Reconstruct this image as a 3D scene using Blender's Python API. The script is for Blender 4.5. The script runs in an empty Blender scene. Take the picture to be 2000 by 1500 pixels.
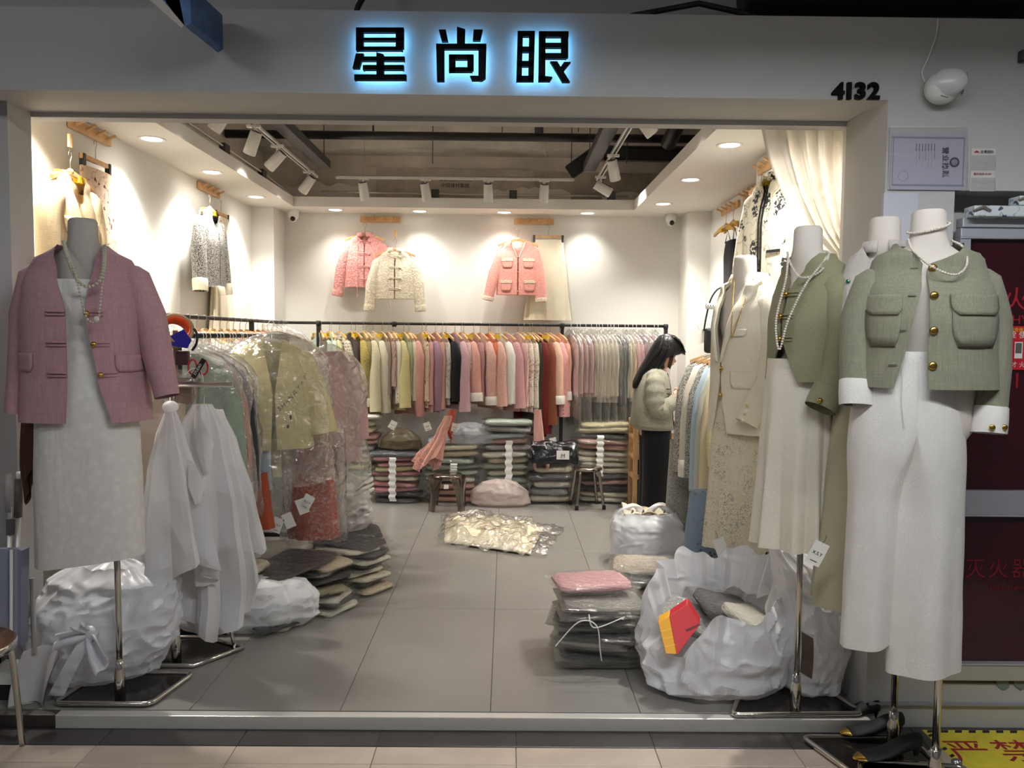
import bpy, math, random
from mathutils import Vector, Matrix, noise
from math import sin, cos, pi, sqrt, radians, atan2
random.seed(7)
scene = bpy.context.scene
C = scene.collection

# ---------------------------------------------------------------- camera
FPX, EYE = 1540.0, 1.5
YAW, PITCH, ROLL = math.atan(12/FPX), math.atan(94/FPX), radians(.55)
CAM = (Matrix.Rotation(-YAW, 3, 'Z') @ Matrix.Rotation(pi/2-PITCH, 3, 'X') @ Matrix.Rotation(ROLL, 3, 'Z'))
cd = bpy.data.cameras.new('camera'); cam = bpy.data.objects.new('camera', cd); C.objects.link(cam)
cd.sensor_width = 36; cd.lens = FPX/2000*36; cd.clip_start = .05; cd.clip_end = 60
cam.matrix_world = Matrix.Translation((0, 0, EYE)) @ CAM.to_4x4()
scene.camera = cam
# survey helpers: a sight line of the photograph cut with a known real plane gives the spot where a thing stands
def ray(x, y): return CAM @ Vector(((x-1000)/FPX, -(y-750)/FPX, -1))
def P(x, y, Y): r = ray(x, y); return Vector((0, 0, EYE)) + r*(Y/r.y)
def FLO(x, y, z=0): r = ray(x, y); return Vector((0, 0, EYE)) + r*((z-EYE)/r.z)
def XP(x, y, X): r = ray(x, y); return Vector((0, 0, EYE)) + r*(X/r.x)

# ---------------------------------------------------------------- world, exposure
w = bpy.data.worlds.new('world'); scene.world = w; w.use_nodes = True
w.node_tree.nodes['Background'].inputs[0].default_value = (.93, .96, 1, 1)
w.node_tree.nodes['Background'].inputs[1].default_value = .07
vs = scene.view_settings
vs.view_transform = 'Standard'; vs.look = 'None'; vs.gamma = 1; vs.use_curve_mapping = False
vs.exposure = 0.0
K_DOWN, K_SPOT, K_TUBE, K_SIGN = 14.0, 3.0, 200.0, 9.0

# ---------------------------------------------------------------- colours and materials
def S(r, g=None, b=None):
    if g is None: r, g, b = r
    f = lambda c: (c/255/12.92) if c/255 <= .04045 else ((c/255+.055)/1.055)**2.4
    return (f(r), f(g), f(b), 1)
MATS = {}
def newmat(name):
    m = bpy.data.materials.new(name); m.use_nodes = True
    nt = m.node_tree; b = nt.nodes['Principled BSDF']
    return m, nt, b
def N(nt, kind, **kw):
    n = nt.nodes.new(kind)
    for k, v in kw.items():
        if isinstance(v, (int, float, tuple, str, bool)) and hasattr(n, k): setattr(n, k, v)
        else: n.inputs[k.replace('_', ' ')].default_value = v
    return n
def mat(name, col, rough=.6, metal=0, bump=0, bscale=40, var=0, vscale=6, spec=.5, coat=0, sheen=0, trans=0, alpha=1):
    if name in MATS: return MATS[name]
    m, nt, b = newmat(name); L = nt.links
    b.inputs['Base Color'].default_value = S(col); b.inputs['Roughness'].default_value = rough
    b.inputs['Metallic'].default_value = metal; b.inputs['Specular IOR Level'].default_value = spec
    b.inputs['Coat Weight'].default_value = coat; b.inputs['Sheen Weight'].default_value = sheen
    b.inputs['Transmission Weight'].default_value = trans; b.inputs['Alpha'].default_value = alpha
    tc = N(nt, 'ShaderNodeTexCoord')
    if var:
        nz = N(nt, 'ShaderNodeTexNoise', Scale=vscale, Detail=4.); L.new(tc.outputs['Object'], nz.inputs['Vector'])
        mr = N(nt, 'ShaderNodeMapRange'); mr.inputs[1].default_value = .3; mr.inputs[2].default_value = .7
        mr.inputs[3].default_value = 1-var; mr.inputs[4].default_value = 1+var*.5
        L.new(nz.outputs[0], mr.inputs[0])
        mx = N(nt, 'ShaderNodeMix', data_type='RGBA', blend_type='MULTIPLY'); mx.inputs[0].default_value = 1
        mx.inputs[6].default_value = S(col); L.new(mr.outputs[0], mx.inputs[7]); L.new(mx.outputs[2], b.inputs['Base Color'])
    if bump:
        nz = N(nt, 'ShaderNodeTexNoise', Scale=bscale, Detail=3.); L.new(tc.outputs['Object'], nz.inputs['Vector'])
        bp = N(nt, 'ShaderNodeBump', Strength=bump, Distance=.01); L.new(nz.outputs[0], bp.inputs['Height']); L.new(bp.outputs[0], b.inputs['Normal'])
    MATS[name] = m; return m
def fabric(name, col, col2=None, kind='plain', sc=1.0, rough=.85, bump=.25):
    """cloth: plain / tweed / plaid / floral / toile / stripe / lace, all in object space"""
    if name in MATS: return MATS[name]
    m, nt, b = newmat(name); L = nt.links
    b.inputs['Roughness'].default_value = rough; b.inputs['Sheen Weight'].default_value = .12; b.inputs['Specular IOR Level'].default_value = .25
    tc = N(nt, 'ShaderNodeTexCoord'); V = tc.outputs['Object']
    col2 = col2 or tuple(int(c*.95) for c in col)
    def noi(s, d=3.): n = N(nt, 'ShaderNodeTexNoise', Scale=s*sc, Detail=d); L.new(V, n.inputs['Vector']); return n
    def ramp(src, a, c): r = N(nt, 'ShaderNodeMapRange'); r.inputs[1].default_value = a; r.inputs[2].default_value = c; L.new(src, r.inputs[0]); return r.outputs[0]
    def mix(f, A, B, t='MIX'):
        x = N(nt, 'ShaderNodeMix', data_type='RGBA', blend_type=t)
        if isinstance(f, float): x.inputs[0].default_value = f
        else: L.new(f, x.inputs[0])
        for i, q in ((6, A), (7, B)):
            if isinstance(q, tuple): x.inputs[i].default_value = q
            else: L.new(q, x.inputs[i])
        return x.outputs[2]
    a, c = S(col), S(col2)
    hsrc = noi(260, 2.).outputs[0]; bs = bump
    if kind == 'plain':
        out = mix(ramp(noi(9).outputs[0], .35, .7), a, tuple(x*.88 for x in a[:3])+(1,)); out = mix(ramp(noi(230, 1.).outputs[0], .4, .62), out, c)
    elif kind == 'linen':
        w1 = N(nt, 'ShaderNodeMapping'); w1.inputs['Scale'].default_value = (260, 260, 14); L.new(V, w1.inputs[0])
        n1 = N(nt, 'ShaderNodeTexNoise', Scale=1., Detail=2.); L.new(w1.outputs[0], n1.inputs['Vector'])
        w2 = N(nt, 'ShaderNodeMapping'); w2.inputs['Scale'].default_value = (14, 14, 260); L.new(V, w2.inputs[0])
        n2 = N(nt, 'ShaderNodeTexNoise', Scale=1., Detail=2.); L.new(w2.outputs[0], n2.inputs['Vector'])
        out = mix(ramp(n1.outputs[0], .35, .7), a, c); out = mix(ramp(n2.outputs[0], .4, .75), out, tuple(x*.8 for x in a[:3])+(1,))
    elif kind == 'tweed':
        out = mix(ramp(noi(150, 2.).outputs[0], .46, .56), a, c); hsrc = noi(150, 2.).outputs[0]; bs = .6
    elif kind == 'lace':
        v = N(nt, 'ShaderNodeTexVoronoi', Scale=55*sc, feature='F1'); L.new(V, v.inputs['Vector'])
        out = mix(ramp(v.outputs[0], .25, .5), a, c); hsrc = v.outputs[0]; bs = .8 if sc >= 1 else bump
    elif kind in ('floral', 'toile'):
        n = noi(3.4 if kind == 'floral' else 3.0, 1.); v = N(nt, 'ShaderNodeTexVoronoi', Scale=(17. if kind == 'floral' else 9.)*sc, feature='F1')
        dv = N(nt, 'ShaderNodeTexNoise', Scale=22*sc, Detail=4.); L.new(V, dv.inputs['Vector'])
        ad = N(nt, 'ShaderNodeVectorMath', operation='MULTIPLY_ADD'); L.new(dv.outputs[1], ad.inputs[0]); ad.inputs[1].default_value = (.09/sc,)*3; L.new(V, ad.inputs[2])
        L.new(ad.outputs[0], v.inputs['Vector'])
        th = .27 if kind == 'floral' else .36
        sp = ramp(v.outputs[0], th, th-.03)
        if kind == 'toile':
            nn = ramp(noi(60, 3.).outputs[0], .42, .5); mm = N(nt, 'ShaderNodeMath', operation='MULTIPLY'); L.new(sp, mm.inputs[0]); L.new(nn, mm.inputs[1]); sp = mm.outputs[0]
        out = mix(sp, a, c)
        n3 = noi(13, 2.); r3 = N(nt, 'ShaderNodeValToRGB'); e = r3.color_ramp.elements
        e[0].position = .478; e[0].color = (0, 0, 0, 1); e[1].position = .5; e[1].color = (.6, .6, .6, 1); q = e.new(.52); q.color = (0, 0, 0, 1)
        L.new(n3.outputs[0], r3.inputs[0]); out = mix(r3.outputs[0], out, c)
    elif kind == 'ditsy':
        v = N(nt, 'ShaderNodeTexVoronoi', Scale=70*sc, feature='F1'); L.new(V, v.inputs['Vector'])
        out = mix(ramp(v.outputs[0], .5, .2), a, c)
        h = N(nt, 'ShaderNodeHueSaturation'); h.inputs['Saturation'].default_value = .55; h.inputs['Value'].default_value = .75; L.new(v.outputs['Color'], h.inputs['Color'])
        out = mix(ramp(noi(30, 2.).outputs[0], .56, .66), out, mix(.55, h.outputs[0], c))
        out = mix(ramp(noi(5, 2.).outputs[0], .4, .65), out, a)
    elif kind in ('plaid', 'stripe'):
        out = a
        for ax in ((0, 1, 2) if kind == 'plaid' else (0,)):
            wv = N(nt, 'ShaderNodeTexWave', Scale=(11. if kind == 'plaid' else 26.)*sc, Distortion=.6, bands_direction='XYZ'[ax]); L.new(V, wv.inputs['Vector'])
            out = mix(ramp(wv.outputs[1], .8, .9), out, c)
            w2 = N(nt, 'ShaderNodeTexWave', Scale=31*sc, Distortion=.5, bands_direction='XYZ'[ax]); L.new(V, w2.inputs['Vector'])
            out = mix(ramp(w2.outputs[1], .88, .96), out, tuple(x*.45 for x in a[:3])+(1,))
    L.new(out, b.inputs['Base Color'])
    bp = N(nt, 'ShaderNodeBump', Strength=bs, Distance=.004); L.new(hsrc, bp.inputs['Height'])
    pk = name.startswith('pack_'); mp = N(nt, 'ShaderNodeMapping'); mp.inputs['Scale'].default_value = (9, 9, 9) if pk else (15, 15, 3.2); L.new(V, mp.inputs[0])
    cr = N(nt, 'ShaderNodeTexNoise', Scale=1., Detail=2., Distortion=.5); L.new(mp.outputs[0], cr.inputs['Vector'])
    b2 = N(nt, 'ShaderNodeBump', Strength=.5 if pk else .2, Distance=.06 if pk else .035); L.new(cr.outputs[0], b2.inputs['Height']); L.new(bp.outputs[0], b2.inputs['Normal']); L.new(b2.outputs[0], b.inputs['Normal'])
    MATS[name] = m; return m
def film(name, tint=(255, 255, 255), gloss=.12, haze=.10, rough=.18, bscale=30., bump=.5):
    """clear crinkled packaging film: see-through, a little haze, sharp crinkle glints"""
    if name in MATS: return MATS[name]
    m = bpy.data.materials.new(name); m.use_nodes = True; nt = m.node_tree; L = nt.links; nt.nodes.clear()
    o = N(nt, 'ShaderNodeOutputMaterial'); tr = N(nt, 'ShaderNodeBsdfTransparent'); tr.inputs[0].default_value = S(tint)
    gl = N(nt, 'ShaderNodeBsdfGlossy', Roughness=rough); df = N(nt, 'ShaderNodeBsdfTranslucent'); df2 = N(nt, 'ShaderNodeBsdfDiffuse')
    for q in (df, df2): q.inputs[0].default_value = S(tint)
    tc = N(nt, 'ShaderNodeTexCoord'); nz = N(nt, 'ShaderNodeTexNoise', Scale=bscale, Detail=3., Distortion=1.2); L.new(tc.outputs['Object'], nz.inputs['Vector'])
    bp = N(nt, 'ShaderNodeBump', Strength=bump, Distance=.02); L.new(nz.outputs[0], bp.inputs['Height'])
    for q in (gl, df2): L.new(bp.outputs[0], q.inputs['Normal'])
    a = N(nt, 'ShaderNodeMixShader'); a.inputs[0].default_value = .5; L.new(df.outputs[0], a.inputs[1]); L.new(df2.outputs[0], a.inputs[2])
    b = N(nt, 'ShaderNodeMixShader'); b.inputs[0].default_value = haze; L.new(tr.outputs[0], b.inputs[1]); L.new(a.outputs[0], b.inputs[2])
    lw = N(nt, 'ShaderNodeLayerWeight', Blend=.35); L.new(bp.outputs[0], lw.inputs['Normal'])
    mr = N(nt, 'ShaderNodeMapRange'); mr.inputs[3].default_value = gloss*.4; mr.inputs[4].default_value = min(1, gloss*4); L.new(lw.outputs['Facing'], mr.inputs[0])
    c = N(nt, 'ShaderNodeMixShader'); L.new(mr.outputs[0], c.inputs[0]); L.new(b.outputs[0], c.inputs[1]); L.new(gl.outputs[0], c.inputs[2])
    L.new(c.outputs[0], o.inputs[0]); MATS[name] = m; return m
def emit(name, col, k):
    if name in MATS: return MATS[name]
    m = bpy.data.materials.new(name); m.use_nodes = True; nt = m.node_tree; nt.nodes.clear()
    o = N(nt, 'ShaderNodeOutputMaterial'); e = N(nt, 'ShaderNodeEmission', Strength=k); e.inputs[0].default_value = col
    nt.links.new(e.outputs[0], o.inputs[0]); MATS[name] = m; return m

# ---------------------------------------------------------------- mesh building
class MB:
    def __init__(s): s.v = []; s.f = []
    def add(s, vs, fs):
        o = len(s.v); s.v += [tuple(v) for v in vs]; s.f += [tuple(i+o for i in f) for f in fs]; return s
    def box(s, a, b):
        x0, y0, z0 = a; x1, y1, z1 = b
        return s.add([(x0, y0, z0), (x1, y0, z0), (x1, y1, z0), (x0, y1, z0), (x0, y0, z1), (x1, y0, z1), (x1, y1, z1), (x0, y1, z1)],
                     [(3, 2, 1, 0), (4, 5, 6, 7), (0, 1, 5, 4), (1, 2, 6, 5), (2, 3, 7, 6), (3, 0, 4, 7)])
    def obox(s, c, ax, ay, az):
        c, ax, ay, az = Vector(c), Vector(ax), Vector(ay), Vector(az)
        vs = [c+ax*i+ay*j+az*k for k in (-1, 1) for i, j in ((-1, -1), (1, -1), (1, 1), (-1, 1))]
        return s.add(vs, [(3, 2, 1, 0), (4, 5, 6, 7), (0, 1, 5, 4), (1, 2, 6, 5), (2, 3, 7, 6), (3, 0, 4, 7)])
    def loft(s, rings, closed=True, c0=False, c1=False):
        n = len(rings[0]); o = len(s.v)
        for r in rings: s.v += [tuple(p) for p in r]
        for i in range(len(rings)-1):
            for j in range(n if closed else n-1):
                k = (j+1) % n; s.f.append((o+i*n+j, o+i*n+k, o+(i+1)*n+k, o+(i+1)*n+j))
        if c0: s.f.append(tuple(o+j for j in range(n))[::-1])
        if c1: s.f.append(tuple(o+(len(rings)-1)*n+j for j in range(n)))
        return s
    def tube(s, path, r, n=8, caps=True, flat=1):
        path = [Vector(p) for p in path]; R = r if isinstance(r, (list, tuple)) else [r]*len(path); rings = []; up = None
        for i, p in enumerate(path):
            t = (path[min(i+1, len(path)-1)]-path[max(i-1, 0)]).normalized()
            if up is None: up = Vector((0, 0, 1)) if abs(t.z) < .9 else Vector((1, 0, 0))
            a = t.cross(up); a = a.normalized() if a.length > 1e-5 else t.orthogonal().normalized(); b = a.cross(t).normalized(); up = b
            rings.append([p+(a*cos(2*pi*k/n)+b*sin(2*pi*k/n)*flat)*R[i] for k in range(n)])
        return s.loft(rings, True, caps, caps)
    def lathe(s, prof, n=16, c=(0, 0, 0), caps=True):
        return s.loft([[(c[0]+r*cos(2*pi*k/n), c[1]+r*sin(2*pi*k/n), c[2]+z) for k in range(n)] for r, z in prof], True, caps, caps)
    def prism(s, pts, d):
        n = len(pts); d = Vector(d); pts = [Vector(p) for p in pts]
        return s.add(pts+[p+d for p in pts], [tuple(range(n))[::-1], tuple(range(n, 2*n))]+[(i, (i+1) % n, n+(i+1) % n, n+i) for i in range(n)])
    def ball(s, c, r, n=8, m=6, sq=(1, 1, 1)):
        rings = [[(c[0]+r*sq[0]*sin(pi*i/m)*cos(2*pi*k/n), c[1]+r*sq[1]*sin(pi*i/m)*sin(2*pi*k/n), c[2]-r*sq[2]*cos(pi*i/m)) for k in range(n)] for i in range(1, m)]
        return s.loft(rings, True, True, True)
    def grid(s, fn, nu, nv):
        o = len(s.v)
        for j in range(nv+1):
            for i in range(nu+1): s.v.append(tuple(fn(i/nu, j/nv)))
        for j in range(nv):
            for i in range(nu): a = o+j*(nu+1)+i; s.f.append((a, a+1, a+nu+2, a+nu+1))
        return s
    def mesh(s, name, m, smooth=False, off=None):
        me = bpy.data.meshes.new(name)
        v = s.v if off is None else [(p[0]-off[0], p[1]-off[1], p[2]-off[2]) for p in s.v]
        me.from_pydata(v, [], s.f); me.materials.append(m); me.validate(); me.update()
        import bmesh
        bm = bmesh.new(); bm.from_mesh(me); bmesh.ops.recalc_face_normals(bm, faces=bm.faces); bm.to_mesh(me); bm.free()
        if smooth: me.shade_smooth()
        return me
    def build(s, name, m, parent=None, smooth=False, world=False, solid=0, bevel=0, sub=0, auto=False):
        off = parent.location if (world and parent is not None) else None
        return obj(name, s.mesh(name, m, smooth, off), parent, solid, bevel, sub, auto)
def obj(name, me, parent=None, solid=0, bevel=0, sub=0, auto=False):
    o = bpy.data.objects.new(name, me); C.objects.link(o); o.parent = parent
    if auto: me.shade_smooth(); me.set_sharp_from_angle(angle=radians(auto))
    if solid: q = o.modifiers.new('thickness', 'SOLIDIFY'); q.thickness = solid; q.offset = 0; q.use_rim = name.startswith(('pocket', 'lapel', 'collar', 'stand')) or not (solid <= .0061 and me.polygons and me.polygons[0].use_smooth)
    if bevel: q = o.modifiers.new('bevel', 'BEVEL'); q.width = bevel; q.segments = 2; q.limit_method = 'ANGLE'
    if sub: q = o.modifiers.new('smooth', 'SUBSURF'); q.levels = sub; q.render_levels = sub
    return o
def tag(o, label, cat, group=None):
    o['label'] = label; o['category'] = cat
    if group: o['group'] = group
    return o
def thing(name, label, cat, loc=(0, 0, 0), group=None, rz=0):
    o = bpy.data.objects.new(name, None); C.objects.link(o); o.empty_display_size = .1
    o.location = loc; o.rotation_euler = (0, 0, rz); return tag(o, label, cat, group)
def struct(o): o['kind'] = 'structure'; return o
KIDS = {}
def dup(root, loc, rz=0, label=None, group=None, mats=None, scale=None):
    def cp(o, par):
        c = o.copy(); C.objects.link(c); c.parent = par
        for ch in [x for x in ALLCH(o)]: cp(ch, c)
        return c
    r = cp(root, None); r.location = loc; r.rotation_euler = (0, 0, rz)
    if scale: r.scale = scale
    if label: r['label'] = label
    if group: r['group'] = group
    return r
def ALLCH(o): return list(o.children)
def text(s, size, m, name, parent=None, loc=(0, 0, 0), rot=(pi/2, 0, 0), ext=.0006, align='CENTER', bold=0, sx=1):
    cu = bpy.data.curves.new(name, 'FONT'); cu.body = s; cu.size = size; cu.extrude = ext; cu.align_x = align; cu.align_y = 'CENTER'; cu.offset = bold; cu.resolution_u = 3
    t = bpy.data.objects.new(name, cu); C.objects.link(t)
    dg = bpy.context.evaluated_depsgraph_get(); me = bpy.data.meshes.new_from_object(t.evaluated_get(dg)); bpy.data.objects.remove(t); bpy.data.curves.remove(cu)
    me.materials.clear(); me.materials.append(m); me.name = name
    o = bpy.data.objects.new(name, me); C.objects.link(o); o.parent = parent; o.location = loc; o.rotation_euler = rot; o.scale = (sx, 1, 1); return o
ORD = ['zeroth', 'first', 'second', 'third', 'fourth', 'fifth', 'sixth', 'seventh', 'eighth', 'ninth', 'tenth', 'eleventh', 'twelfth', 'thirteenth', 'fourteenth', 'fifteenth', 'sixteenth', 'seventeenth', 'eighteenth', 'nineteenth']
def ordinal(n):
    if n < 20: return ORD[n]
    t = ['', '', 'twent', 'thirt', 'fort', 'fift', 'sixt', 'sevent', 'eight'][n//10]
    return t+'ieth' if n % 10 == 0 else t+'y-'+ORD[n % 10]
def nz3(x, y, z, s=1., k=0): return noise.noise(Vector((x*s+k*7.3, y*s-k*3.1, z*s+k*1.7)))

# ---------------------------------------------------------------- shared materials
WHITE = mat('white_wall_paint', (226, 224, 217), .75, bump=.03, bscale=60)
CEILM = mat('white_ceiling_paint', (224, 220, 212), .8)
FASC = mat('white_fascia_paint', (186, 185, 182), .7, bump=.04, bscale=50)
STEEL = mat('brushed_steel', (196, 194, 188), .34, .75, bump=.05, bscale=90)
CHROME = mat('chrome', (215, 212, 205), .14, 1)
BLACKM = mat('black_metal', (22, 22, 23), .5)
DARKM = mat('dark_grey_metal', (52, 52, 54), .5)
GREYCON = mat('grey_concrete', (214, 208, 199), .9, bump=.2, bscale=25, var=.35, vscale=3)
WOOD = mat('beech_wood', (212, 168, 116), .5, var=.2, vscale=14)
WHITEPL = mat('white_plastic', (232, 231, 227), .4)
DARKLENS = mat('black_glass', (8, 8, 10), .08)
GOLD = mat('gold_metal', (205, 168, 88), .25, 1)
LINEN_BODY = mat('mannequin_cloth', (222, 214, 203), .85, bump=.12, bscale=220)
PEARL = mat('pearl', (226, 218, 204), .22, coat=.6)
INK = mat('black_print', (28, 27, 27), .6)
CARD = mat('white_card', (236, 233, 224), .6)

# ---------------------------------------------------------------- the setting
XL, XR, YF, YB, ZC = -2.34, 1.87, 3.05, 7.65, 2.655
def tiles(name, base_m, tile_m, xs, ys, ztop, th=.012, gap=.0028, under=.1):
    fl = struct(MB().box((xs[0], ys[0], ztop-under), (xs[-1], ys[-1], ztop-.004)).build(name, base_m))
    cache = {}
    for i in range(len(xs)-1):
        for j in range(len(ys)-1):
            wx, wy = round(xs[i+1]-xs[i]-gap, 4), round(ys[j+1]-ys[j]-gap, 4)
            if (wx, wy) not in cache:
                m0 = MB(); e = .0015
                m0.loft([[(-wx/2, -wy/2, -th), (wx/2, -wy/2, -th), (wx/2, wy/2, -th), (-wx/2, wy/2, -th)], [(-wx/2, -wy/2, -e), (wx/2, -wy/2, -e), (wx/2, wy/2, -e), (-wx/2, wy/2, -e)],
                         [(-wx/2+e, -wy/2+e, 0), (wx/2-e, -wy/2+e, 0), (wx/2-e, wy/2-e, 0), (-wx/2+e, wy/2-e, 0)]], True, True, True)
                cache[(wx, wy)] = m0.mesh('floor_tile', tile_m)
            t = obj('floor_tile', cache[(wx, wy)], fl); t.location = ((xs[i]+xs[i+1])/2, (ys[j]+ys[j+1])/2, ztop)
    return fl
GROUT = mat('dark_grout', (100, 97, 93), .9)
TILEM = mat('grey_floor_tile', (134, 131, 126), .3, bump=.012, bscale=5, var=.07, vscale=3, spec=.5)
tiles('floor', GROUT, TILEM, [XL, -1.85, -1.25, -.65, -.05, .55, 1.15, 1.75, XR], [YF+.016, 4.25, 5.45, 6.65, YB], 0)
for nm, ys, cm in (('floor_dark_border', [2.89, 3.06], mat('dark_border_tile', (66, 62, 60), .3, var=.15)), ('floor_corridor', [1.2, 1.95, 2.765, 2.886], mat('beige_corridor_tile', (196, 180, 164), .3, var=.12, bump=.03, bscale=12))):
    tiles(nm, GROUT, cm, [-3.1+.525*i for i in range(13)], ys, -.05, under=.05)
th = struct(MB().box((-1.75, 3.008, -.05), (1.45, 3.052, .004)).build('trim_1', mat('threshold_steel', (214, 212, 206), .3, .35, bump=.05, bscale=90), bevel=.003))
struct(MB().box((-2.6, 3.012, -.05), (-1.753, 3.052, .003)).build('trim_2', mat('dull_steel', (120, 116, 112), .4, 1), bevel=.003))
# walls
struct(MB().box((XL-.12, 3.43, 0), (XL, YB, 3.45)).build('wall_left', WHITE))
struct(MB().box((XR, 3.43, 0), (XR+.12, YB, 3.45)).build('wall_right', WHITE))
struct(MB().box((XL-.12, YB, 0), (XR+.12, YB+.12, 3.45)).build('wall_back', WHITE))
struct(MB().box((XL, 7.3, 0), (-2.135, YB, ZC)).build('wall_back_left_column', WHITE))
struct(MB().box((1.665, 7.3, 0), (XR, YB, ZC)).build('wall_back_right_column', WHITE))
struct(MB().box((1.62, 3.43, 0), (XR, 5.2, ZC)).build('wall_right_pier', WHITE))
# shop front: lintel with shutter slot, left jamb, right wall (with a recess for the fire cabinet)
front = MB(); front.box((-3.2, 3.06, 2.412), (1.45, 3.2, 2.72)); struct(front.build('wall_front_lintel', FASC))
struct(MB().box((-3.2, 3.222, 2.43), (1.45, 3.43, 2.72)).build('wall_front_lintel_inner', FASC))
struct(MB().box((-3.2, 3.2, 2.445), (1.45, 3.222, 2.72)).build('trim_3', DARKM))
struct(MB().box((-3.2, 3.43, 2.41), (XR, 3.5, 3.45)).build('wall_front_upper', FASC))
struct(MB().box((-3.2, 3.27, -.05), (-2.03, 3.43, 2.43)).build('wall_front_left', FASC))
struct(MB().box((-2.13, 3.225, -.05), (-2.122, 3.27, 2.43)).build('trim_4', BLACKM))
struct(MB().box((-3.2, 3.225, -.05), (-2.13, 3.27, 2.43)).build('trim_5', FASC))
rw = MB(); rw.box((1.45, 3.06, -.05), (1.72, 3.43, 2.72)); rw.box((1.72, 3.06, 2.075), (3.3, 3.43, 2.72)); rw.box((1.72, 3.06, -.05), (3.3, 3.43, .13)); rw.box((1.72, 3.2, .13), (3.3, 3.43, 2.075))
struct(rw.build('wall_front_right', FASC))
for a, b in (((1.45, 3.43, 0), (1.62, 3.46, ZC)),): struct(MB().box(a, b).build('wall_front_right_return', WHITE))
# lowered ceiling ring and the open void above it
OX0, OX1, OY0, OY1 = -1.945, 1.155, 3.75, 7.26
cz = ZC+.09
struct(MB().box((XL, 3.5, ZC), (OX0, YB, cz)).build('ceiling_left', CEILM))
struct(MB().box((OX1, 3.5, ZC), (XR, YB, cz)).build('ceiling_right', CEILM))
struct(MB().box((OX0, OY1, ZC), (OX1, YB, cz)).build('ceiling_back', CEILM))
struct(MB().box((OX0, 3.5, ZC), (OX1, OY0, cz)).build('ceiling_front', CEILM))
struct(MB().box((-4.5, -1.5, 3.45), (4.5, YB+.12, 3.6)).build('ceiling_slab', GREYCON))
DK = mat('dark_plenum_paint', (224, 215, 203), .9, var=.35, vscale=1.6, bump=.1, bscale=20)
struct(MB().box((XL, YB-.02, cz+.002), (XR, YB-.002, 3.45)).build('wall_plenum_back', DK))
struct(MB().box((XL+.002, 3.5, cz+.002), (XL+.02, YB-.02, 3.45)).build('wall_plenum_left', DK))
struct(MB().box((XR-.02, 3.5, cz+.002), (XR-.002, YB-.02, 3.45)).build('wall_plenum_right', DK))
# corridor shell behind the camera
CORW = mat('corridor_wall_paint', (150, 148, 146), .8)
struct(MB().box((-4.5, -1.6, -.05), (4.5, -1.5, 3.45)).build('wall_corridor_opposite', CORW))
# ---------------------------------------------------------------- lights of the shop
WARM = (1.0, .955, .88)
LENS = emit('downlight_lens', (1, .95, .86, 1), 7.0)
def light(kind, name, parent, loc, power, col, **kw):
    d = bpy.data.lights.new(name, kind); d.energy = power; d.color = col
    for k, v in kw.items(): setattr(d, k, v)
    o = bpy.data.objects.new(name, d); C.objects.link(o); o.parent = parent; o.location = loc; return o
ring = MB().lathe([(.058, .0), (.066, -.004), (.074, -.006), (.08, -.003), (.08, .0)], 24, caps=False).mesh('trim_ring', WHITEPL, True)
lens = MB().lathe([(.058, -.002), (.02, -.004), (.002, -.0045)], 24).mesh('lens', LENS, True)
side = {'left': 'along the left wall', 'back': 'along the back wall', 'right': 'along the right wall'}
for s, i, n, x, y in [('left', 1, 4, -2.13, 3.85), ('left', 2, 4, -2.13, 4.81), ('left', 3, 4, -2.13, 5.77), ('left', 4, 4, -2.13, 6.78)] + \
        [('back', 1, 4, -1.6, 7.43), ('back', 2, 4, -.82, 7.46), ('back', 3, 4, -.03, 7.47), ('back', 4, 4, .75, 7.47)] + \
        [('right', 1, 4, 1.33, 3.85), ('right', 2, 4, 1.33, 4.8), ('right', 3, 4, 1.34, 5.85), ('right', 4, 4, 1.35, 6.91)]:  # first lamp of each side row is unseen, added for its light
    lab = 'round recessed downlight %s, %s from the %s' % (side[s], ORD[i], 'left' if s == 'back' else 'shop front')
    t = thing('downlight', lab, 'downlight', (x, y, ZC), 'recessed downlights')
    obj('trim_ring', ring, t); obj('lens', lens, t)
    light('SPOT', 'downlight_lamp', t, (0, 0, -.02), K_DOWN*(2.2 if s == 'back' else 11), WARM, spot_size=radians(112), spot_blend=1.0, shadow_soft_size=.05)
# spot track
ZT = 2.87
TRK = MATS.setdefault('track_white', mat('track_white', (214, 212, 207), .45))
def track(a, b, label):
    t = thing('lighting_track', label, 'track', a); a = Vector(a); b = Vector(b); d = (b-a); m = d/2
    u = d.normalized(); q = u.cross(Vector((0, 0, 1)))
    r = MB(); r.obox(m+q*.014, d/2, q*.004, Vector((0, 0, .012))); r.obox(m-q*.014, d/2, q*.004, Vector((0, 0, .012))); r.obox(m+Vector((0, 0, .01)), d/2, q*.018, Vector((0, 0, .003))); r.build('rail', TRK, t)
    MB().obox(m, d/2*.995, q*.009, Vector((0, 0, .006))).build('groove', BLACKM, t)
    for f in (.12, .88): p_ = d*f; MB().tube([p_+Vector((0, 0, .012)), p_+Vector((0, 0, 3.45-a.z))], .003, 6).build('hanging_rod', STEEL, t)
track((-1.67, 4.2, ZT), (-1.67, 6.98, ZT), 'white spotlight track running along the left of the open ceiling')
track((-1.5, 6.99, ZT), (.58, 6.99, ZT), 'white spotlight track running across the back of the open ceiling')
track((.79, 4.2, ZT), (.79, 6.98, ZT), 'white spotlight track running along the right of the open ceiling')
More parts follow.
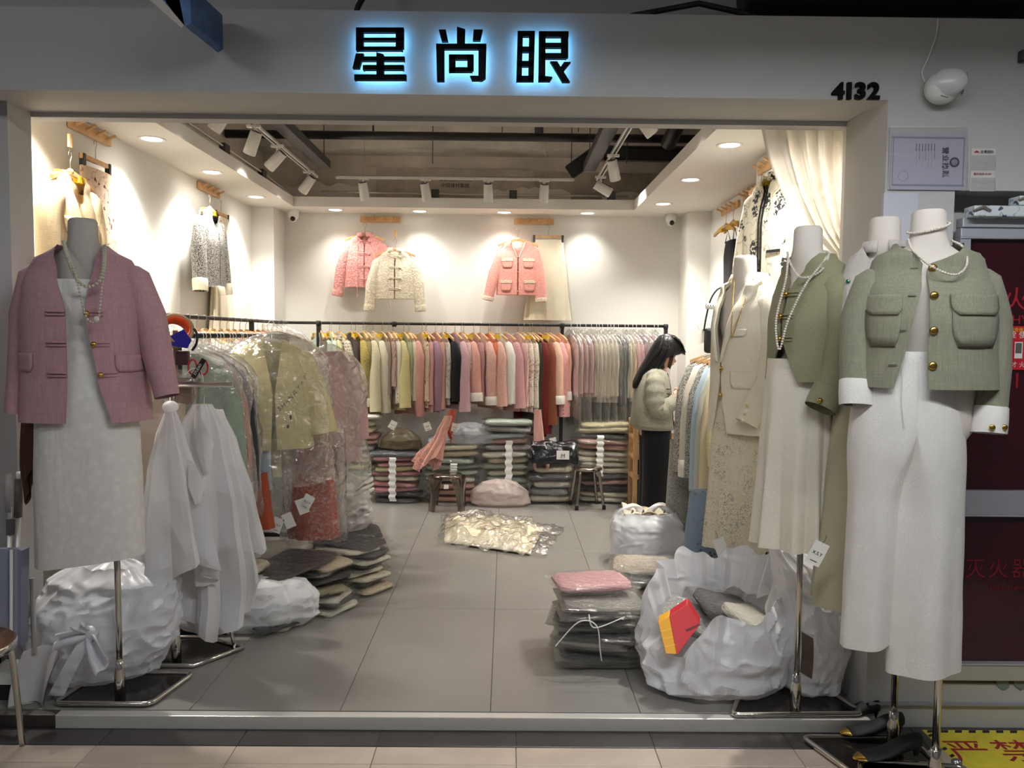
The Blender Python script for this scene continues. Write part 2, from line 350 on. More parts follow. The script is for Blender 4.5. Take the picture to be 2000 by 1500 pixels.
def tray(name, label, pts, wx, holes):
    t = thing(name, label, 'cable tray', pts[0]); o = Vector(pts[0]); m = MB()
    for a, b in zip(pts, pts[1:]):
        a, b = Vector(a)-o, Vector(b)-o; d = b-a; u = d.normalized(); q = u.cross(Vector((0, 0, 1)))
        m.obox((a+b)/2, d/2+u*.01, q*wx, Vector((0, 0, .004))); m.obox((a+b)/2+q*wx+Vector((0, 0, .03)), d/2+u*.01, q*.003, Vector((0, 0, .03))); m.obox((a+b)/2-q*wx+Vector((0, 0, .03)), d/2+u*.01, q*.003, Vector((0, 0, .03)))
    m.build('tray_body', DARKM, t); e_ = Vector(pts[len(pts)//2])-o
    MB().tube([e_+Vector((0, 0, .0)), e_+Vector((0, 0, 3.45-pts[0][2]))], .004, 6).build('hanging_rod', DARKM, t)
    for h in holes:
        MB().lathe([(.011, 0), (.011, .004)], 10).build('punched_hole', mat('pale_hole', (205, 203, 198), .6), t)
        k = t.children[-1]; k.rotation_euler = (pi/2, 0, 0); k.location = Vector(h)-o
tray('cable_tray', 'black cable tray above the back spotlight track', [(-1.62, 6.9, 2.9), (-1.4, 7.06, 2.905), (.56, 7.06, 2.905), (.74, 6.92, 2.9)], .06,
     [(x, 6.995, 2.93) for x in (-1.36, -1.31, -1.26, -1.18, -1.13, -1.08, .3, .35, .4, .46, .51, .545)])
tray('cable_tray', 'grey cable tray above the left spotlight track', [(-1.57, 4.2, 2.92), (-1.57, 6.85, 2.92)], .05, [])
tray('cable_tray', 'grey cable tray above the right spotlight track', [(.70, 4.2, 2.92), (.70, 6.85, 2.92)], .05, [])
LED = emit('spot_lens', (1, .95, .88, 1), 5.0)
HEAD = mat('spot_head_white', (222, 220, 215), .45)
def head(loc, aim, label):
    t = thing('track_spotlight', label, 'spotlight', loc, 'track spotlights'); aim = Vector(aim).normalized()
    MB().box((-.045, -.017, -.022), (.045, .017, -.006)).tube([(0, 0, -.02), (0, 0, -.075)], .011, 10).build('mount', HEAD, t)
    c = Vector((0, 0, -.10)); r = c-aim*.055; f = c+aim*.10
    MB().tube([r, r+aim*.005, f-aim*.004, f], [.034, .038, .042, .040], 20, caps=False).build('housing', HEAD, t, smooth=True)
    MB().tube([r-aim*.001, r+aim*.001], .034, 20).build('rear_cap', DARKM, t)
    MB().tube([f-aim*.006, f-aim*.003], .037, 20).build('lens', LED, t)
    l = light('SPOT', 'spot_lamp', t, f+aim*.012, K_SPOT*(6.5 if 'back track' in label else (5.5 if 'left track' in label else 9)), WARM, spot_size=radians(112 if 'back track' in label else 96), spot_blend=1.0, shadow_soft_size=.03)
    l.rotation_euler = aim.to_track_quat('-Z', 'Y').to_euler()
for i, (y, aim) in enumerate([(4.72, (-.62, .1, -.8)), (5.28, (-.40, .25, -.85)), (5.82, (-.72, .15, -.68)), (6.72, (-.6, .25, -.75))]):
    head((-1.67, y, ZT), aim, 'white spotlight on the left track, %s from the shop front' % ORD[i+1])
for i, (x, aim) in enumerate([(-1.26, (.08, .38, -.92)), (-.72, (.14, .42, -.9)), (-.17, (.02, .40, -.92)), (.32, (-.02, .40, -.92))]):
    head((x, 6.99, ZT), aim, 'white spotlight on the back track, %s from the left' % ORD[i+1])
for i, (y, aim) in enumerate([(4.72, (.66, .15, -.75)), (6.0, (.25, .42, -.87)), (6.8, (.85, .1, -.45))]):
    head((.79, y, ZT), aim, 'white spotlight on the right track, %s from the shop front' % ORD[i+1])
# pipes, conduit, hangers, ducts in the void
def pipe(name, label, cat, path, r, m, n=12):
    t = thing(name, label, cat, path[0]); o = Vector(path[0]); MB().tube([Vector(p)-o for p in path], r, n).build('pipe_run', m, t, smooth=True); return t
t = pipe('sprinkler_pipe', 'thick black pipe crossing the open ceiling void', 'pipe', [(-2.3, 6.55, 3.12), (1.83, 6.55, 3.12)], .035, BLACKM)
for x in (-1.1, .28): MB().lathe([(.008, .03), (.008, .33)], 6, c=(x+2.3, 0, 0)).build('drop_rod', DARKM, t)
pipe('drain_pipe', 'black slanting pipe end beside the right spotlight track', 'pipe', [(1.35, 5.6, 3.38), (1.28, 6.1, 3.1), (1.26, 6.3, 3.02)], .06, BLACKM)
pipe('vertical_pipe', 'short black vertical pipe above the ceiling crossing pipe', 'pipe', [(.245, 6.5, 3.14), (.245, 6.5, 3.45)], .03, BLACKM)
pipe('conduit', 'thin grey electrical conduit with boxes over the back ceiling edge', 'conduit', [(-1.7, 7.3, 2.80), (-1.0, 7.3, 2.79), (-.4, 7.3, 2.785), (1.1, 7.3, 2.785)], .009, STEEL, 8)
for x in (-.66, .05, .95): tag(MB().box((x-.035, 7.27, 2.747), (x+.035, 7.33, 2.825)).build('junction_box', DARKM, bevel=.004), 'grey metal junction box on the back conduit, %s' % {-.66: 'leftmost', .05: 'middle one', .95: 'rightmost'}[x], 'junction box', 'conduit boxes')
pipe('conduit', 'thin metal conduit beside the left ceiling opening edge', 'conduit', [(-1.98, 4.4, 2.80), (-1.97, 6.4, 2.79), (-1.95, 7.1, 2.756)], .009, STEEL, 8)
for i, y in enumerate((4.75, 5.6, 6.45)):
    t = thing('conduit_connector', 'grey conduit connector by left ceiling edge, %s from the shop front' % ORD[i+1], 'connector', (-1.975, y, 2.792), 'conduit connectors')
    MB().box((-.022, -.05, -.046), (.022, .05, .022)).build('box', DARKM, t, bevel=.004); MB().tube([(0, .05, 0), (0, .085, 0)], .015, 8).build('collar', STEEL, t)
for i, (x, y) in enumerate([(-1.35, 6.2), (-.63, 6.7), (-.05, 6.6), (.56, 6.4), (.98, 6.6)]):
    tag(MB().tube([(x, y, 2.93 if i in (1, 4) else 3.13), (x+.004, y, 3.45)], .004, 6).build('threaded_rod', DARKM), 'thin grey hanging rod in the ceiling void, %s from the left' % ORD[i+1], 'rod', 'ceiling rods')
struct(MB().box((XL+.02, 7.3, 3.2), (XR-.02, 7.63, 3.45)).build('ceiling_beam', GREYCON))
STAMP = mat('stamp_print', (66, 60, 54), .8)
bd = thing('plaster_board', 'grey stamped board on the back wall of the ceiling void', 'board', (-.5, 7.62, 2.78)); MB().box((-.75, -.012, 0), (.7, 0, .3)).build('sheet', mat('board_grey', (204, 193, 180), .9, var=.2), bd)
for k, s in enumerate(('石膏板耐水防火', '中国建材集团')): text(s, .045, STAMP, 'stamp', bd, (.0, -.0135, .2-.06*k))
bd = thing('plaster_board', 'brown-grey board with a triangle stamp at right of the ceiling void', 'board', (.9, 7.62, 2.78)); MB().box((-.65, -.010, 0), (.8, 0, .28)).build('sheet', mat('board_grey2', (188, 177, 164), .9, var=.3), bd)
MB().prism([(-.1, -.0115, .14), (.0, -.0115, .19), (.1, -.0115, .14), (.08, -.0115, .14), (0, -.0115, .18), (-.08, -.0115, .14)], (0, .001, 0)).build('triangle_mark', STAMP, bd)
# ragged plaster patches left on the void's back wall
for i, (x0, x1, zc, hh) in enumerate([(-2.2, -1.3, 2.86, .11), (-.2, .6, 2.84, .1), (.9, 1.8, 2.84, .09)]):
    m = MB(); n = 26; top = [(x0+(x1-x0)*k/n, 7.6, zc+hh*(.4+.6*nz3(k*.31, i*3.3, 0))*abs(sin(pi*k/n))**.5+.02) for k in range(n+1)]
    m.prism([(x1, 7.6, zc-.1), (x0, 7.6, zc-.1)]+top, (0, .006, 0)); tag(m.build('plaster_patch', mat('pale_plaster', (240, 233, 222), .95)), 'ragged pale plaster patch in the ceiling void, %s' % ('left', 'middle', 'right')[i], 'plaster', 'plaster patches')

# ---------------------------------------------------------------- corridor ceiling: lamp, beam, duct
t = thing('corridor_tube_lamp', 'long white tube lamp hanging over the corridor', 'lamp', (.9, 1.0, 2.95))
MB().box((-1.1, -.1, .0), (1.1, .1, .06)).build('lamp_body', WHITEPL, t)
for sg in (-1, 1): MB().box((-1.1, sg*.1-.004, -.05), (1.1, sg*.1+.004, .0)).build('cutoff_lip', WHITEPL, t)  # unseen lips, added to keep the tube's light off the fascia
MB().tube([(-1.08, 0, -.02), (1.08, 0, -.02)], .016, 12).build('tube', emit('tube_glow', (.93, .96, 1, 1), K_TUBE), t)
t = thing('corridor_tube_lamp', 'white tube lamp farther along the corridor on the left', 'lamp', (-2.6, -.3, 3.1))
MB().box((-.6, -.04, .0), (.6, .04, .06)).build('lamp_body', WHITEPL, t)
MB().tube([(-.58, 0, -.02), (.58, 0, -.02)], .016, 12).build('tube', emit('tube_glow_dim', (.9, .93, 1, 1), K_TUBE*.5), t)
t = thing('ceiling_bracket', 'blue and grey steel beam end jutting out over the shop front', 'beam', (-1.3, 2.9, 2.68))
a = P(330, 0, 2.75); b = P(368, 52, 2.75); c = P(352, 55, 2.75); d = P(280, 0, 2.75); o = Vector(t.location)
MB().prism([P(300, -30, 2.7)-o, P(292, 0, 2.7)-o, P(354, 54, 2.7)-o, P(360, 48, 2.7)-o, P(345, -30, 2.7)-o], (0, .004, 0)).build('grey_flange', GREYCON, t)
MB().prism([P(306, -30, 2.7)-o, P(318, 0, 2.7)-o, P(362, 52, 2.7)-o, P(373, 44, 2.7)-o, P(371, -30, 2.7)-o], (0, .3, .02)).build('blue_web', mat('blue_steel', (58, 92, 138), .35, .3, var=.4, vscale=20), t)
t = pipe('air_duct', 'wide black duct above the right end of the fascia', 'duct', [(.95, 3.24, 2.94), (2.0, 3.24, 2.94)], .15, BLACKM, 18)
t = thing('duct_box', 'grey metal duct box above the room number', 'duct', (2.3, 3.25, 2.9)); MB().box((-.22, 0, -.16), (.5, .3, .3)).build('casing', mat('duct_grey', (92, 94, 98), .5, .4), t)
for x in (-.15, -.02, .12): MB().ball((x, -.003, .02), .008).build('bolt', DARKM, t)
pipe('cable', 'black cable sagging over the fascia above the sign', 'cable', [(.3, 3.3, 2.74), (.5, 3.25, 2.79), (.75, 3.2, 2.82), (.95, 3.2, 2.78), (1.1, 3.2, 2.73)], .012, BLACKM, 8)
pipe('cable', 'dark cable rising from the fascia over the first sign character', 'cable', [(-.62, 3.2, 2.72), (-.6, 3.22, 2.8), (-.5, 3.25, 3.0)], .012, BLACKM, 8)

# ---------------------------------------------------------------- the back-lit sign
SBLACK = mat('sign_black', (4, 4, 5), .6, spec=.1); SLED = emit('sign_led', (.16, .52, 1, 1), K_SIGN)
def zz(x, y): return (640+x/3, y/3)
def bars(l): return [[(a, b), (c, b), (c, d), (a, d)] for a, b, c, d in l]
GL = {'星': bars([(165, 160, 445, 188), (165, 272, 438, 294), (165, 220, 445, 238), (165, 160, 208, 294), (398, 160, 445, 280)]) +
      [[(165, 312), (210, 312), (185, 398), (145, 398)], [(190, 330), (450, 330), (450, 355), (180, 355)], [(285, 305), (328, 318), (328, 440), (285, 440)]] + bars([(205, 380, 445, 408), (155, 435, 460, 467)]),
      '尚': [[(650, 172), (692, 172), (706, 240), (668, 240)], [(757, 155), (805, 170), (803, 258), (757, 258)], [(855, 172), (908, 172), (893, 235), (850, 235)], [(635, 255), (683, 255), (683, 473), (640, 473)], [(635, 255), (930, 255), (930, 287), (635, 287)],
             [(883, 255), (930, 255), (925, 455), (905, 470), (883, 470)], [(833, 443), (890, 443), (890, 470), (845, 470)]] + bars([(710, 318, 855, 347), (710, 393, 848, 420), (710, 318, 748, 420), (818, 318, 855, 410)]),
      '眼': [[(1113, 180), (1145, 180), (1137, 475), (1105, 475)], [(1181, 180), (1215, 180), (1207, 475), (1175, 475)]] + bars([(1113, 180, 1212, 212), (1112, 272, 1212, 303), (1110, 356, 1208, 388), (1107, 443, 1206, 475)]) +
            [[(1238, 182), (1278, 182), (1275, 473), (1235, 473)]] + bars([(1238, 182, 1412, 215), (1250, 250, 1410, 278), (1250, 310, 1400, 342), (1368, 182, 1410, 335)]) +
            [[(1235, 440), (1318, 450), (1302, 475), (1235, 475)], [(1303, 358), (1345, 358), (1420, 478), (1375, 478)], [(1385, 362), (1425, 362), (1385, 412), (1362, 395)]]}
for ch, lab in (('星', 'left'), ('尚', 'middle'), ('眼', 'right')):
    polys = GL[ch]; xs = [p[0] for q in polys for p in q]; cx = sum((min(xs), max(xs)))/2
    t = thing('sign_character', 'black back-lit sign character with blue halo on the fascia, the %s of three' % lab, 'sign', P(*zz(cx, 480), 3.02), 'shop sign characters'); o = Vector(t.location)
    f = MB(); g = MB()
    for q in polys:
        pts = [P(*zz(*p), 3.01) for p in q]; cc = sum(pts, Vector())/len(pts)
        f.prism([p-o for p in pts], (0, .022, 0)); g.prism([cc+(p-cc)*.93-o+Vector((0, .0225, 0)) for p in pts], (0, .004, 0))
    f.build('letter_face', SBLACK, t); g.build('led_strip', SLED, t)
    for q in polys[:2]:
        p = sum((P(*zz(*k), 3.01) for k in q), Vector())/len(q)-o; MB().tube([p+Vector((0, .02, 0)), p+Vector((0, .05, 0))], .004, 6).build('standoff_pin', STEEL, t)
for ch, x in zip('4132', (1637, 1658, 1680, 1706)):
    o = text(ch, .084, SBLACK, 'room_number_digit', None, P(x, 180, 3.052), ext=.008, bold=.0032, sx=1.05)
    tag(o, 'black raised digit %s over the right corner of the opening' % {'4': 'four', '1': 'one', '3': 'three', '2': 'two'}[ch], 'digit', 'room number')
# ---------------------------------------------------------------- garment builders (local: z=0 at the neck, front towards -Y)
def tab(t, z):
    """piecewise smooth lookup in rows (z, values...) sorted by z ascending"""
    if z <= t[0][0]: return t[0][1:]
    if z >= t[-1][0]: return t[-1][1:]
    for a, b in zip(t, t[1:]):
        if z <= b[0]:
            k = (z-a[0])/(b[0]-a[0]); k = k*k*(3-2*k)*.5+k*.5
            return tuple(p+(q-p)*k for p, q in zip(a[1:], b[1:]))
EXP = 2.4
class Body:
    def __init__(s, prof, gl=None, gr=None, folds=0, amp=0, seed=0, cy=0, slant=0):
        s.prof = sorted(prof); s.gl = sorted(gl) if gl else None; s.gr = sorted(gr) if gr else None; s.folds = folds; s.amp = amp; s.seed = seed; s.cy = cy; s.slant = slant
    def pt(s, th, z):
        w, d = tab(s.prof, z)[:2]; zt = s.prof[0][0]; k = min(1, max(0, (z-s.prof[-1][0])/(zt-s.prof[-1][0]-1e-6)))
        ph = s.folds*th+s.seed*1.7+1.3*sin(th*2+s.seed); f = 1+s.amp*k*(k if s.amp < .12 else .4+.6*k)*(sin(ph) if s.amp < .12 else math.asin(.985*sin(ph))/1.4) if s.folds else 1
        f += .012*nz3(sin(th)*2, cos(th)*2, z*5, 1.6, s.seed)
        sn, cs = sin(th), cos(th); e = 2/EXP
        x = w*f*math.copysign(abs(sn)**e, sn); y = -d*f*math.copysign(abs(cs)**e, cs)
        return Vector((x, y+s.cy, z-s.slant*x*k))
    def front(s, x, z, off=0):
        w, d = tab(s.prof, z)[:2]; q = min(.999, abs(x)/w); return Vector((x, s.cy-d*(1-q**EXP)**(1/EXP)*1.01-off, z))
    def mesh(s, zs=16, n=40):
        z0, z1 = s.prof[0][0], s.prof[-1][0]; m = MB(); rings = []
        for i in range(zs+1):
            z = z0+(z1-z0)*i/zs; w = tab(s.prof, z)[0]
            if s.gl:
                cl = max(-.98, min(.98, tab(s.gl, z)[0]/w)); cr = max(-.98, min(.98, tab(s.gr, z)[0]/w))
                inv = lambda c: math.asin(math.copysign(abs(c)**(EXP/2), c)); a, b = inv(cr), 2*pi+inv(cl)
                rings.append([s.pt(a+(b-a)*k/n, z) for k in range(n+1)])
            else: rings.append([s.pt(2*pi*k/n, z) for k in range(n)])
        return m.loft(rings, not s.gl)
def sleeve(pts, n=16, seed=0, fold=.05, cap=True):
    """pts: (x, y, z, rx, ry) from the shoulder to the cuff; fuller cap on top"""
    sg = 1 if pts[0][0] > 0 else -1; pts = list(pts); a0 = pts[0]; pts[0] = (a0[0]-sg*.022, a0[1], a0[2], a0[3]*.9, a0[4]); P0 = pts[0]; rows = []
    if cap: rows += [(P0[0]-sg*P0[3]*.9, P0[1], P0[2]+P0[3]*.60, P0[3]*.25, P0[4]*.35), (P0[0]-sg*P0[3]*.55, P0[1], P0[2]+P0[3]*.42, P0[3]*.55, P0[4]*.7), (P0[0]-sg*P0[3]*.2, P0[1], P0[2]+P0[3]*.15, P0[3]*.82, P0[4]*.9)]
    for a, b in zip(pts, pts[1:]):
        k = max(1, int(abs(b[2]-a[2])/.055))
        rows += [tuple(p+(q-p)*i/k for p, q in zip(a, b)) for i in range(k)]
    rows.append(pts[-1]); rings = []
    for i, r in enumerate(rows):
        a = rows[max(i-1, 0)]; b = rows[min(i+1, len(rows)-1)]; t = Vector((b[0]-a[0], b[1]-a[1], b[2]-a[2])).normalized()
        u = Vector((1, 0, 0)); u = (u-t*u.dot(t)).normalized(); v = t.cross(u).normalized(); c = Vector(r[:3])
        rings.append([c+u*cos(2*pi*k/n)*r[3]*(1+fold*nz3(cos(2*pi*k/n), sin(2*pi*k/n), r[2]*9, 1.5, seed))+v*sin(2*pi*k/n)*r[4]*(1+fold*nz3(cos(2*pi*k/n), sin(2*pi*k/n), r[2]*9, 1.5, seed+3)) for k in range(n)])
    return MB().loft(rings, True), rows
def patch(B, poly_fn, x0, x1, z0, z1, off=.006, nu=8, nv=5):
    """a pocket/flap that follows the body front; poly_fn(v) narrows it (0..1 from top to bottom)"""
    def fn(u, v):
        k = poly_fn(v); xc = (x0+x1)/2; x = xc+(x0-xc+(x1-x0)*u)*k; z = z1+(z0-z1)*v
        return B.front(x, z, off)
    return MB().grid(fn, nu, nv)
CUTC = lambda v: 1 if v < .7 else 1-.28*(v-.7)/.3
def button(B, t, x, z, m, r=.011):
    p = B.front(x, z, .004); b = MB().lathe([(r*.9, 0), (r, .003), (r*.8, .006), (r*.3, .0075)], 12); o = b.build('button', m, t, smooth=True); o.location = p; o.rotation_euler = (pi/2, 0, 0)
    return o
def cuffring(rows, h, m, t, g=1.1, n=16, name='cuff'):
    zb = rows[-1][2]; a = [r for r in rows if r[2] < zb+h*1.2] or rows[-2:]
    while len(a) < 2: a = rows[-2:]
    e, b = rows[-1], a[0]; d = Vector((b[0]-e[0], b[1]-e[1], b[2]-e[2])).normalized(); u = Vector((1, 0, 0)); u = (u-d*u.dot(d)).normalized(); v = d.cross(u)
    rings = []
    for k, q in ((-.004, g*.99), (0, g), (h*.5, g*1.03), (h, g*1.02), (h+.004, g*.97)):
        c = Vector(e[:3])+d*k; rings.append([c+u*cos(2*pi*j/n)*e[3]*q+v*sin(2*pi*j/n)*e[4]*q for j in range(n)])
    return MB().loft(rings, True).build(name, m, t, smooth=True, solid=.004)
def jacket_prof(L, ws=.2, wc=.21, wh=.22, dc=.11, drop=.055, nw=.075, nd=.06):
    return [(-L, wh, dc*1.0), (-L*.7, (wc+wh)/2*.98, dc*.98), (-.24, wc, dc), (-.15, ws*.97, dc*.85), (-drop-.03, ws*.93, dc*.62), (-drop, ws*.84, dc*.56), (-drop*.45, (ws*.55+nw*.5), dc*.52+.01), (-.006, nw*1.08, nd), (.012, nw, nd*.95)]
SL_HANG = [(.0, 0, -.10, .062, .058), (.025, 0, -.22, .060, .056), (.045, -.01, -.38, .055, .05), (.055, -.02, -.56, .05, .045)]
def jacket(name, label, loc, m, rz=0, L=.6, cat='jacket', group=None, gl=None, gr=None, slv=None, slvR=None, folds=5, amp=.03, cuff=None, cuffh=.07, buttons=(), flaps=(), lining=None, seed=0, n=36, zs=16, solid=.005, frogs=(), collar=None, scale=1, **pk):
    t = thing(name, label, cat, loc, group, rz)
    pr = jacket_prof(L, **pk); ws = pk.get('ws', .2)
    B = Body(pr, gl, gr, folds, amp, seed); B.mesh(zs, n).build('body', m, t, smooth=True, solid=solid)
    for sg, sp in ((-1, slv or SL_HANG), (1, slvR or slv or SL_HANG)):
        mb, rows = sleeve([(sg*(ws*.93+x), y, z, rx, ry) for x, y, z, rx, ry in sp], 16 if n > 24 else 10, seed+sg)
        s = mb.build('sleeve', m, t, smooth=True, solid=solid)
        if cuff: cuffring(rows, cuffh, cuff, s)
    for x, z, bm, r in buttons: button(B, t, x, z, bm, r)
    for k, (x0, x1, z0, z1, fm) in enumerate(flaps):
        patch(B, CUTC, x0, x1, z0, z1, .007).build('pocket', fm or m, t, smooth=True, solid=.006)
    for (x0, x1, z, fm, knob, bside) in frogs:      # knotted fastenings: twin cords and a ball
        f = MB()
        for dz in (-.006, .006): f.tube([B.front(x0+(x1-x0)*k/6, z+dz, .004) for k in range(7)], .0038, 6)
        o = f.build('frog_fastening', fm, t, smooth=True)
        if knob: q = MB().ball(B.front(x1 if bside > 0 else x0, z, .012), .011, 12, 8).build('knob', knob, o, smooth=True)
    if collar == 'stand':
        MB().loft([[Vector(((pk.get('nw', .075)*r)*sin(a), -(pk.get('nd', .06)*r)*cos(a), z)) for a in [.25+(2*pi-.5)*k/20 for k in range(21)]] for r, z in ((1.06, -.008), (1.0, .012), (.96, .034))], False).build('stand_collar', m, t, smooth=True, solid=.005)
    if scale != 1: t.scale = (scale,)*3
    return t, B
def skirt(name, label, loc, m, L=.7, w0=.15, w1=.24, d0=.06, d1=.1, folds=9, amp=.12, rz=0, cat='skirt', group=None, seed=0, n=64, zs=14, waist=None, slant=0, hips=None):
    t = thing(name, label, cat, loc, group, rz)
    B = Body([(-L, w1, d1), (-L*.5, (w0+w1)/2*1.02 if not hips else hips, (d0+d1)/2), (0, w0, d0)], folds=folds, amp=amp, seed=seed, slant=slant)
    B.mesh(zs, n).build('skirt_panel', m, t, smooth=True, solid=.004)
    MB().loft([[Vector((w0*1.02*sin(a), -d0*1.04*cos(a), z)) for a in [2*pi*k/28 for k in range(28)]] for z in (-.03, 0, .004)], True).build('waistband', waist or m, t, smooth=True, solid=.005)
    return t, B
# hangers: z=0 at the top of the hook where it grips the rail
HOOKM = mat('hanger_hook_steel', (176, 172, 164), .3, 1)
def hookpath(r=.014, drop=.10): return [(-r*cos(a), 0, -r+r*sin(a)) for a in [pi*k/8-.6 for k in range(9)]][::1]+[(r*1.05, 0, -r*1.4), (r*.4, 0, -r*2.6), (0, 0, -r*3.4), (0, 0, -drop)]
def hanger_mesh(kind):
    a = MB()
    if kind == 'clip': a.box((-.15, -.008, -.125), (.15, .008, -.10))
    else:
        w, e = {'wood': (.19, .009), 'rackwood': (.13, .008)}.get(kind, (.15, .005))
        rows = []
        for k in range(13):
            x = -w+2*w*k/12; z = -.105-.055*(abs(x)/w)**1.4; h = .011 if 'wood' in kind else .007
            rows.append([(x, -e-.012*abs(x)/w, z-h), (x, e-.012*abs(x)/w, z-h), (x, e-.012*abs(x)/w, z+h), (x, -e-.012*abs(x)/w, z+h)])
        a.loft(rows, True, True, True)
        if 'wood' in kind: a.ball((0, 0, -.1), .016, 8, 6, (1.6, .8, 1))
        else: a.box((-.13, -.003, -.168), (.13, .003, -.16))
    return a
YEL = mat('yellow_foam', (226, 190, 40), .8)
HANG = {}
def hanger(kind, loc, rz, label, group, foam=False, cat='hanger'):
    if kind not in HANG:
        hk = MB().tube(hookpath(), .0022, 6).mesh('hook', HOOKM if kind != 'plastic' else WHITEPL, True)
        bd = hanger_mesh(kind).mesh('arms', WOOD if kind != 'plastic' else mat('clear_hanger_plastic', (225, 225, 222), .3), False)
        fm = MB().box((.05, -.016, -.145), (.12, .014, -.112)).mesh('foam_pad', YEL)
        cl = MB().box((.125, -.014, -.165), (.145, .014, -.098)).mesh('clip', DARKM)
        HANG[kind] = (hk, bd, fm, cl)
    hk, bd, fm, cl = HANG[kind]
    t = thing({'wood': 'wooden_hanger', 'rackwood': 'wooden_hanger', 'plastic': 'plastic_hanger', 'clip': 'clip_hanger'}[kind], label, cat, loc, group, rz)
    obj('hook', hk, t); obj('arms', bd, t)
    if foam:
        for rr_ in (0, pi): obj('foam_pad', fm, t).rotation_euler = (0, 0, rr_)
    if kind == 'clip':
        for rr_ in (0, pi): obj('clip', cl, t).rotation_euler = (0, 0, rr_)
    return t
# film covers over a hung garment: loose crinkled sleeve, z=0 at neck
FILM = film('clear_film', (252, 252, 250), .22, .13, .12, 15., 1.0)
PFILM = film('packet_film', (254, 254, 252), .10, .03, .16, 9., .9)
FILMW = film('hazy_film', (245, 244, 240), .14, .30, .22, 22., .7)
def cover(parent, L, w, d, seed=0, m=None, top=.1, n=40, zs=22, name='film_cover', flare=1.15, cx=0):
    rings = []
    for i in range(zs+1):
        v = i/zs; z = top-(L+top)*v; k = min(1, v/.16); ww = (.025+(w-.025)*k**.6)*(1+(flare-1)*max(0, v-.4)); dd = (.02+(d-.02)*k**.7)*(1+(flare-1)*max(0, v-.4))
        ring = []
        for j in range(n):
            a = 2*pi*j/n; r = 1+.11*nz3(cos(a)*1.6, sin(a)*1.6, z*6, 1, seed)+.05*nz3(cos(a)*5, sin(a)*5, z*13, 1, seed+5)
            ring.append((cx+ww*cos(a)*r, dd*sin(a)*r, z+(.03*nz3(cos(a)*3, sin(a)*3, 0, 1, seed) if i == zs else 0)))
        rings.append(ring)
    return MB().loft(rings, True).build(name, m or FILM, parent, smooth=True)
TAGS = []
def hang_tag(p, label, tilt=0, rz=0, size=(.05, .075), txt='X.S.Y', cord=.05):
    t = thing('hang_tag', label, 'tag', p, 'hang tags', rz); t.rotation_euler = (0, tilt, rz); a, b = size
    MB().box((-a/2, -.0006, -b), (a/2, .0006, 0)).build('card', CARD, t)
    MB().tube([(0, 0, cord), (.003, 0, cord*.4), (0, 0, -.006)], .0009, 5).build('cord', INK, t)
    if txt: text(txt, b*.2, INK, 'print', t, (0, -.0012, -b*.5)); MB().box((-a*.25, -.0011, -b*.86), (a*.25, -.0007, -b*.83)).build('small_print', INK, t)
    return t
# ---------------------------------------------------------------- folded garments in film packets
def pack_mesh(seed, lobes):
    n = 7*lobes+8; rings = []; nx = 12
    for i in range(nx+1):
        u = -1+2*i/nx; e = (1-abs(u)**5)**.35 if abs(u) < 1 else 0.0
        ring = []
        for k in range(n):
            a = 2*pi*k/n; cy, sz = cos(a), sin(a)
            y = math.copysign(abs(cy)**.45, cy); z = math.copysign(abs(sz)**.6, sz)
            if y < 0: y *= 1-.10*abs(sin(lobes*pi*(z+1)/2))*1.0+.0; y = y if y > -1 else -1
            if y < 0: y += .12*(1-abs(sin(lobes*pi*(z+1)/2)))
            s = .6+.4*e
            ring.append((u*.5+.03*nz3(u, y, z, 2, seed)*1, y*.5*(s*.6+.4)+.05*nz3(u*2, z*2, seed, 1.4, 2), .5+.5*z*s*(.86+.24*nz3(u*1.5, y*1.2, 0, 1.3, seed))+.06*nz3(u*3, y*3, 1, 1, seed)))
        rings.append(ring)
    return MB().loft(rings, True, True, True).mesh('folded_garment', CARD, True)
def sleeve_film_mesh(seed):
    rings = []; nx = 16; n = 18
    for i in range(nx+1):
        u = -1+2*i/nx; ed = max(0, abs(u)-.84)/.16; ring = []
        for k in range(n):
            a = 2*pi*k/n; cy, sz = cos(a), sin(a); y = math.copysign(abs(cy)**.5, cy); z = math.copysign(abs(sz)**.6, sz)*(1-ed*.75)
            ring.append((u*.585+.02*nz3(y, z, u, 2, seed), y*.54+.035*nz3(u*4, z*2, k, 1, seed), .5+.56*z+.10*nz3(u*4, y*3, 0, 1, seed+2)))
        rings.append(ring)
    return MB().loft(rings, True).mesh('film_sleeve', PFILM, True)
PACKS = [pack_mesh(s, l) for s, l in ((1, 2), (2, 3), (3, 2), (4, 1), (5, 2))]; FSL = [sleeve_film_mesh(s) for s in range(3)]
pk_rng = random.Random(11)
def packet(loc, size, col, label, group, rz=0, kind='plain', tilt=(0, 0), fm=None):
    t = thing('packed_garment', label, 'packed clothes', loc, group, rz); t.rotation_euler = (tilt[0], tilt[1], rz); t.scale = size
    g = obj('folded_garment', pk_rng.choice(PACKS), t); s = g.material_slots[0]; s.link = 'OBJECT'
    s.material = fabric('pack_%s_%d_%d_%d' % ((kind,)+tuple(col)), col, kind=kind, sc=2.5, bump=.08)
    f = obj('film_sleeve', pk_rng.choice(FSL), t)
    if fm: f.material_slots[0].link = 'OBJECT'; f.material_slots[0].material = fm
    return t
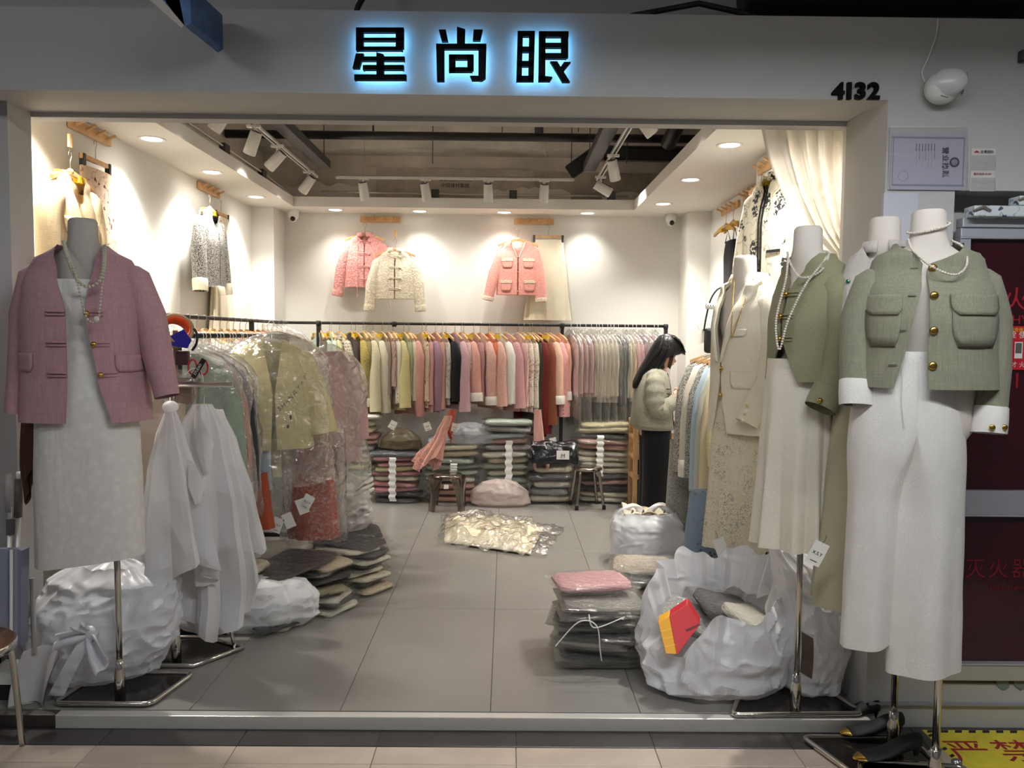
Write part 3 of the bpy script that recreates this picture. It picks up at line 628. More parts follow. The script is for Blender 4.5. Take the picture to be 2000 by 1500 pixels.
# ---------------------------------------------------------------- plastic sacks
def sackmat(name, tint, alpha=.93, rough=.32, crease=(7, 7, 13), bs=.7, tlu=.25):
    if name in MATS: return MATS[name]
    m = bpy.data.materials.new(name); m.use_nodes = True; nt = m.node_tree; L = nt.links; nt.nodes.clear()
    o = N(nt, 'ShaderNodeOutputMaterial'); b = N(nt, 'ShaderNodeBsdfPrincipled', Roughness=rough); b.inputs['Base Color'].default_value = S(tint); b.inputs['Specular IOR Level'].default_value = .6
    tl = N(nt, 'ShaderNodeBsdfTranslucent'); tl.inputs[0].default_value = S(tint); tr = N(nt, 'ShaderNodeBsdfTransparent')
    tc = N(nt, 'ShaderNodeTexCoord'); mp = N(nt, 'ShaderNodeMapping'); mp.inputs['Rotation'].default_value = (.5, .35, .2); mp.inputs['Scale'].default_value = crease; L.new(tc.outputs['Object'], mp.inputs[0])
    n1 = N(nt, 'ShaderNodeTexNoise', noise_type='RIDGED_MULTIFRACTAL', Scale=1., Detail=5., Roughness=.5, Distortion=.6); L.new(mp.outputs[0], n1.inputs['Vector'])
    n2 = N(nt, 'ShaderNodeTexVoronoi', Scale=5., feature='F1'); L.new(tc.outputs['Object'], n2.inputs['Vector'])
    ad = N(nt, 'ShaderNodeMath', operation='ADD'); L.new(n1.outputs[0], ad.inputs[0]); L.new(n2.outputs[0], ad.inputs[1])
    bp = N(nt, 'ShaderNodeBump', Strength=bs, Distance=.035); L.new(ad.outputs[0], bp.inputs['Height']); L.new(bp.outputs[0], b.inputs['Normal'])
    a = N(nt, 'ShaderNodeMixShader'); a.inputs[0].default_value = tlu; L.new(b.outputs[0], a.inputs[1]); L.new(tl.outputs[0], a.inputs[2])
    c = N(nt, 'ShaderNodeMixShader'); c.inputs[0].default_value = alpha; L.new(tr.outputs[0], c.inputs[1]); L.new(a.outputs[0], c.inputs[2])
    L.new(c.outputs[0], o.inputs[0]); MATS[name] = m; return m
SACK = sackmat('white_bag_plastic', (246, 246, 248), .95); SACKG = sackmat('greyish_bag_plastic', (234, 234, 238), .92); COVERW = sackmat('white_cover_cloth', (247, 246, 246), 1, .36, (9, 9, 5), .9, .42)
def ridge(x, y, z, s, k): return 1-abs(nz3(x, y, z, s, k))*2
def sack(parent, rows, n=110, seed=0, amp=.05, name='bag_skin', m=None, open_top=True, lean=(0, 0), fine=.02, zs=60, twist=0, crisp=16):
    """rows: (z, rx, ry, cx, cy) bottom to top"""
    rows = sorted(rows); rings = []
    z0, z1 = rows[0][0], rows[-1][0]
    for i in range(zs+1):
        z = z0+(z1-z0)*i/zs; rx, ry, cx, cy = tab(rows, z); ring = []
        for j in range(n):
            a = 2*pi*j/n+twist*(z-z0); c, s = cos(a), sin(a)
            q = 1+amp*(nz3(c*1.4, s*1.4, z*3, 1.3, seed))*1.6+fine*ridge(c*2+z*2.5, s*2, z*6, 1.5, seed+2)+fine*.8*ridge(c*4, s*4-z*3, z*14, 1.3, seed+4)
            ring.append((cx+rx*q*c, cy+ry*q*s, z+(.012*nz3(c*4, s*4, z*5, 1, seed+9) if i > 2 else 0)))
        rings.append(ring)
    return MB().loft(rings, True, True, not open_top).build(name, m or SACK, parent, auto=crisp)
# ---------------------------------------------------------------- mannequin
def mannequin(label, loc, neck, rz, base, pole_at, pole_top=None, plate='dark', neck_m=None, skirt_len=.72, slim=1):
    """headless cloth torso on a chrome pole; loc = foot of the pole on the floor, neck = base of neck (world)"""
    t = thing('mannequin', label, 'mannequin', loc, 'headless mannequins'); o = Vector(loc); nk = Vector(neck)-o
    R3 = Matrix.Rotation(rz, 3, 'Z')
    rows = [(-.70, .10, .08), (-.62, .155, .105), (-.48, .165, .11), (-.36, .125, .09), (-.22, .155, .12), (-.12, .165, .10), (-.065, .16, .07), (-.035, .11, .06), (-.005, .066, .058), (.03, .055, .055), (.10, .052, .052), (.108, .047, .047)]
    rings = [[nk+R3 @ Vector((rx*(slim if z < -.01 else 1)*sin(a), -ry*(slim if z < -.01 else 1)*cos(a), z)) for a in [2*pi*k/32 for k in range(32)]] for z, rx, ry in rows]
    MB().loft(rings, True, True, False).build('torso', neck_m or LINEN_BODY, t, smooth=True)
    MB().loft([[nk+R3 @ Vector((r*sin(a), -r*cos(a), z)) for a in [2*pi*k/32 for k in range(32)]] for r, z in ((.047, .108), (.043, .112), (.02, .1135))], True, False, True).build('neck_cap', neck_m or LINEN_BODY, t, smooth=True)
    pa = Vector(pole_at)
    MB().tube([pa+Vector((0, 0, .02)), pa+Vector((0, 0, .55)), Vector((nk.x*.25+pa.x*.75, nk.y*.25+pa.y*.75, nk.z-.62))], .0125, 14).build('pole', CHROME, t, smooth=True)
    MB().lathe([(.021, 0), (.021, .10), (.017, .12), (.017, .155), (.013, .157)], 16, c=(pa.x, pa.y, .012)).build('pole_socket', CHROME, t, smooth=True)
    # base: bent chrome rod frame with a thin plate
    pts = [Vector(p) for p in base]; path = []
    for i, p in enumerate(pts):
        a, b = pts[i-1], pts[(i+1) % len(pts)]
        for k in range(6):
            u = k/5; q0 = p+(a-p).normalized()*.035; q1 = p+(b-p).normalized()*.035; path.append((q0*(1-u)+p*u)*(1-u)+(p*(1-u)+q1*u)*u)
    path.append(path[0]); MB().tube([q+Vector((0, 0, .014)) for q in path], .0105, 10, caps=False).build('base_frame', CHROME, t, smooth=True)
    cen = sum(pts, Vector())/len(pts)
    MB().prism([cen+(p-cen)*.97+Vector((0, 0, .008)) for p in pts], (0, 0, .004)).build('base_plate', mat('dark_mirror_plate', (70, 66, 64), .12, .8), t)
    return t
def necklace(label, path, r=.005, m=None, gap=1.9):
    pts = [Vector(p) for p in path]; t = thing('pearl_necklace', label, 'necklace', pts[len(pts)//2]); o = Vector(t.location); m0 = MB(); acc = 0; last = None
    for a, b in zip(pts, pts[1:]):
        L = (b-a).length; k = acc
        while k < L: m0.ball(a+(b-a)*(k/L)-o, r, 7, 5); k += r*gap
        acc = k-L
    m0.build('pearl_strand', m or PEARL, t, smooth=True); MB().tube([p-o for p in pts], r*.2, 4).build('string', m or PEARL, t); return t
def curve(pts, n=40):
    """Catmull-Rom through points"""
    pts = [Vector(p) for p in pts]; q = [pts[0]]+pts+[pts[-1]]; out = []
    for i in range(1, len(q)-2):
        for k in range(max(2, n//(len(pts)-1))):
            u = k/max(2, n//(len(pts)-1)); a, b, c, d = q[i-1], q[i], q[i+1], q[i+2]
            out.append(.5*((2*b)+(c-a)*u+(2*a-5*b+4*c-d)*u*u+(3*b-a-3*c+d)*u**3))
    return out+[pts[-1]]
# ---------------------------------------------------------------- peg rails and cameras on the walls
def peg_rail(c, rz, label, L=.38, n=4):
    t = thing('peg_rail', label, 'peg rail', c, 'wooden peg rails', rz)
    MB().box((-L/2, -.018, -.028), (L/2, 0, .028)).build('board', WOOD, t, bevel=.003)
    for k in range(n):
        x = -L/2+L*(k+.5)/n; MB().tube([(x, -.016, 0), (x, -.07, .022)], .0085, 10).build('peg', WOOD, t)
peg_rail(P(743, 429, YB-.005), 0, 'wooden peg rail on the back wall above the pink lace jacket')
peg_rail(P(1043, 433, YB-.005), 0, 'wooden peg rail on the back wall above the pink tweed jacket')
peg_rail((XL+.002, 4.49, 2.61), pi/2, 'wooden peg rail on the left wall near the shop front', .44)
peg_rail((XL+.002, 6.25, 2.61), pi/2, 'wooden peg rail on the left wall above the grey tweed jacket', .44)
peg_rail((XR-.002, 6.65, 2.58), -pi/2, 'wooden peg rail on the right wall above the black slip dress', .5)
peg_rail((XR-.002, 6.05, 2.60), -pi/2, 'wooden peg rail half hidden behind the right wall pier', .44)
peg_rail((1.618, 4.9, 2.57), -pi/2, 'wooden peg rail on the right pier above the toile jacket', .44)
for x, s in ((573, 'left'), (1310, 'right')):
    c = P(x, 421 if s == 'left' else 433, 7.5); c.z = ZC
    t = thing('dome_camera', 'white dome security camera in the %s back ceiling corner' % s, 'camera', c)
    MB().lathe([(.05, 0), (.05, -.025), (.047, -.06), (.04, -.075)], 20).build('housing', WHITEPL, t, smooth=True)
    MB().ball((0, -.012, -.075), .036, 16, 12).build('dome', WHITEPL, t, smooth=True)
    MB().ball((.004, -.038, -.082), .024, 14, 10).build('lens', DARKLENS, t, smooth=True)

# ---------------------------------------------------------------- garments on the walls
PINKLACE = fabric('pink_lace', (236, 180, 172), (222, 152, 146), 'lace'); CREAMLACE = fabric('cream_lace', (232, 224, 206), (214, 202, 178), 'lace')
PINKTW = fabric('pink_tweed', (228, 152, 140), (240, 178, 166), 'tweed'); CREAM = fabric('cream_cloth', (238, 230, 205)); IVORY = fabric('ivory_cloth', (240, 236, 224), rough=.6)
GREYTW = fabric('grey_tweed', (176, 172, 164), (70, 70, 70), 'tweed'); OATM = fabric('oat_cloth', (232, 208, 166), (222, 194, 148), 'linen')
ROSESK = fabric('rose_print', (226, 196, 170), (96, 40, 36), 'floral'); TOILE = fabric('toile_print', (232, 224, 200), (38, 38, 46), 'toile', 1.0)
BLKF = fabric('black_cloth', (20, 20, 22)); TRIM = fabric('cream_trim', (240, 226, 204), (206, 176, 150), 'tweed')
CARDGAP = ([(-.6, -.004), (-.08, -.006), (0, -.05), (.02, -.07)], [(-.6, .004), (-.08, .006), (0, .05), (.02, .07)])
def wall_hang(kind, p, rz, label, group=None, foam=False, ext=False):
    h = hanger(kind, p, rz, label, group or 'wall hangers', foam)
    if ext: MB().box((-.012, -.006, .02), (.012, .006, .085)).build('hook_extender', WOOD, h); MB().tube([(0, 0, .0), (0, 0, .03)], .002, 6).build('wire', HOOKM, h)
    return h
p = P(713, 462, 7.555); wall_hang('wood', p+Vector((0, 0, .125)), 0, 'wooden hanger holding the pink lace jacket on back wall')
bm = [(-.004+.0, -.1-.085*k, GOLD, .006) for k in range(4)]
FRP = lambda m, z0, n, dz: [(-.05, .05, z0-dz*k, m, m, 1) for k in range(n)]
t, B = jacket('lace_jacket', 'pink lace stand-collar jacket hanging on the back wall', p, PINKLACE, 0, .48, gl=CARDGAP[0], gr=CARDGAP[1], ws=.19, wc=.19, wh=.195, dc=.05, collar='stand', frogs=FRP(PINKLACE, -.05, 4, .12), slv=[(.005, 0, -.1, .055, .03), (.045, -.01, -.3, .052, .03), (.085, -.02, -.56, .046, .03)], cuff=PINKLACE, cuffh=.05, seed=1)
MB().tube([B.front(-.06, -.08, .006), B.front(-.065, -.3, .008), B.front(-.065, -.45, .01)+Vector((0, 0, -.12))], .003, 6).build('ribbon', PINKLACE, t)
p = P(772, 492, 7.48); wall_hang('wood', p+Vector((0, 0, .12)), 0, 'wooden hanger holding the cream lace jacket on back wall', ext=True)
t, B = jacket('lace_jacket', 'cream lace stand-collar jacket hanging before the pink one on the back wall', p, CREAMLACE, 0, .44, gl=CARDGAP[0], gr=CARDGAP[1], ws=.19, wc=.195, wh=.19, dc=.05, collar='stand', frogs=FRP(CREAMLACE, -.05, 4, .1), slv=[(.005, 0, -.1, .056, .03), (.04, -.01, -.3, .054, .03), (.065, -.02, -.55, .046, .03)], cuff=CREAMLACE, cuffh=.05, seed=2)
for s in [o for o in t.children if o.name.startswith('sleeve')]: pass
MB().tube([B.front(-.06, -.08, .006), B.front(-.065, -.3, .008), B.front(-.03, -.43, .01)+Vector((0, 0, -.1))], .003, 6).build('ribbon', CREAMLACE, t)
p = P(1012, 472, 7.5); wall_hang('wood', p+Vector((0, 0, .12)), 0, 'wooden hanger holding the pink tweed jacket on back wall')
g = ([(-.6, -.05), (-.5, -.006), (-.14, -.006), (-.02, -.07), (.02, -.072)], [(-.6, .05), (-.5, .006), (-.14, .006), (-.02, .07), (.02, .072)])
fl = [(-.15, -.05, -.25, -.165, None), (.05, .15, -.25, -.165, None), (-.16, -.06, -.47, -.37, None), (.06, .16, -.47, -.37, None)]
t, B = jacket('tweed_jacket', 'pink tweed jacket with cream braid pockets hanging on the back wall', p, PINKTW, 0, .5, gl=g[0], gr=g[1], ws=.185, wc=.19, wh=.2, dc=.05, flaps=fl, buttons=[(.0, -.2-.09*k, GOLD, .009) for k in range(4)], cuff=TRIM, cuffh=.03, slv=[(.0, 0, -.1, .055, .03), (.05, -.01, -.3, .052, .03), (.11, -.02, -.55, .046, .03)], slvR=[(.0, 0, -.1, .055, .03), (.03, -.01, -.3, .052, .03), (.05, -.02, -.56, .046, .03)], seed=3)
for x0, x1, z in ((-.15, -.05, -.175), (.05, .15, -.175), (-.16, -.06, -.38), (.06, .16, -.38)): patch(B, lambda v: 1, x0-.004, x1+.004, z-.012, z+.016, .012, 8, 2).build('pocket_braid', TRIM, t, solid=.006)
for sg in (-1, 1): MB().tube([B.front(sg*x, z, .006) for x, z in ((.008, -.15), (.03, -.1), (.055, -.05), (.07, -.005))], .011, 6, flat=.5).build('neck_braid', TRIM, t)
p = P(1071, 463, 7.58); hanger('clip', p+Vector((0, 0, .115)), 0, 'wooden clip hanger holding the cream skirt on back wall', 'wall hangers')
skirt('skirt', 'long cream skirt clipped beside the pink tweed jacket on back wall', p+Vector((0, 0, -.03)), CREAM, .76, .14, .21, .02, .035, 7, .1, seed=3)
# left wall
p = XP(138, 343, -2.2); wall_hang('wood', p+Vector((0, 0, .12)), pi/2, 'wooden hanger holding the oat jacket on left wall', foam=True, ext=True)
jacket('jacket', 'oat coloured collarless jacket hanging on the left wall near the front', p, OATM, pi/2, .62, gl=[(-.7, -.006), (-.25, -.006), (0, -.075)], gr=[(-.7, .02), (-.25, .01), (0, .075)], ws=.2, wc=.21, wh=.22, dc=.06, flaps=[(-.16, -.05, -.3, -.22, None), (.05, .16, -.3, -.22, None)], seed=4)
p = XP(187, 320, -2.27); hanger('clip', p+Vector((0, 0, .125)), pi/2, 'wooden clip hanger holding the rose print skirt on left wall', 'wall hangers')
skirt('skirt', 'beige skirt with dark rose print hanging on the left wall', p+Vector((0, 0, -.04)), ROSESK, .8, .15, .23, .025, .05, 6, .12, rz=pi/2, seed=5)
p = XP(410, 412, -2.2); wall_hang('wood', p+Vector((0, 0, .12)), pi/2, 'wooden hanger holding the grey tweed jacket on left wall', foam=True)
jacket('tweed_jacket', 'grey tweed jacket with cream turned cuffs hanging on the left wall', p, GREYTW, pi/2, .55, gl=[(-.7, -.006), (-.3, -.006), (0, -.07)], gr=[(-.7, .006), (-.3, .006), (0, .07)], ws=.2, wc=.21, wh=.22, dc=.07, cuff=CREAM, cuffh=.08, slv=[(.0, 0, -.10, .062, .05), (.04, 0, -.3, .06, .05), (.07, -.02, -.6, .055, .045)], seed=6)
p = XP(432, 418, -2.29); hanger('clip', p+Vector((0, 0, .11)), pi/2, 'wooden clip hanger behind the grey tweed jacket on left wall', 'wall hangers')
skirt('skirt', 'pale cream skirt hanging behind the grey tweed jacket', p+Vector((0, 0, -.03)), CREAM, .95, .15, .24, .02, .035, 8, .14, rz=pi/2, seed=7)
# right wall
for k, (x, y) in enumerate(((1432, 435), (1418, 442))): hanger('wood', XP(x, y, 1.76-.04*k)+Vector((0, 0, .11)), -pi/2+.15*k, 'wooden hanger with yellow pads over the black slip dress, %s' % ('rear', 'front')[k], 'wall hangers', True)
p = XP(1430, 470, 1.78); t = thing('slip_dress', 'black slip dress with thin straps hanging on the right wall', 'dress', p, rz=-pi/2)
B = Body([(-.85, .2, .05), (-.3, .15, .04), (-.1, .15, .045), (0, .13, .03)], folds=7, amp=.06, seed=2); B.mesh(14, 40).build('dress_body', BLKF, t, smooth=True, solid=.003)
for sg in (-1, 1): MB().tube([(sg*.11, -.025, -.01), (sg*.09, -.01, .09), (sg*.1, .02, -.01)], .004, 6).build('strap', BLKF, t)
p = XP(1471, 430, 1.72); wall_hang('wood', p+Vector((0, 0, .12)), -pi/2, 'wooden hanger holding the dusty pink jacket on right wall', ext=True); jacket('jacket', 'dusty pink jacket on the right wall behind the toile jacket', p, fabric('dusty_pink', (196, 140, 142)), -pi/2, .55, ws=.18, dc=.05, seed=9, n=28)
p = XP(1512, 352, 1.44); wall_hang('wood', p+Vector((0, 0, .12)), -pi/2+.35, 'wooden hanger holding the toile jacket on right pier', foam=True)
t, B = jacket('toile_jacket', 'ivory jacket with black toile print hanging on the right pier', p, TOILE, -pi/2+.35, .62, gl=[(-.7, -.006), (-.08, -.006), (.02, -.06)], gr=[(-.7, .006), (-.08, .006), (.02, .06)], ws=.2, wc=.21, wh=.22, dc=.08, collar='stand', seed=10, slv=[(.0, 0, -.10, .062, .05), (.04, 0, -.3, .06, .05), (.08, -.02, -.6, .052, .045)], cuff=BLKF, cuffh=.05)
for sg in (-1, 1): MB().tube([B.front(sg*.012, -z/20*.6-.03, .005) for z in range(20)], .006, 6, flat=.6).build('black_piping', BLKF, t)
patch(B, lambda v: 1, .06, .15, -.40, -.385, .007, 6, 1).build('pocket_piping', BLKF, t, solid=.004)
p = XP(1552, 430, 1.54); wall_hang('wood', p+Vector((0, 0, .12)), -pi/2, 'wooden hanger holding the black jacket beside the curtain'); jacket('jacket', 'black jacket half hidden between the toile jacket and the curtain', p, BLKF, -pi/2, .6, ws=.18, dc=.05, seed=12, n=24)

# ---------------------------------------------------------------- the back rail
RA, RB = P(622, 631, 7.33), P(1303, 638, 7.33); RZ = 1.603
t = thing('clothes_rack', 'black steel clothes rail standing along the back wall', 'clothes rack', (-.13, 7.33, 0)); o = Vector(t.location)
MB().tube([Vector((RA.x-.55, 7.33, RZ))-o, Vector((1.5, 7.33, RZ))-o], .0135, 12).build('rail', BLACKM, t, smooth=True)
for x in (RA.x, P(770, 640, 7.33).x, P(1098, 640, 7.33).x, 1.48):
    if x != P(770, 640, 7.33).x: MB().box((x-.016-o.x, -.016, 0), (x+.016-o.x, .016, RZ-.005)).build('post', BLACKM, t)
    MB().lathe([(.02, -.03), (.024, -.01), (.024, .012), (.016, .02)], 12, c=(x-o.x, 0, RZ)).build('joint', BLACKM, t, smooth=True)
RACK = [  # x of the near sleeve, hem y, colour, second colour, cloth, words, white cuff, in film, film bottom y
 (632, 800, (92, 78, 62), None, 'plain', 'dark olive-brown jacket', 0, 0), (641, 802, (172, 184, 166), (150, 166, 150), 'tweed', 'mint tweed jacket', 0, 0), (656, 770, (196, 208, 186), None, 'plain', 'pale mint shirt', 0, 0),
 (664, 800, (196, 192, 146), None, 'plain', 'pale olive jacket', 0, 0), (683, 806, (178, 162, 138), (228, 218, 200), 'plaid', 'beige plaid jacket', 0, 0), (699, 808, (72, 62, 54), None, 'plain', 'dark brown jacket', 0, 0),
 (714, 806, (178, 160, 88), (110, 92, 48), 'ditsy', 'mustard speckled jacket', 1, 0), (724, 808, (150, 140, 92), None, 'plain', 'olive jacket', 0, 0), (735, 812, (212, 202, 172), (196, 184, 152), 'linen', 'oatmeal jacket', 0, 0), (752, 822, (216, 208, 184), None, 'plain', 'cream blouse', 0, 0),
 (763, 790, (150, 136, 118), None, 'plain', 'taupe blouse', 0, 0), (773, 770, (192, 160, 150), (130, 96, 90), 'stripe', 'ruffled striped blouse', 0, 0), (782, 800, (218, 210, 188), None, 'plain', 'ivory jacket', 0, 0), (793, 812, (204, 194, 140), (190, 178, 122), 'linen', 'khaki yellow jacket', 0, 0),
 (806, 790, (160, 164, 132), None, 'plain', 'sage jacket', 0, 0), (814, 800, (212, 204, 168), None, 'plain', 'light khaki jacket', 0, 0), (822, 820, (214, 158, 148), None, 'plain', 'salmon pink blouse with gathered cuffs', 0, 0), (838, 806, (204, 186, 156), (150, 110, 90), 'floral', 'beige floral blouse', 0, 0),
 (846, 815, (206, 154, 150), None, 'plain', 'rose pink jacket', 0, 0), (858, 815, (166, 130, 146), None, 'plain', 'mauve jacket', 0, 0), (870, 812, (206, 156, 146), None, 'plain', 'soft coral jacket', 0, 0), (880, 800, (196, 186, 176), (120, 96, 92), 'ditsy', 'grey floral blouse', 0, 0),
 (895, 798, (20, 20, 22), None, 'plain', 'black blazer', 0, 0), (912, 810, (202, 164, 170), None, 'plain', 'pale mauve jacket', 0, 0), (922, 800, (214, 186, 176), (160, 120, 116), 'ditsy', 'blush floral blouse', 0, 0), (933, 792, (222, 166, 154), None, 'plain', 'bright salmon jacket', 1, 0),
 (947, 795, (192, 146, 144), None, 'plain', 'dusty rose jacket', 0, 0), (964, 800, (226, 184, 172), (212, 166, 154), 'tweed', 'light pink tweed jacket', 1, 0), (975, 798, (214, 120, 86), None, 'plain', 'orange blouse', 0, 0), (984, 808, (222, 178, 162), (204, 158, 144), 'tweed', 'peach tweed jacket', 0, 0),
 (1003, 800, (236, 232, 222), None, 'plain', 'white shirt', 0, 0), (1019, 812, (206, 158, 158), (190, 140, 142), 'tweed', 'rose tweed jacket', 0, 0), (1035, 812, (226, 190, 182), (206, 160, 152), 'stripe', 'pink ruffled blouse', 0, 0), (1045, 812, (232, 218, 202), (160, 70, 60), 'ditsy', 'white blouse with red flowers', 0, 0),
 (1055, 815, (228, 216, 196), (120, 120, 84), 'ditsy', 'ivory leaf print blouse', 0, 0), (1063, 832, (66, 70, 56), None, 'plain', 'dark green skirt suit', 0, 0), (1072, 862, (112, 36, 34), None, 'plain', 'long dark red coat', 0, 0), (1083, 845, (124, 68, 44), None, 'plain', 'long rust brown coat', 0, 0),
 (1097, 798, (230, 184, 162), None, 'plain', 'peach jacket', 1, 0), (1108, 822, (230, 172, 168), (216, 150, 148), 'tweed', 'candy pink tweed jacket', 0, 0), (1119, 800, (228, 170, 150), None, 'plain', 'coral pink jacket', 1, 0)]
for k, x in enumerate((1132, 1142, 1152, 1163)): RACK.append((x, 782, (208, 168, 168), None, 'plain', 'dusty pink shirt in clear film', 0, 828))
for k, x in enumerate((1172, 1180, 1188, 1196, 1204, 1212)): RACK.append((x, 792, (214, 202, 184), None, 'plain', 'cream shirt in clear film', 0, 828))
for k, x in enumerate((1220, 1229)): RACK.append((x, 800, (62, 66, 78), None, 'plain', 'navy grey jacket in clear film', 0, 832))
for x, c, wd in ((1238, (226, 214, 192), 'ivory shirt in clear film'), (1246, (216, 196, 160), 'straw shirt in clear film'), (1254, (222, 172, 182), 'pink shirt in clear film'), (1262, (222, 168, 182), 'pink shirt in clear film'), (1272, (76, 78, 88), 'slate jacket in clear film'), (1284, (224, 176, 186), 'rose shirt in clear film'), (1296, (226, 180, 190), 'pale rose shirt in clear film'), (1306, (226, 176, 188), 'pink blouse in clear film')): RACK.append((x, 790, c, None, 'plain', wd, 0, 822))
WHC = fabric('white_cuff', (238, 233, 220)); rr = random.Random(3); FOLDN = {}
for i, (x, hy, c, c2, kd, wd, wc, fb) in enumerate(RACK):
    main = i in (1, 3, 4, 6, 8, 9, 13, 16, 19, 22, 23, 25, 27, 29, 30, 31, 36, 37, 38, 39)
    phi = radians(rr.uniform(40, 50) if main else (rr.uniform(26, 36) if not fb else rr.uniform(15, 24))); near = P(x, 640, 7.12); hx = near.x-.19*sin(phi)
    hx = max(hx, RA.x+.02) if i > 1 else hx+.02
    p = Vector((hx, 7.33, RZ+.0165)); rz = -pi/2+phi
    L = max(.4, (hy-662)/1540*7.12); m = fabric('rack_%d_%d_%d_%s' % (c+(kd,)), c, c2, kd)
    film_b = kd == 'plain' and fb
    hanger('plastic' if fb else 'rackwood', p, rz, '%s hanger holding the %s, %s on back rail' % ('clear plastic' if fb else ('yellow-padded wooden' if i % 4 == 1 else 'wooden'), wd.replace(' in clear film', ''), ordinal(i+1)), 'clear hangers on the back rail' if fb else ('padded hangers on the back rail' if i % 4 == 1 else 'wooden hangers on the back rail'), i % 4 == 1 and not fb)
    sw = rr.uniform(-.02, .035)
    n = p-Vector((0, 0, .118)); wl = rr.uniform(.94, 1.05); ry = .038 if main else (.024 if not fb else .02)
    if main: sv = [(.0, -.002, -.085, .042*wl, .028), (.015, -.008, -.2, .056*wl, .042), (.02+sw*.4, -.014-sw*.5, -L*.6, .061, .048), (.03+sw, -.01-sw, -L*rr.uniform(.95, 1.02), .06 if 'gathered' not in wd else .034, .05)]
    else: sv = [(-.015, 0, -.09, .045*wl, ry), (-.01, -.004, -.24, .046*wl, ry), (-.012, -.01, -L*.62, .044, ry), (.0, -.012, -L*rr.uniform(.9, .98), .042, ry)]
    if 'gathered' in wd: sv[2] = (.0, -.01, -L*.8, .066, ry+.008)
    t, B = jacket('hung_garment', '%s on the back rail, %s garment from the left' % (wd, ordinal(i+1)), n, m, rz, L, 'coat' if 'coat' in wd else ('shirt' if 'shirt' in wd else ('blouse' if 'blouse' in wd else 'jacket')), 'garments on the back rail', folds=4, amp=.05, ws=.165, wc=.17, wh=.175, dc=.026, drop=.05, nw=.05, nd=.022, slv=sv, cuff=WHC if wc else None, cuffh=.07, n=20, zs=9, solid=0, seed=i)
    if i in (22, 27, 31, 39, 12): 
        for k in range(3):
            b = MB().ball((.165*.93+.01+.035, -.012-.028, -L+.03+.035*k), .006, 8, 6).build('cuff_button', GOLD, t, smooth=True)
    if fb: cover(t, (fb-650)/1540*7.12, .235, .034, i, FILM if i % 2 else PFILM, .07, 24, 12)
for k, (x, y, nm) in enumerate(((771, 826, 'under the cream blouse'), (832, 828, 'under the beige floral blouse'), (890, 830, 'under the black blazer'), (1079, 858, 'below the rust brown coat'))):
    hang_tag(P(x, y-3, 6.98), 'white paper hang tag dangling %s on the back rail' % nm, (.5, -.35, .2, -.2)[k], 0, (.06, .075), 'X.S.Y', .06)

# ---------------------------------------------------------------- folded stock under the back rail
COLS = {'cream': (232, 222, 198), 'ivory': (226, 220, 206), 'pale yellow': (224, 212, 156), 'pink': (214, 142, 146), 'salmon': (222, 164, 150), 'rose': (198, 118, 134), 'pale blue': (176, 190, 200), 'grey': (160, 158, 154), 'mint': (184, 198, 184), 'sage': (160, 170, 152),
        'black': (34, 34, 38), 'navy': (48, 52, 64), 'khaki': (178, 168, 132), 'beige': (212, 194, 166), 'dusty pink': (206, 164, 156), 'charcoal': (74, 74, 78)}
def stack(x0, x1, ytop, ybot, Y, depth, cols, where, group, jit=.02, fm=None, z0=0.003, rot=.12):
    a, b = P(x0, ybot, Y), P(x1, ybot, Y); top = P((x0+x1)/2, ytop, Y).z; h = (top-z0)/len(cols); w = b.x-a.x; q = random.Random(int(x0))
    for k, cn in enumerate(cols):
        n = len(cols)-k; pos = 'topmost' if n == 1 else ('lowest' if k == 0 else ordinal(n)+' from top')
        packet((a.x+w/2+q.uniform(-jit, jit), Y+depth/2+q.uniform(-jit, jit), z0+h*k), (w*q.uniform(.78, .96), depth*q.uniform(.78, .92), h*q.uniform(.98, 1.12)), COLS[cn], '%s folded packet, %s of the %s' % (cn, pos, where), group, q.uniform(-rot, rot), tilt=(q.uniform(-.05, .05), q.uniform(-.05, .05)), fm=fm)
G = 'film-packed clothes stacked under the back rail'
stack(650, 736, 812, 978, 7.0, .36, ['beige', 'cream', 'pale yellow', 'ivory', 'pale blue', 'pale yellow', 'salmon', 'pale blue', 'grey', 'salmon', 'pink', 'pale yellow', 'cream', 'ivory'], 'far left back stack', G)
stack(722, 820, 884, 980, 6.93, .34, ['black', 'navy', 'rose', 'pink', 'cream', 'rose', 'pale yellow', 'pink', 'rose', 'navy'], 'pink taped back stack', G)
stack(826, 936, 858, 980, 6.96, .34, ['salmon', 'dusty pink', 'salmon', 'ivory', 'mint', 'sage', 'mint', 'beige', 'cream', 'pale blue'], 'back stack behind the smoked stool', G)
stack(940, 1036, 822, 982, 6.98, .36, ['dusty pink', 'ivory', 'mint', 'mint', 'cream', 'sage', 'beige', 'ivory', 'grey', 'dusty pink', 'pale blue', 'grey', 'mint'], 'tall middle back stack', G)
stack(1032, 1122, 884, 984, 6.94, .34, ['cream', 'grey', 'ivory', 'charcoal', 'cream', 'black', 'black'], 'back stack with the black top', G)
stack(1126, 1236, 826, 980, 6.98, .36, ['ivory', 'cream', 'navy', 'dusty pink', 'charcoal', 'cream', 'ivory', 'cream', 'ivory', 'salmon', 'dusty pink', 'charcoal', 'khaki', 'khaki'], 'far right back stack', G)
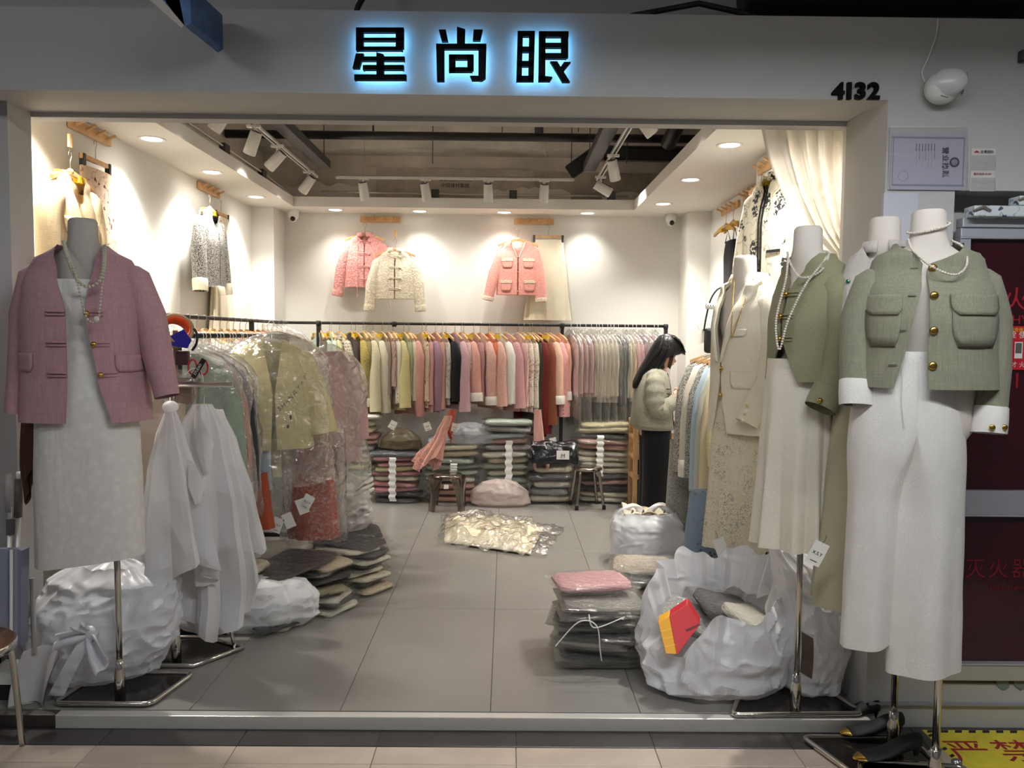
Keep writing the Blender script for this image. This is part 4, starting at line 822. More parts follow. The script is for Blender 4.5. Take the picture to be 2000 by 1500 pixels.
# white tape round the bundles
for x, y0, y1, Y, nm in ((767, 893, 978, 6.92, 'the pink taped back stack'), (886, 905, 940, 6.95, 'the back stack behind the smoked stool'), (994, 860, 960, 6.97, 'the tall middle back stack'), (1172, 850, 930, 6.97, 'the far right back stack')):
    a, b = P(x, y0, Y), P(x, y1, Y); m = MB(); q = random.Random(x)
    m.grid(lambda u, v: (a.x-.03+.06*u+.006*sin(v*40), Y-.012-.012*abs(sin(v*22+x)), a.z+(max(.01, b.z)-a.z)*v), 3, 36)
    tag(m.build('tape_strip', WHITEPL, solid=.002, smooth=True), 'crinkled white tape strip down the front of '+nm, 'tape')
# black bag with white print on the black stack
t = thing('printed_bag', 'glossy black folded bag with white print on the back stack', 'bag', P(1080, 884, 6.95))
z = t.location.z
MB().grid(lambda u, v: (-.2+.4*u+.01*sin(v*9), -.05-.12*sin(v*pi*.5)+.015*nz3(u*6, v*5, 0, 1, 4), .10-.17*v*v+.02*nz3(u*5, v*4, 1, 1, 3)), 22, 14).build('bag_skin', mat('glossy_black_film', (22, 22, 26), .2, bump=.4, bscale=30), t, smooth=True, solid=.02)
MB().grid(lambda u, v: (.02+.11*u, -.185-.01*v, .045-.075*v), 2, 2).build('print_patch', mat('pale_print', (214, 212, 208), .5), t)
text('M', .05, INK, 'print_mark', t, (.075, -.2, .0), ext=.001)
# loose sacks on top of the stacks
for x, y, rx, h, tint, nm in ((783, 878, .19, .19, (120, 108, 84), 'dark khaki sack squeezed between the left back stacks'), (918, 868, .24, .2, (190, 194, 198), 'pale grey translucent sack under the black blazer')):
    p = P(x, y, 7.12); t = thing('clothes_sack', nm, 'bag', p); sack(t, [(0, .06, .06, 0, 0), (.02, rx, .12, 0, 0), (h*.5, rx*.95, .12, 0, 0), (h*.85, rx*.6, .08, 0, 0), (h, .05, .03, 0, 0)], 50, x, .06, m=sackmat('sack_%d' % x, tint, .8), open_top=False, zs=24)
p = FLO(975, 984); p.y = 6.9; t = thing('clothes_sack', 'clear plastic sack of pale pink clothes on floor beneath mint stack', 'bag', p)
sack(t, [(.0, .20, .07, 0, 0), (.03, .26, .1, 0, 0), (.12, .25, .1, 0, .01), (.2, .16, .07, .0, .02), (.23, .05, .03, 0, .02)], 60, 8, .07, m=sackmat('pink_film_sack', (226, 206, 200), .75), open_top=False, zs=26)
# ================================================================ LEFT SIDE
# ---------------------------------------------------------------- left mannequin: rose blazer over a white jacquard slip dress
ROSE = fabric('rose_blazer_cloth', (186, 146, 152), (170, 128, 136), 'linen'); SLIP = fabric('white_jacquard', (230, 227, 220), (222, 219, 213), 'lace', .5, .5, .1)
NK = P(163, 484, 3.13)
mannequin('headless mannequin wearing the rose pink blazer at left', (-1.557, 3.135, 0), NK, .08, [(-.24, -.05, 0), (.145, -.05, 0), (.2, .24, 0), (-.2, .24, 0)], (0, 0, 0), neck_m=mat('mannequin_cloth_shaded', (176, 170, 160), .85, bump=.12, bscale=220))  # darker copy of the mannequin cloth, backlit shade put into its colour
t = thing('slip_dress', 'white jacquard slip dress on the left mannequin', 'dress', NK, rz=.08)
B = Body([(-1.24, .205, .105), (-.95, .2, .12), (-.6, .185, .135), (-.36, .15, .115), (-.2, .172, .142), (-.13, .168, .125)], folds=4, amp=.03, seed=2, slant=-.12)
B.mesh(26, 56).build('dress_body', SLIP, t, smooth=True, solid=.003)
for sg in (-1, 1): MB().tube([(sg*.1, -.115, -.135), (sg*.1, -.075, -.07), (sg*.095, -.0, -.045), (sg*.1, .07, -.1)], .0045, 6).build('strap', SLIP, t)
GLB = [(-.68, -.01), (-.5, .0), (-.25, .0), (-.12, -.045), (0, -.082), (.02, -.085)]; GRB = [(-.68, .15), (-.5, .105), (-.25, .07), (-.12, .075), (0, .084), (.02, .085)]
sv = [(.0, .0, -.11, .06, .062), (.012, .0, -.26, .058, .06), (.015, -.02, -.42, .054, .055), (.03, -.05, -.645, .045, .045)]
svR = [(.006, .0, -.11, .062, .064), (.04, -.0, -.26, .06, .06), (.075, -.02, -.42, .054, .055), (.115, -.04, -.575, .045, .045)]
t, B = jacket('blazer', 'rose pink collarless blazer with knotted fastenings on the left mannequin', NK+Vector((0, 0, -.005)), ROSE, .08, .67, 'blazer', gl=GLB, gr=GRB, slv=sv, slvR=svR, folds=6, amp=.02, ws=.222, wc=.222, wh=.24, dc=.165, drop=.06, nw=.088, nd=.075, n=64, zs=26, seed=3,
              frogs=[(-.07, .0, z, ROSE, None, 1) for z in (-.255, -.37, -.485)]+[(.08+.02*k, .13+.02*k, z, ROSE, GOLD, -1) for k, z in enumerate((-.255, -.37, -.485))], flaps=[(-.21, -.13, -.475, -.405, None)])
p = patch(B, CUTC, .165, .235, -.475, -.41, .01); p.build('pocket', ROSE, t, smooth=True, solid=.006)
BEAD = mat('grey_beads', (190, 184, 160), .3, coat=.4)
def nkpt(x, y, d): return P(x, y, d)
necklace('short beaded necklace round the neck of the left mannequin', curve([P(124, 472, 3.06), P(133, 505, 2.98), P(150, 545, 2.94), P(172, 560, 2.935), P(195, 548, 2.94), P(203, 515, 2.98), P(203, 478, 3.06)], 60), .0075, BEAD)
necklace('long beaded chain with a clover pendant on the left mannequin', curve([P(127, 478, 3.05), P(140, 515, 2.965), P(152, 555, 2.93), P(167, 615, 2.93), P(180, 630, 2.925), P(192, 622, 2.925), P(198, 570, 2.93), P(205, 520, 2.97), P(206, 476, 3.05)], 80), .005, BEAD, 2.6)
tag(MB().ball(P(188, 623, 2.92), .011, 10, 8, (1, .4, 1)).build('clover_pendant', PEARL, smooth=True), 'small pale clover pendant on the long chain', 'pendant')
hang_tag(P(254, 1062, 3.15), 'small tag under the hem of the white slip dress', -.3, .6, (.035, .06), '', .05)

# ---------------------------------------------------------------- second stand draped with white garment covers
st = P(345, 1300, 3.486); st.z = 0
t = thing('garment_stand', 'chrome garment stand under the white garment covers', 'stand', st)
MB().tube([(0, 0, .02), (0, 0, 1.27)], .0125, 12).build('pole', CHROME, t, smooth=True); MB().lathe([(.021, 0), (.021, .1), (.017, .12), (.017, .16), (.013, .162)], 16, c=(0, 0, .012)).build('pole_socket', CHROME, t, smooth=True)
pts = [Vector(q) for q in ((-.24, -.03, .014), (.09, -.03, .014), (.24, .17, .014), (.02, .3, .014), (-.3, .3, .014))]
MB().tube(pts+[pts[0]], .0105, 10).build('base_frame', CHROME, t, smooth=True); MB().prism([p*.97-Vector((0, 0, .006)) for p in pts], (0, 0, .004)).build('base_plate', MATS['dark_mirror_plate'], t)
MB().tube([(.20, .18, .01), (.17, .1, .35)], .009, 8).build('side_leg', CHROME, t); MB().tube([(-.2, 0, 1.27), (.25, .05, 1.27)], .012, 10).build('crossbar', CHROME, t)
def drape(label, top, rows, seed, folds, amp, m=COVERW, knot=True, n=40, zs=14):
    """a white cover gathered at the top; rows: (z, half width, half depth, centre x, centre y) relative to the top"""
    t = thing('garment_cover', label, 'garment cover', top, 'white garment covers'); rings = []; rows = sorted(rows)
    for i in range(zs+1):
        z = rows[0][0]+(rows[-1][0]-rows[0][0])*i/zs; w, d, cx, cy = tab(rows, z); k = 1-i/zs; ring = []
        for j in range(n):
            a = 2*pi*j/n; f = 1+amp*1.5*(.35+.65*k)*math.asin(.97*sin(folds*a+seed+1.2*sin(2*a)))/1.4+.10*nz3(cos(a)*2, sin(a)*2, z*4, 1.2, seed)+.03*ridge(cos(a)*3, sin(a)*3, z*9, 1.3, seed)
            ring.append((cx+w*f*cos(a), cy+d*f*sin(a), z+.05*k**3*math.asin(sin(2*a+seed))))
        rings.append(ring)
    MB().loft(rings, True).build('sheet', m, t, auto=11 if m == COVERW else 40, solid=.002)
    if knot:
        MB().ball((rows[-1][3], rows[-1][4], .012), .034, 14, 10, (1, .9, .8)).build('knot', m, t, smooth=True)
    return t
T = P(333, 800, 3.42)
drape('white plastic garment cover tied in a knot in front of the stand', T, [(0, .018, .018, 0, 0), (-.1, .05, .04, .0, 0), (-.3, .095, .06, .01, -.01), (-.55, .125, .075, .025, -.02), (-.72, .145, .085, .03, -.02)], 3, 7, .26)
T = P(395, 790, 3.6)
drape('longer white garment cover hanging behind the knotted one', T, [(0, .04, .03, 0, 0), (-.12, .10, .06, .0, 0), (-.5, .15, .09, .02, 0), (-.85, .17, .1, .03, 0), (-1.0, .165, .1, .015, 0)], 7, 8, .24, knot=False)
T = P(428, 800, 3.78)
drape('white garment cover with a sharp pointed hem beside the sage jacket', T, [(0, .03, .03, -.02, 0), (-.15, .07, .05, 0, 0), (-.45, .11, .07, .03, 0), (-.66, .12, .08, .06, 0)], 11, 5, .28, knot=False)
T = P(300, 720, 3.72)
drape('cream translucent garment cover behind the rose blazer sleeve', T, [(0, .06, .04, 0, 0), (-.1, .13, .06, 0, 0), (-.6, .15, .08, 0, 0), (-1.0, .16, .08, .0, 0)], 13, 5, .08, m=sackmat('cream_cover', (226, 216, 204), .8, .4), knot=False)
# dress tails hanging out below the back rail
def tail(label, top, rows, m, seed, folds, cat='dress'):
    t = drape(label, top, rows, seed, folds, .2, m, False, 60, 20); t.name = 'hanging_dress'; t['category'] = cat; t['group'] = 'dress tails under the back rail'; return t
tail('pink printed dress tail flaring out below the back rail', P(876, 812, 6.92), [(0, .03, .02, 0, 0), (-.16, .045, .025, -.06, 0), (-.42, .11, .045, -.19, -.02)], fabric('pink_ditsy', (214, 160, 146), (160, 96, 86), 'ditsy'), 3, 8)
tail('dark red print dress tail beside the pink printed one', P(884, 800, 7.0), [(0, .03, .02, 0, 0), (-.16, .035, .02, -.03, 0), (-.24, .04, .02, -.05, 0)], fabric('red_ditsy', (176, 84, 66), (214, 150, 130), 'ditsy'), 4, 5)
tail('pink skirt panel hanging below the white floral blouse', P(1050, 800, 6.96), [(0, .03, .02, 0, 0), (-.2, .04, .02, .01, 0), (-.48, .06, .025, .04, 0)], fabric('pink_plain2', (222, 170, 160)), 5, 4, 'skirt')
# pointed flaps of the covers
for k, (pts, Y) in enumerate((([(374, 900), (402, 945), (382, 985), (368, 950)], 3.36), ([(385, 800), (418, 865), (398, 925), (380, 870)], 3.5))):
    a = [P(x, y, Y) for x, y in pts]; t0 = st
    q = [o for o in C.objects if o.get('label', '').startswith(('white plastic garment cover tied', 'longer white'))][k]
    MB().loft([[a[0]+Vector((-.02, .02, 0)), a[0], a[1]], [a[3], (a[3]+a[1])/2+Vector((0, -.03, 0)), a[1]], [a[2], a[2]+Vector((.01, -.01, 0)), a[2]+Vector((.02, 0, .01))]], False).build('folded_corner', COVERW, q, smooth=True, world=True, solid=.003)

# ---------------------------------------------------------------- front left rack
RX, RZL = -1.6, 1.485
t = thing('clothes_rack', 'black clothes rack in the left aisle carrying film-covered jackets', 'clothes rack', (RX, 4.8, 0))
MB().tube([(0, -.95, RZL), (0, 1.0, RZL)], .013, 12).build('rail', BLACKM, t, smooth=True)
for y in (-.93, .98): MB().tube([(0, y, .02), (0, y, RZL)], .014, 10).build('post', BLACKM, t); MB().box((-.22, y-.015, 0), (.22, y+.015, .03)).build('foot', BLACKM, t)
FR = [(3.99, .76, (150, 164, 146), 'sage green', 1, 'tweed'), (4.075, .76, (196, 152, 140), 'dusty pink', 1, 'tweed'), (4.19, .74, (58, 60, 66), 'charcoal', 0, 'plain'), (4.40, .78, (168, 184, 204), 'light blue', 0, 'tweed'), (4.60, .74, (216, 208, 172), 'pale straw', 0, 'plain'),
      (4.78, .74, (222, 212, 176), 'butter yellow', 0, 'plain'), (4.95, .76, (206, 186, 180), 'pale rose', 0, 'plain'), (5.12, .76, (214, 206, 190), 'ivory', 0, 'plain'), (5.3, .76, (196, 160, 154), 'old rose', 0, 'plain'), (5.48, .76, (220, 208, 196), 'cream', 0, 'plain'), (5.64, .76, (178, 184, 196), 'grey blue', 0, 'plain')]
for i, (y, L, c, cn, cf, kd) in enumerate(FR):
    p = Vector((RX, y, RZL+.0155)); hanger('plastic', p, .12, 'clear plastic hanger holding the %s jacket on the left aisle rack' % cn, 'clear hangers on the left aisle rack')
    t, B = jacket('hung_jacket', '%s jacket in clear film on the left aisle rack' % cn, p+Vector((0, 0, -.118)), fabric('fr_%d_%d_%d' % c, c, None, kd), .12, L*.92, 'jacket', 'jackets on the left aisle rack', ws=.19, wc=.195, wh=.2, dc=.036, nw=.06, nd=.03, drop=.05,
                  slv=[(.0, 0, -.10, .052, .03), (.03, 0, -.25, .05, .03), (.05, -.005, -.45, .046, .028), (.06, -.005, -L*.98, .043, .026)], cuff=WHC if cf else None, cuffh=.08, n=28, zs=12, seed=i)
    if i in (0, 1, 2, 3, 4, 6, 8): cover(t, L+(.12 if i < 4 else .3), .275, .046, i, FILM, .06, 30, 16)
for k in range(16):   # empty clear hangers packed between them
    hanger('plastic', (RX, 4.02+.1*k+.03, RZL+.0155), .1, 'empty clear hanger on the left aisle rack, %s from the shop front' % ordinal(k+1), 'clear hangers on the left aisle rack')
# the yellow jacket turned to the aisle, lettered back panel
YELJ = fabric('pale_yellow_cloth', (222, 208, 156), (210, 194, 138), 'linen'); p = P(530, 668, 4.45)
hanger('plastic', p+Vector((0, 0, .12)), .4, 'clear plastic hanger under the pale yellow jacket facing the aisle', 'clear hangers on the left aisle rack')
t, B = jacket('jacket', 'pale yellow jacket with black lettering in clear film facing the aisle', p, YELJ, .4, .6, gl=[(-.7, -.02), (-.3, -.006), (0, -.05)], gr=[(-.7, .02), (-.3, .006), (0, .05)], ws=.21, wc=.22, wh=.23, dc=.09, nw=.07, drop=.06, slv=[(.0, 0, -.1, .066, .055), (.02, -.01, -.3, .068, .055), (.04, -.03, -.52, .066, .05)], slvR=[(.0, 0, -.1, .066, .055), (.05, -.01, -.3, .072, .055), (.09, -.03, -.52, .075, .05)], n=48, zs=18, seed=21, folds=6, amp=.04)
for k, ch in enumerate('SHANGYAN'):
    x = .03+.021*k; z = -.37+.017*k+.0012*k*k; q = B.front(x, z, .006); text(ch, .036, INK, 'letter', t, q, (pi/2, -.55-.03*k, .25+.06*k), ext=.0005)
MB().ball(B.front(.09, -.42, .004), .012, 8, 6, (.5, .2, 1.2)).build('print_mark', INK, t); MB().ball(B.front(.075, -.47, .004), .012, 8, 6, (.6, .2, 1)).build('print_mark', INK, t)
cover(t, .8, .3, .15, 5, FILM, .06, 56, 30, flare=1.3, cx=.02)
tag(MB().box((-1.36, 4.55, 1.46), (-1.26, 4.62, 1.5)).build('hook_clamp', BLACKM, bevel=.006), 'black hook clamp above the pale yellow jacket', 'clamp')
# long pieces under it
p = P(612, 800, 4.75); t, B = skirt('dress', 'long red-orange print dress in film below the pale yellow jacket', p, fabric('red_print', (178, 74, 56), (214, 140, 110), 'ditsy'), .78, .09, .14, .05, .08, 7, .12, seed=9); cover(t, .8, .19, .11, 9, FILM, .02, 36, 16, flare=1.1)
p = P(643, 690, 5.05); t, B = jacket('hung_jacket', 'old pink film-covered garment at the aisle end of the left rack', p, fabric('fr_pinkend', (206, 166, 164)), .5, .7, 'jacket', ws=.16, dc=.05, n=24, zs=10, seed=31); cover(t, 1.0, .24, .1, 12, FILM, .06, 36, 20, flare=1.25)
p = P(500, 925, 4.25); skirt('skirt', 'rust red skirt showing below the charcoal jacket', p, fabric('rust_cloth', (160, 74, 48)), .3, .06, .09, .03, .04, 5, .1, seed=3, n=36)
for k, (x, y, tl, nm) in enumerate(((607, 968, .5, 'upper right'), (585, 975, -.35, 'upper middle'), (558, 1003, -.4, 'lower middle'), (546, 1012, .35, 'lower left'))): hang_tag(P(x, y, 4.35), 'white hang tag below the pale yellow jacket, %s of four' % nm, tl, 0, (.058, .085), 'X.S.Y' if k in (0, 3) else '', .06)
hang_tag(P(632, 1078, 4.6), 'small white hang tag at the hem of the red-orange dress', -.3, .5, (.045, .07), '', .06); hang_tag(P(478, 1058, 3.7), 'white hang tag at the hem of the pointed white cover', .25, 0, (.05, .062), 'X.S.Y', .05)
# ---------------------------------------------------------------- long rail along the left wall
t = thing('clothes_rack', 'black clothes rail running along the left wall', 'clothes rack', (-2.0, 5.6, 0))
MB().tube([(0, -1.6, 1.6), (0, 1.62, 1.6)], .0135, 12).build('rail', BLACKM, t, smooth=True)
for y in (-1.55, .62): MB().box((-.016, y-.016, 0), (.016, y+.016, 1.6)).build('post', BLACKM, t)
wl = [('cream', (222, 212, 192)), ('pale pink', (214, 180, 176)), ('ivory', (226, 220, 206)), ('straw', (214, 202, 160)), ('grey', (176, 172, 168))]
for k in range(22):
    y = 4.15+.138*k; cn, c = wl[k % 5]; p = Vector((-2.0, y, 1.6165)); hanger('wood' if k % 3 else 'rackwood', p, .1, 'wooden hanger on the left wall rail, %s from the shop front' % ordinal(k+1), 'hangers on the left wall rail')
    t, B = jacket('hung_garment', '%s garment on the left wall rail, %s from the shop front' % (cn, ordinal(k+1)), p+Vector((0, 0, -.118)), fabric('wl_%s' % cn.replace(' ', '_'), c), .1, .7, 'jacket', 'garments on the left wall rail', ws=.19, dc=.035, nw=.06, nd=.03, n=20, zs=8, solid=0, seed=k, slv=[(.0, 0, -.10, .045, .028), (.02, 0, -.3, .045, .028), (.03, 0, -.6, .042, .026)])
    if k < 5 or k > 16: cover(t, .85, .27, .046, k, FILMW if k < 5 else FILM, .08, 24, 12)
# brown long garment by the left jamb
t = drape('dark brown silky garment hanging between the left jamb and the slip dress', P(76, 740, 3.19), [(0, .03, .015, 0, 0), (-.1, .05, .018, -.01, 0), (-.32, .06, .02, -.015, 0), (-.44, .042, .018, -.02, 0)], 5, 5, .2, fabric('dark_brown_satin', (86, 54, 34), rough=.4), False, 50, 16); t.name = 'brown_garment'; t['category'] = 'garment'; t['group'] = 'loose garments'

# ---------------------------------------------------------------- tool caddy on the rack end
o = P(358, 760, 3.62); t = thing('tool_caddy', 'brown wooden box wrapped in film on the rack end', 'box', o)
MB().loft([[(-.055, -.05, -.05), (.05, -.05, -.065), (.05, .04, -.05), (-.055, .04, -.05)], [(-.06, -.055, .04), (.06, -.055, .03), (.06, .045, .05), (-.06, .045, .05)]], True, True, False).build('box', mat('walnut_brown', (128, 84, 46), .35, var=.3, vscale=14), t, solid=.006)
MB().loft([[(-.062, -.058, -.07), (.058, -.058, -.07), (.058, .05, -.07), (-.062, .05, -.07)], [(-.064, -.06, .0), (.062, -.061, .0), (.062, .05, .0), (-.064, .05, .0)], [(-.06, -.055, .09), (.065, -.055, .06), (.062, .05, .08), (-.06, .05, .09)]], True).build('film_wrap', FILM, t, smooth=True)
o = P(343, 735, 3.62); tag(MB().tube([o, o+Vector((.002, 0, .21))], .011, 10).build('wooden_stick', mat('worn_stick', (132, 112, 92), .7)), 'worn wooden stick standing in the film-wrapped box', 'stick')
o = P(343, 646, 3.6); t = thing('tape_roll', 'roll of packing tape with bright orange core on the rack end', 'tape', o); t.rotation_euler = (1.05, .25, .5)
MB().lathe([(.06, -.03), (.075, -.03), (.075, .03), (.06, .03), (.06, -.03)], 32, caps=False).build('tape', mat('brown_tape', (172, 142, 106), .35), t, smooth=True); MB().lathe([(.0595, .031), (.0595, -.031), (.052, -.031), (.052, .031), (.0595, .031)], 32, caps=False).build('core', mat('orange_core', (242, 92, 26), .5), t, smooth=True)
o = P(352, 665, 3.54); t = thing('blue_label', 'blue and orange label flap hanging off the tape roll', 'label', o); MB().prism([(-.06, 0, -.02), (.03, 0, -.035), (.05, 0, .0), (.015, 0, .05), (-.06, 0, .012)], (0, .004, 0)).build('card', mat('deep_blue', (24, 34, 150), .4), t)
MB().prism([(-.075, .003, -.05), (-.055, .003, -.02), (-.06, .003, .06), (-.08, .003, .03)], (0, .004, 0)).build('orange_band', MATS['orange_core'], t)
o = P(379, 663, 3.62); tag(MB().tube(curve([o+Vector((0, 0, .05)), o+Vector((.014, 0, .02)), o+Vector((.01, 0, -.02)), o+Vector((-.01, 0, -.05))], 12), .006, 8).build('black_strap', BLACKM), 'short curved black strap beside the tape roll', 'strap')
o = P(385, 722, 3.6); t = thing('scissors', 'red-handled scissors sticking out of the film-wrapped box', 'scissors', o)
for k, x in enumerate((-.02, .03)): MB().tube([(x+.025*cos(a)*.8, -.002*k, .012+.034*sin(a)) for a in [2*pi*j/14 for j in range(15)]], .0045, 6).build('handle_loop', mat('red_plastic', (178, 30, 40), .4), t, smooth=True)
MB().prism([(-.01, 0, -.01), (.01, 0, -.01), (-.02, 0, -.11), (-.03, 0, -.11)], (0, .003, 0)).build('blade', STEEL, t)
o = P(390, 716, 3.57); t = thing('marker_pen', 'black tag with white lettering leaning in the film-wrapped box', 'tag', o); t.rotation_euler = (0, .55, 0); MB().box((-.011, -.002, -.06), (.011, .002, .04)).build('body', BLACKM, t); text('STUDIO', .016, CARD, 'lettering', t, (0, -.003, -.015), (pi/2, -pi/2, 0))
o = P(354, 698, 3.6); tag(MB().box(o+Vector((-.028, 0, -.035)), o+Vector((.03, .03, .03))).build('tag_gun_case', mat('dark_plum', (52, 34, 38), .4), bevel=.006), 'dark plum plastic case clipped above the film-wrapped box', 'case')
o = P(362, 733, 3.585); tag(MB().tube(curve([o, o+Vector((.03, 0, .03)), o+Vector((.07, 0, .02)), o+Vector((.085, 0, -.06)), o+Vector((.08, 0, -.16))], 24), .0016, 5).build('trailing_string', WHITEPL), 'thin white string trailing over the sage jacket', 'string')

# ---------------------------------------------------------------- sacks and packets on the floor, left
p = FLO(168, 1345); t = thing('tied_sack', 'big white knotted plastic sack on the floor under the slip dress', 'bag', (p.x, 3.36, 0))
rows = [(.003, .17, .1, -.03, 0), (.05, .25, .15, -.01, 0), (.17, .3, .185, .0, 0), (.32, .29, .18, .03, 0), (.43, .26, .16, .06, .02), (.5, .15, .1, .06, .03), (.525, .03, .02, .06, .04)]
sack(t, rows, 180, 3, .08, m=SACKG, open_top=False, fine=.05, zs=100)
K = Vector((.07, -.195, .27))
MB().ball(K, .035, 14, 10, (1, .8, 1)).build('knot', SACKG, t, smooth=True)
def ear(par, k, d, L, w, seed, m=SACKG):
    d = Vector(d).normalized(); s = d.cross(Vector((0, 1, 0))).normalized()
    MB().grid(lambda u, v: k+d*L*v+s*(u-.5)*w*(.3+1.2*v)*(1.15-v*.5)+Vector((0, -.025*sin(v*2.4)-.02*sin(u*7+seed), .008*sin(u*11)-.25*L*v*v)), 12, 12).build('bag_ear', m, par, smooth=True, solid=.002)
ear(t, K, (.6, -.35, -.5), .13, .09, 1); ear(t, K, (-.9, -.2, .12), .12, .06, 2); ear(t, K, (-.25, -.3, .6), .09, .05, 3)
MB().grid(lambda u, v: K+Vector((.0-.12*v+(u-.5)*.05*(1+.3*v), -.035*sin(v*2)-.015, -.24*v)), 6, 14).build('bag_ear', SACKG, t, smooth=True, solid=.002)
p = FLO(500, 1245); t = thing('clothes_sack', 'flat white plastic sack of clothes beside the stand base', 'bag', (p.x-.18, p.y+.18, 0))
sack(t, [(.003, .36, .14, 0, 0), (.05, .42, .17, 0, 0), (.14, .4, .17, .02, 0), (.22, .3, .12, .05, .02), (.245, .08, .04, .05, .02)], 120, 6, .08, m=SACK, open_top=False, fine=.04, zs=40)
GL_ = 'film packets piled on the floor at left'
q = random.Random(5); names = ['beige', 'black', 'ivory', 'charcoal', 'cream', 'black', 'beige', 'navy', 'ivory', 'black', 'cream', 'charcoal', 'khaki', 'black', 'ivory', 'cream']
for k in range(30):
    col = k % 3; lev = k//3; cn = names[(k*7+col) % 16]; x, y = ((-1.24, 4.02), (-1.05, 4.3), (-.9, 4.62))[col]
    packet((x+q.uniform(-.05, .05)-.006*lev, y+q.uniform(-.03, .03)+.012*lev, .003+.024*lev), (.34, .28, .03), COLS[cn], '%s packet in left floor pile, %s row, %s layer' % (cn, ('front', 'middle', 'rear')[col], ordinal(lev+1)), GL_, -.5+q.uniform(-.35, .35), tilt=(q.uniform(-.05, .05), q.uniform(-.1, .1)))
packet((-1.43, 4.05, .25), (.34, .28, .06), COLS['cream'], 'cream film packet lying on top of the flat white sack', GL_, -.2)
for k, cn in enumerate(('black', 'charcoal', 'navy', 'black')):
    a = P(690, 1100, 4.95); packet((a.x-.06, 5.05, .003+.06*k), (.42, .34, .062), COLS[cn], '%s film packet under the clear sack, %s layer up' % (cn, ordinal(k+1)), GL_, .3+q.uniform(-.1, .1))
for k, cn in enumerate(('navy', 'khaki', 'black', 'khaki', 'black', 'navy', 'ivory', 'black')):
    packet((-2.0+.22*(k % 2), 3.95+.1*(k % 2), .003+.09*(k//2)), (.38, .3, .09), COLS[cn], '%s film packet behind the knotted sack, %s, %s layer' % (cn, ('left', 'right')[k % 2], ordinal(k//2+1)), GL_, q.uniform(-.2, .2))
a = FLO(690, 1090); t = thing('clothes_sack', 'clear sack of white garments on the left floor pile', 'bag', (a.x-.05, 5.1, .245))
sack(t, [(0, .16, .14, 0, 0), (.06, .2, .16, 0, 0), (.22, .18, .15, 0, 0), (.32, .12, .1, -.02, 0), (.37, .04, .03, -.03, 0)], 90, 12, .1, m=sackmat('clear_white_sack', (232, 228, 222), .55, .2), open_top=False, fine=.05, zs=44)
for k in range(7):
    z = .03+.035*k; a_ = .3*sin(k*2.1); MB().grid(lambda u, v: (.02+.16*u+.02*sin(k+v*3), -.10+.18*v+a_*.1, z+.06*u+.012*sin(u*9+k)), 8, 5).build('white_fold', fabric('white_knit', (236, 232, 222)), t, smooth=True, solid=.016)
tag(MB().grid(lambda u, v: (-1.16+.14*u, 5.05+.12*v+.02*sin(u*6), .61+.04*sin(u*5+v*4)+.03*u), 12, 10).build('white_bundle', COVERW, smooth=True, solid=.03), 'crumpled white bag end resting on the clear sack', 'bag')

# ---------------------------------------------------------------- cleaning things by the left jamb
def P3(x, y): return P(x, y, 3.15)
t = thing('broom', 'grey-handled broom leaning against the left jamb', 'broom', (FLO(45, 1345).x, 3.17, 0)); o = Vector(t.location)
MB().tube([P(28, 1270, 3.18)-o, P(36, 1000, 3.2)-o], .011, 10).build('shaft', STEEL, t, smooth=True); MB().tube([P(35, 1010, 3.2)-o, P(37, 935, 3.2)-o], .0155, 12).build('grip', mat('grey_grip', (92, 88, 84), .6), t, smooth=True); MB().tube([P(37, 936, 3.2)-o, P(38, 922, 3.2)-o], .012, 10).build('end_cap', WHITEPL, t, smooth=True)
MB().loft([[(-.09, -.02, .06), (.07, -.02, .06), (.07, .03, .06), (-.09, .03, .06)], [(-.03, -.012, .15), (.03, -.012, .15), (.03, .02, .15), (-.03, .02, .15)]], True, True, True).build('head', WHITEPL, t); MB().loft([[(-.12, -.03, .0), (.09, -.03, .0), (.09, .04, .0), (-.12, .04, .0)], [(-.09, -.02, .06), (.07, -.02, .06), (.07, .03, .06), (-.09, .03, .06)]], True, True, True).build('bristles', mat('dark_bristles', (30, 28, 28), .9), t)
t = thing('mop', 'pale mop with metal shaft leaning behind the broom', 'mop', (FLO(18, 1330).x, 3.215, 0)); o = Vector(t.location)
MB().tube([P(16, 1290, 3.21)-o, P(18, 990, 3.215)-o], .011, 10).build('shaft', STEEL, t, smooth=True); MB().tube([P(17, 1000, 3.215)-o, P(16, 925, 3.215)-o], .013, 10).build('grip', mat('pale_grip', (170, 166, 164), .5), t, smooth=True); MB().box(P(12, 1045, 3.2)-o, P(34, 1012, 3.22)-o).build('clip', mat('grey_grip', (92, 88, 84), .6), t); MB().loft([[(-.1, -.02, 0), (.08, -.02, 0), (.08, .02, 0), (-.1, .02, 0)], [(-.02, -.012, .12), (.02, -.012, .12), (.02, .012, .12), (-.02, .012, .12)]], True, True, True).build('head', WHITEPL, t)
t = thing('folding_board', 'grey-blue folding board with white edge at the far left', 'board', P(0, 1280, 3.02)); o = Vector(t.location)
MB().prism([P(-120, 1072, 3.03)-o, P(34, 1072, 3.03)-o, P(34, 1262, 3.03)-o, P(24, 1278, 3.03)-o, P(-120, 1292, 3.03)-o], (0, .02, 0)).build('panel', mat('grey_blue_board', (140, 144, 160), .5), t); MB().tube([P(22, 1074, 3.022)-o, P(22, 1255, 3.022)-o, P(12, 1276, 3.022)-o, P(-60, 1284, 3.022)-o], .006, 8).build('edge_strip', WHITEPL, t); MB().prism([P(34, 1072, 3.03)-o, P(42, 1076, 3.03)-o, P(40, 1262, 3.03)-o, P(34, 1264, 3.03)-o], (0, .05, 0)).build('side', mat('board_side', (120, 122, 140), .5), t)
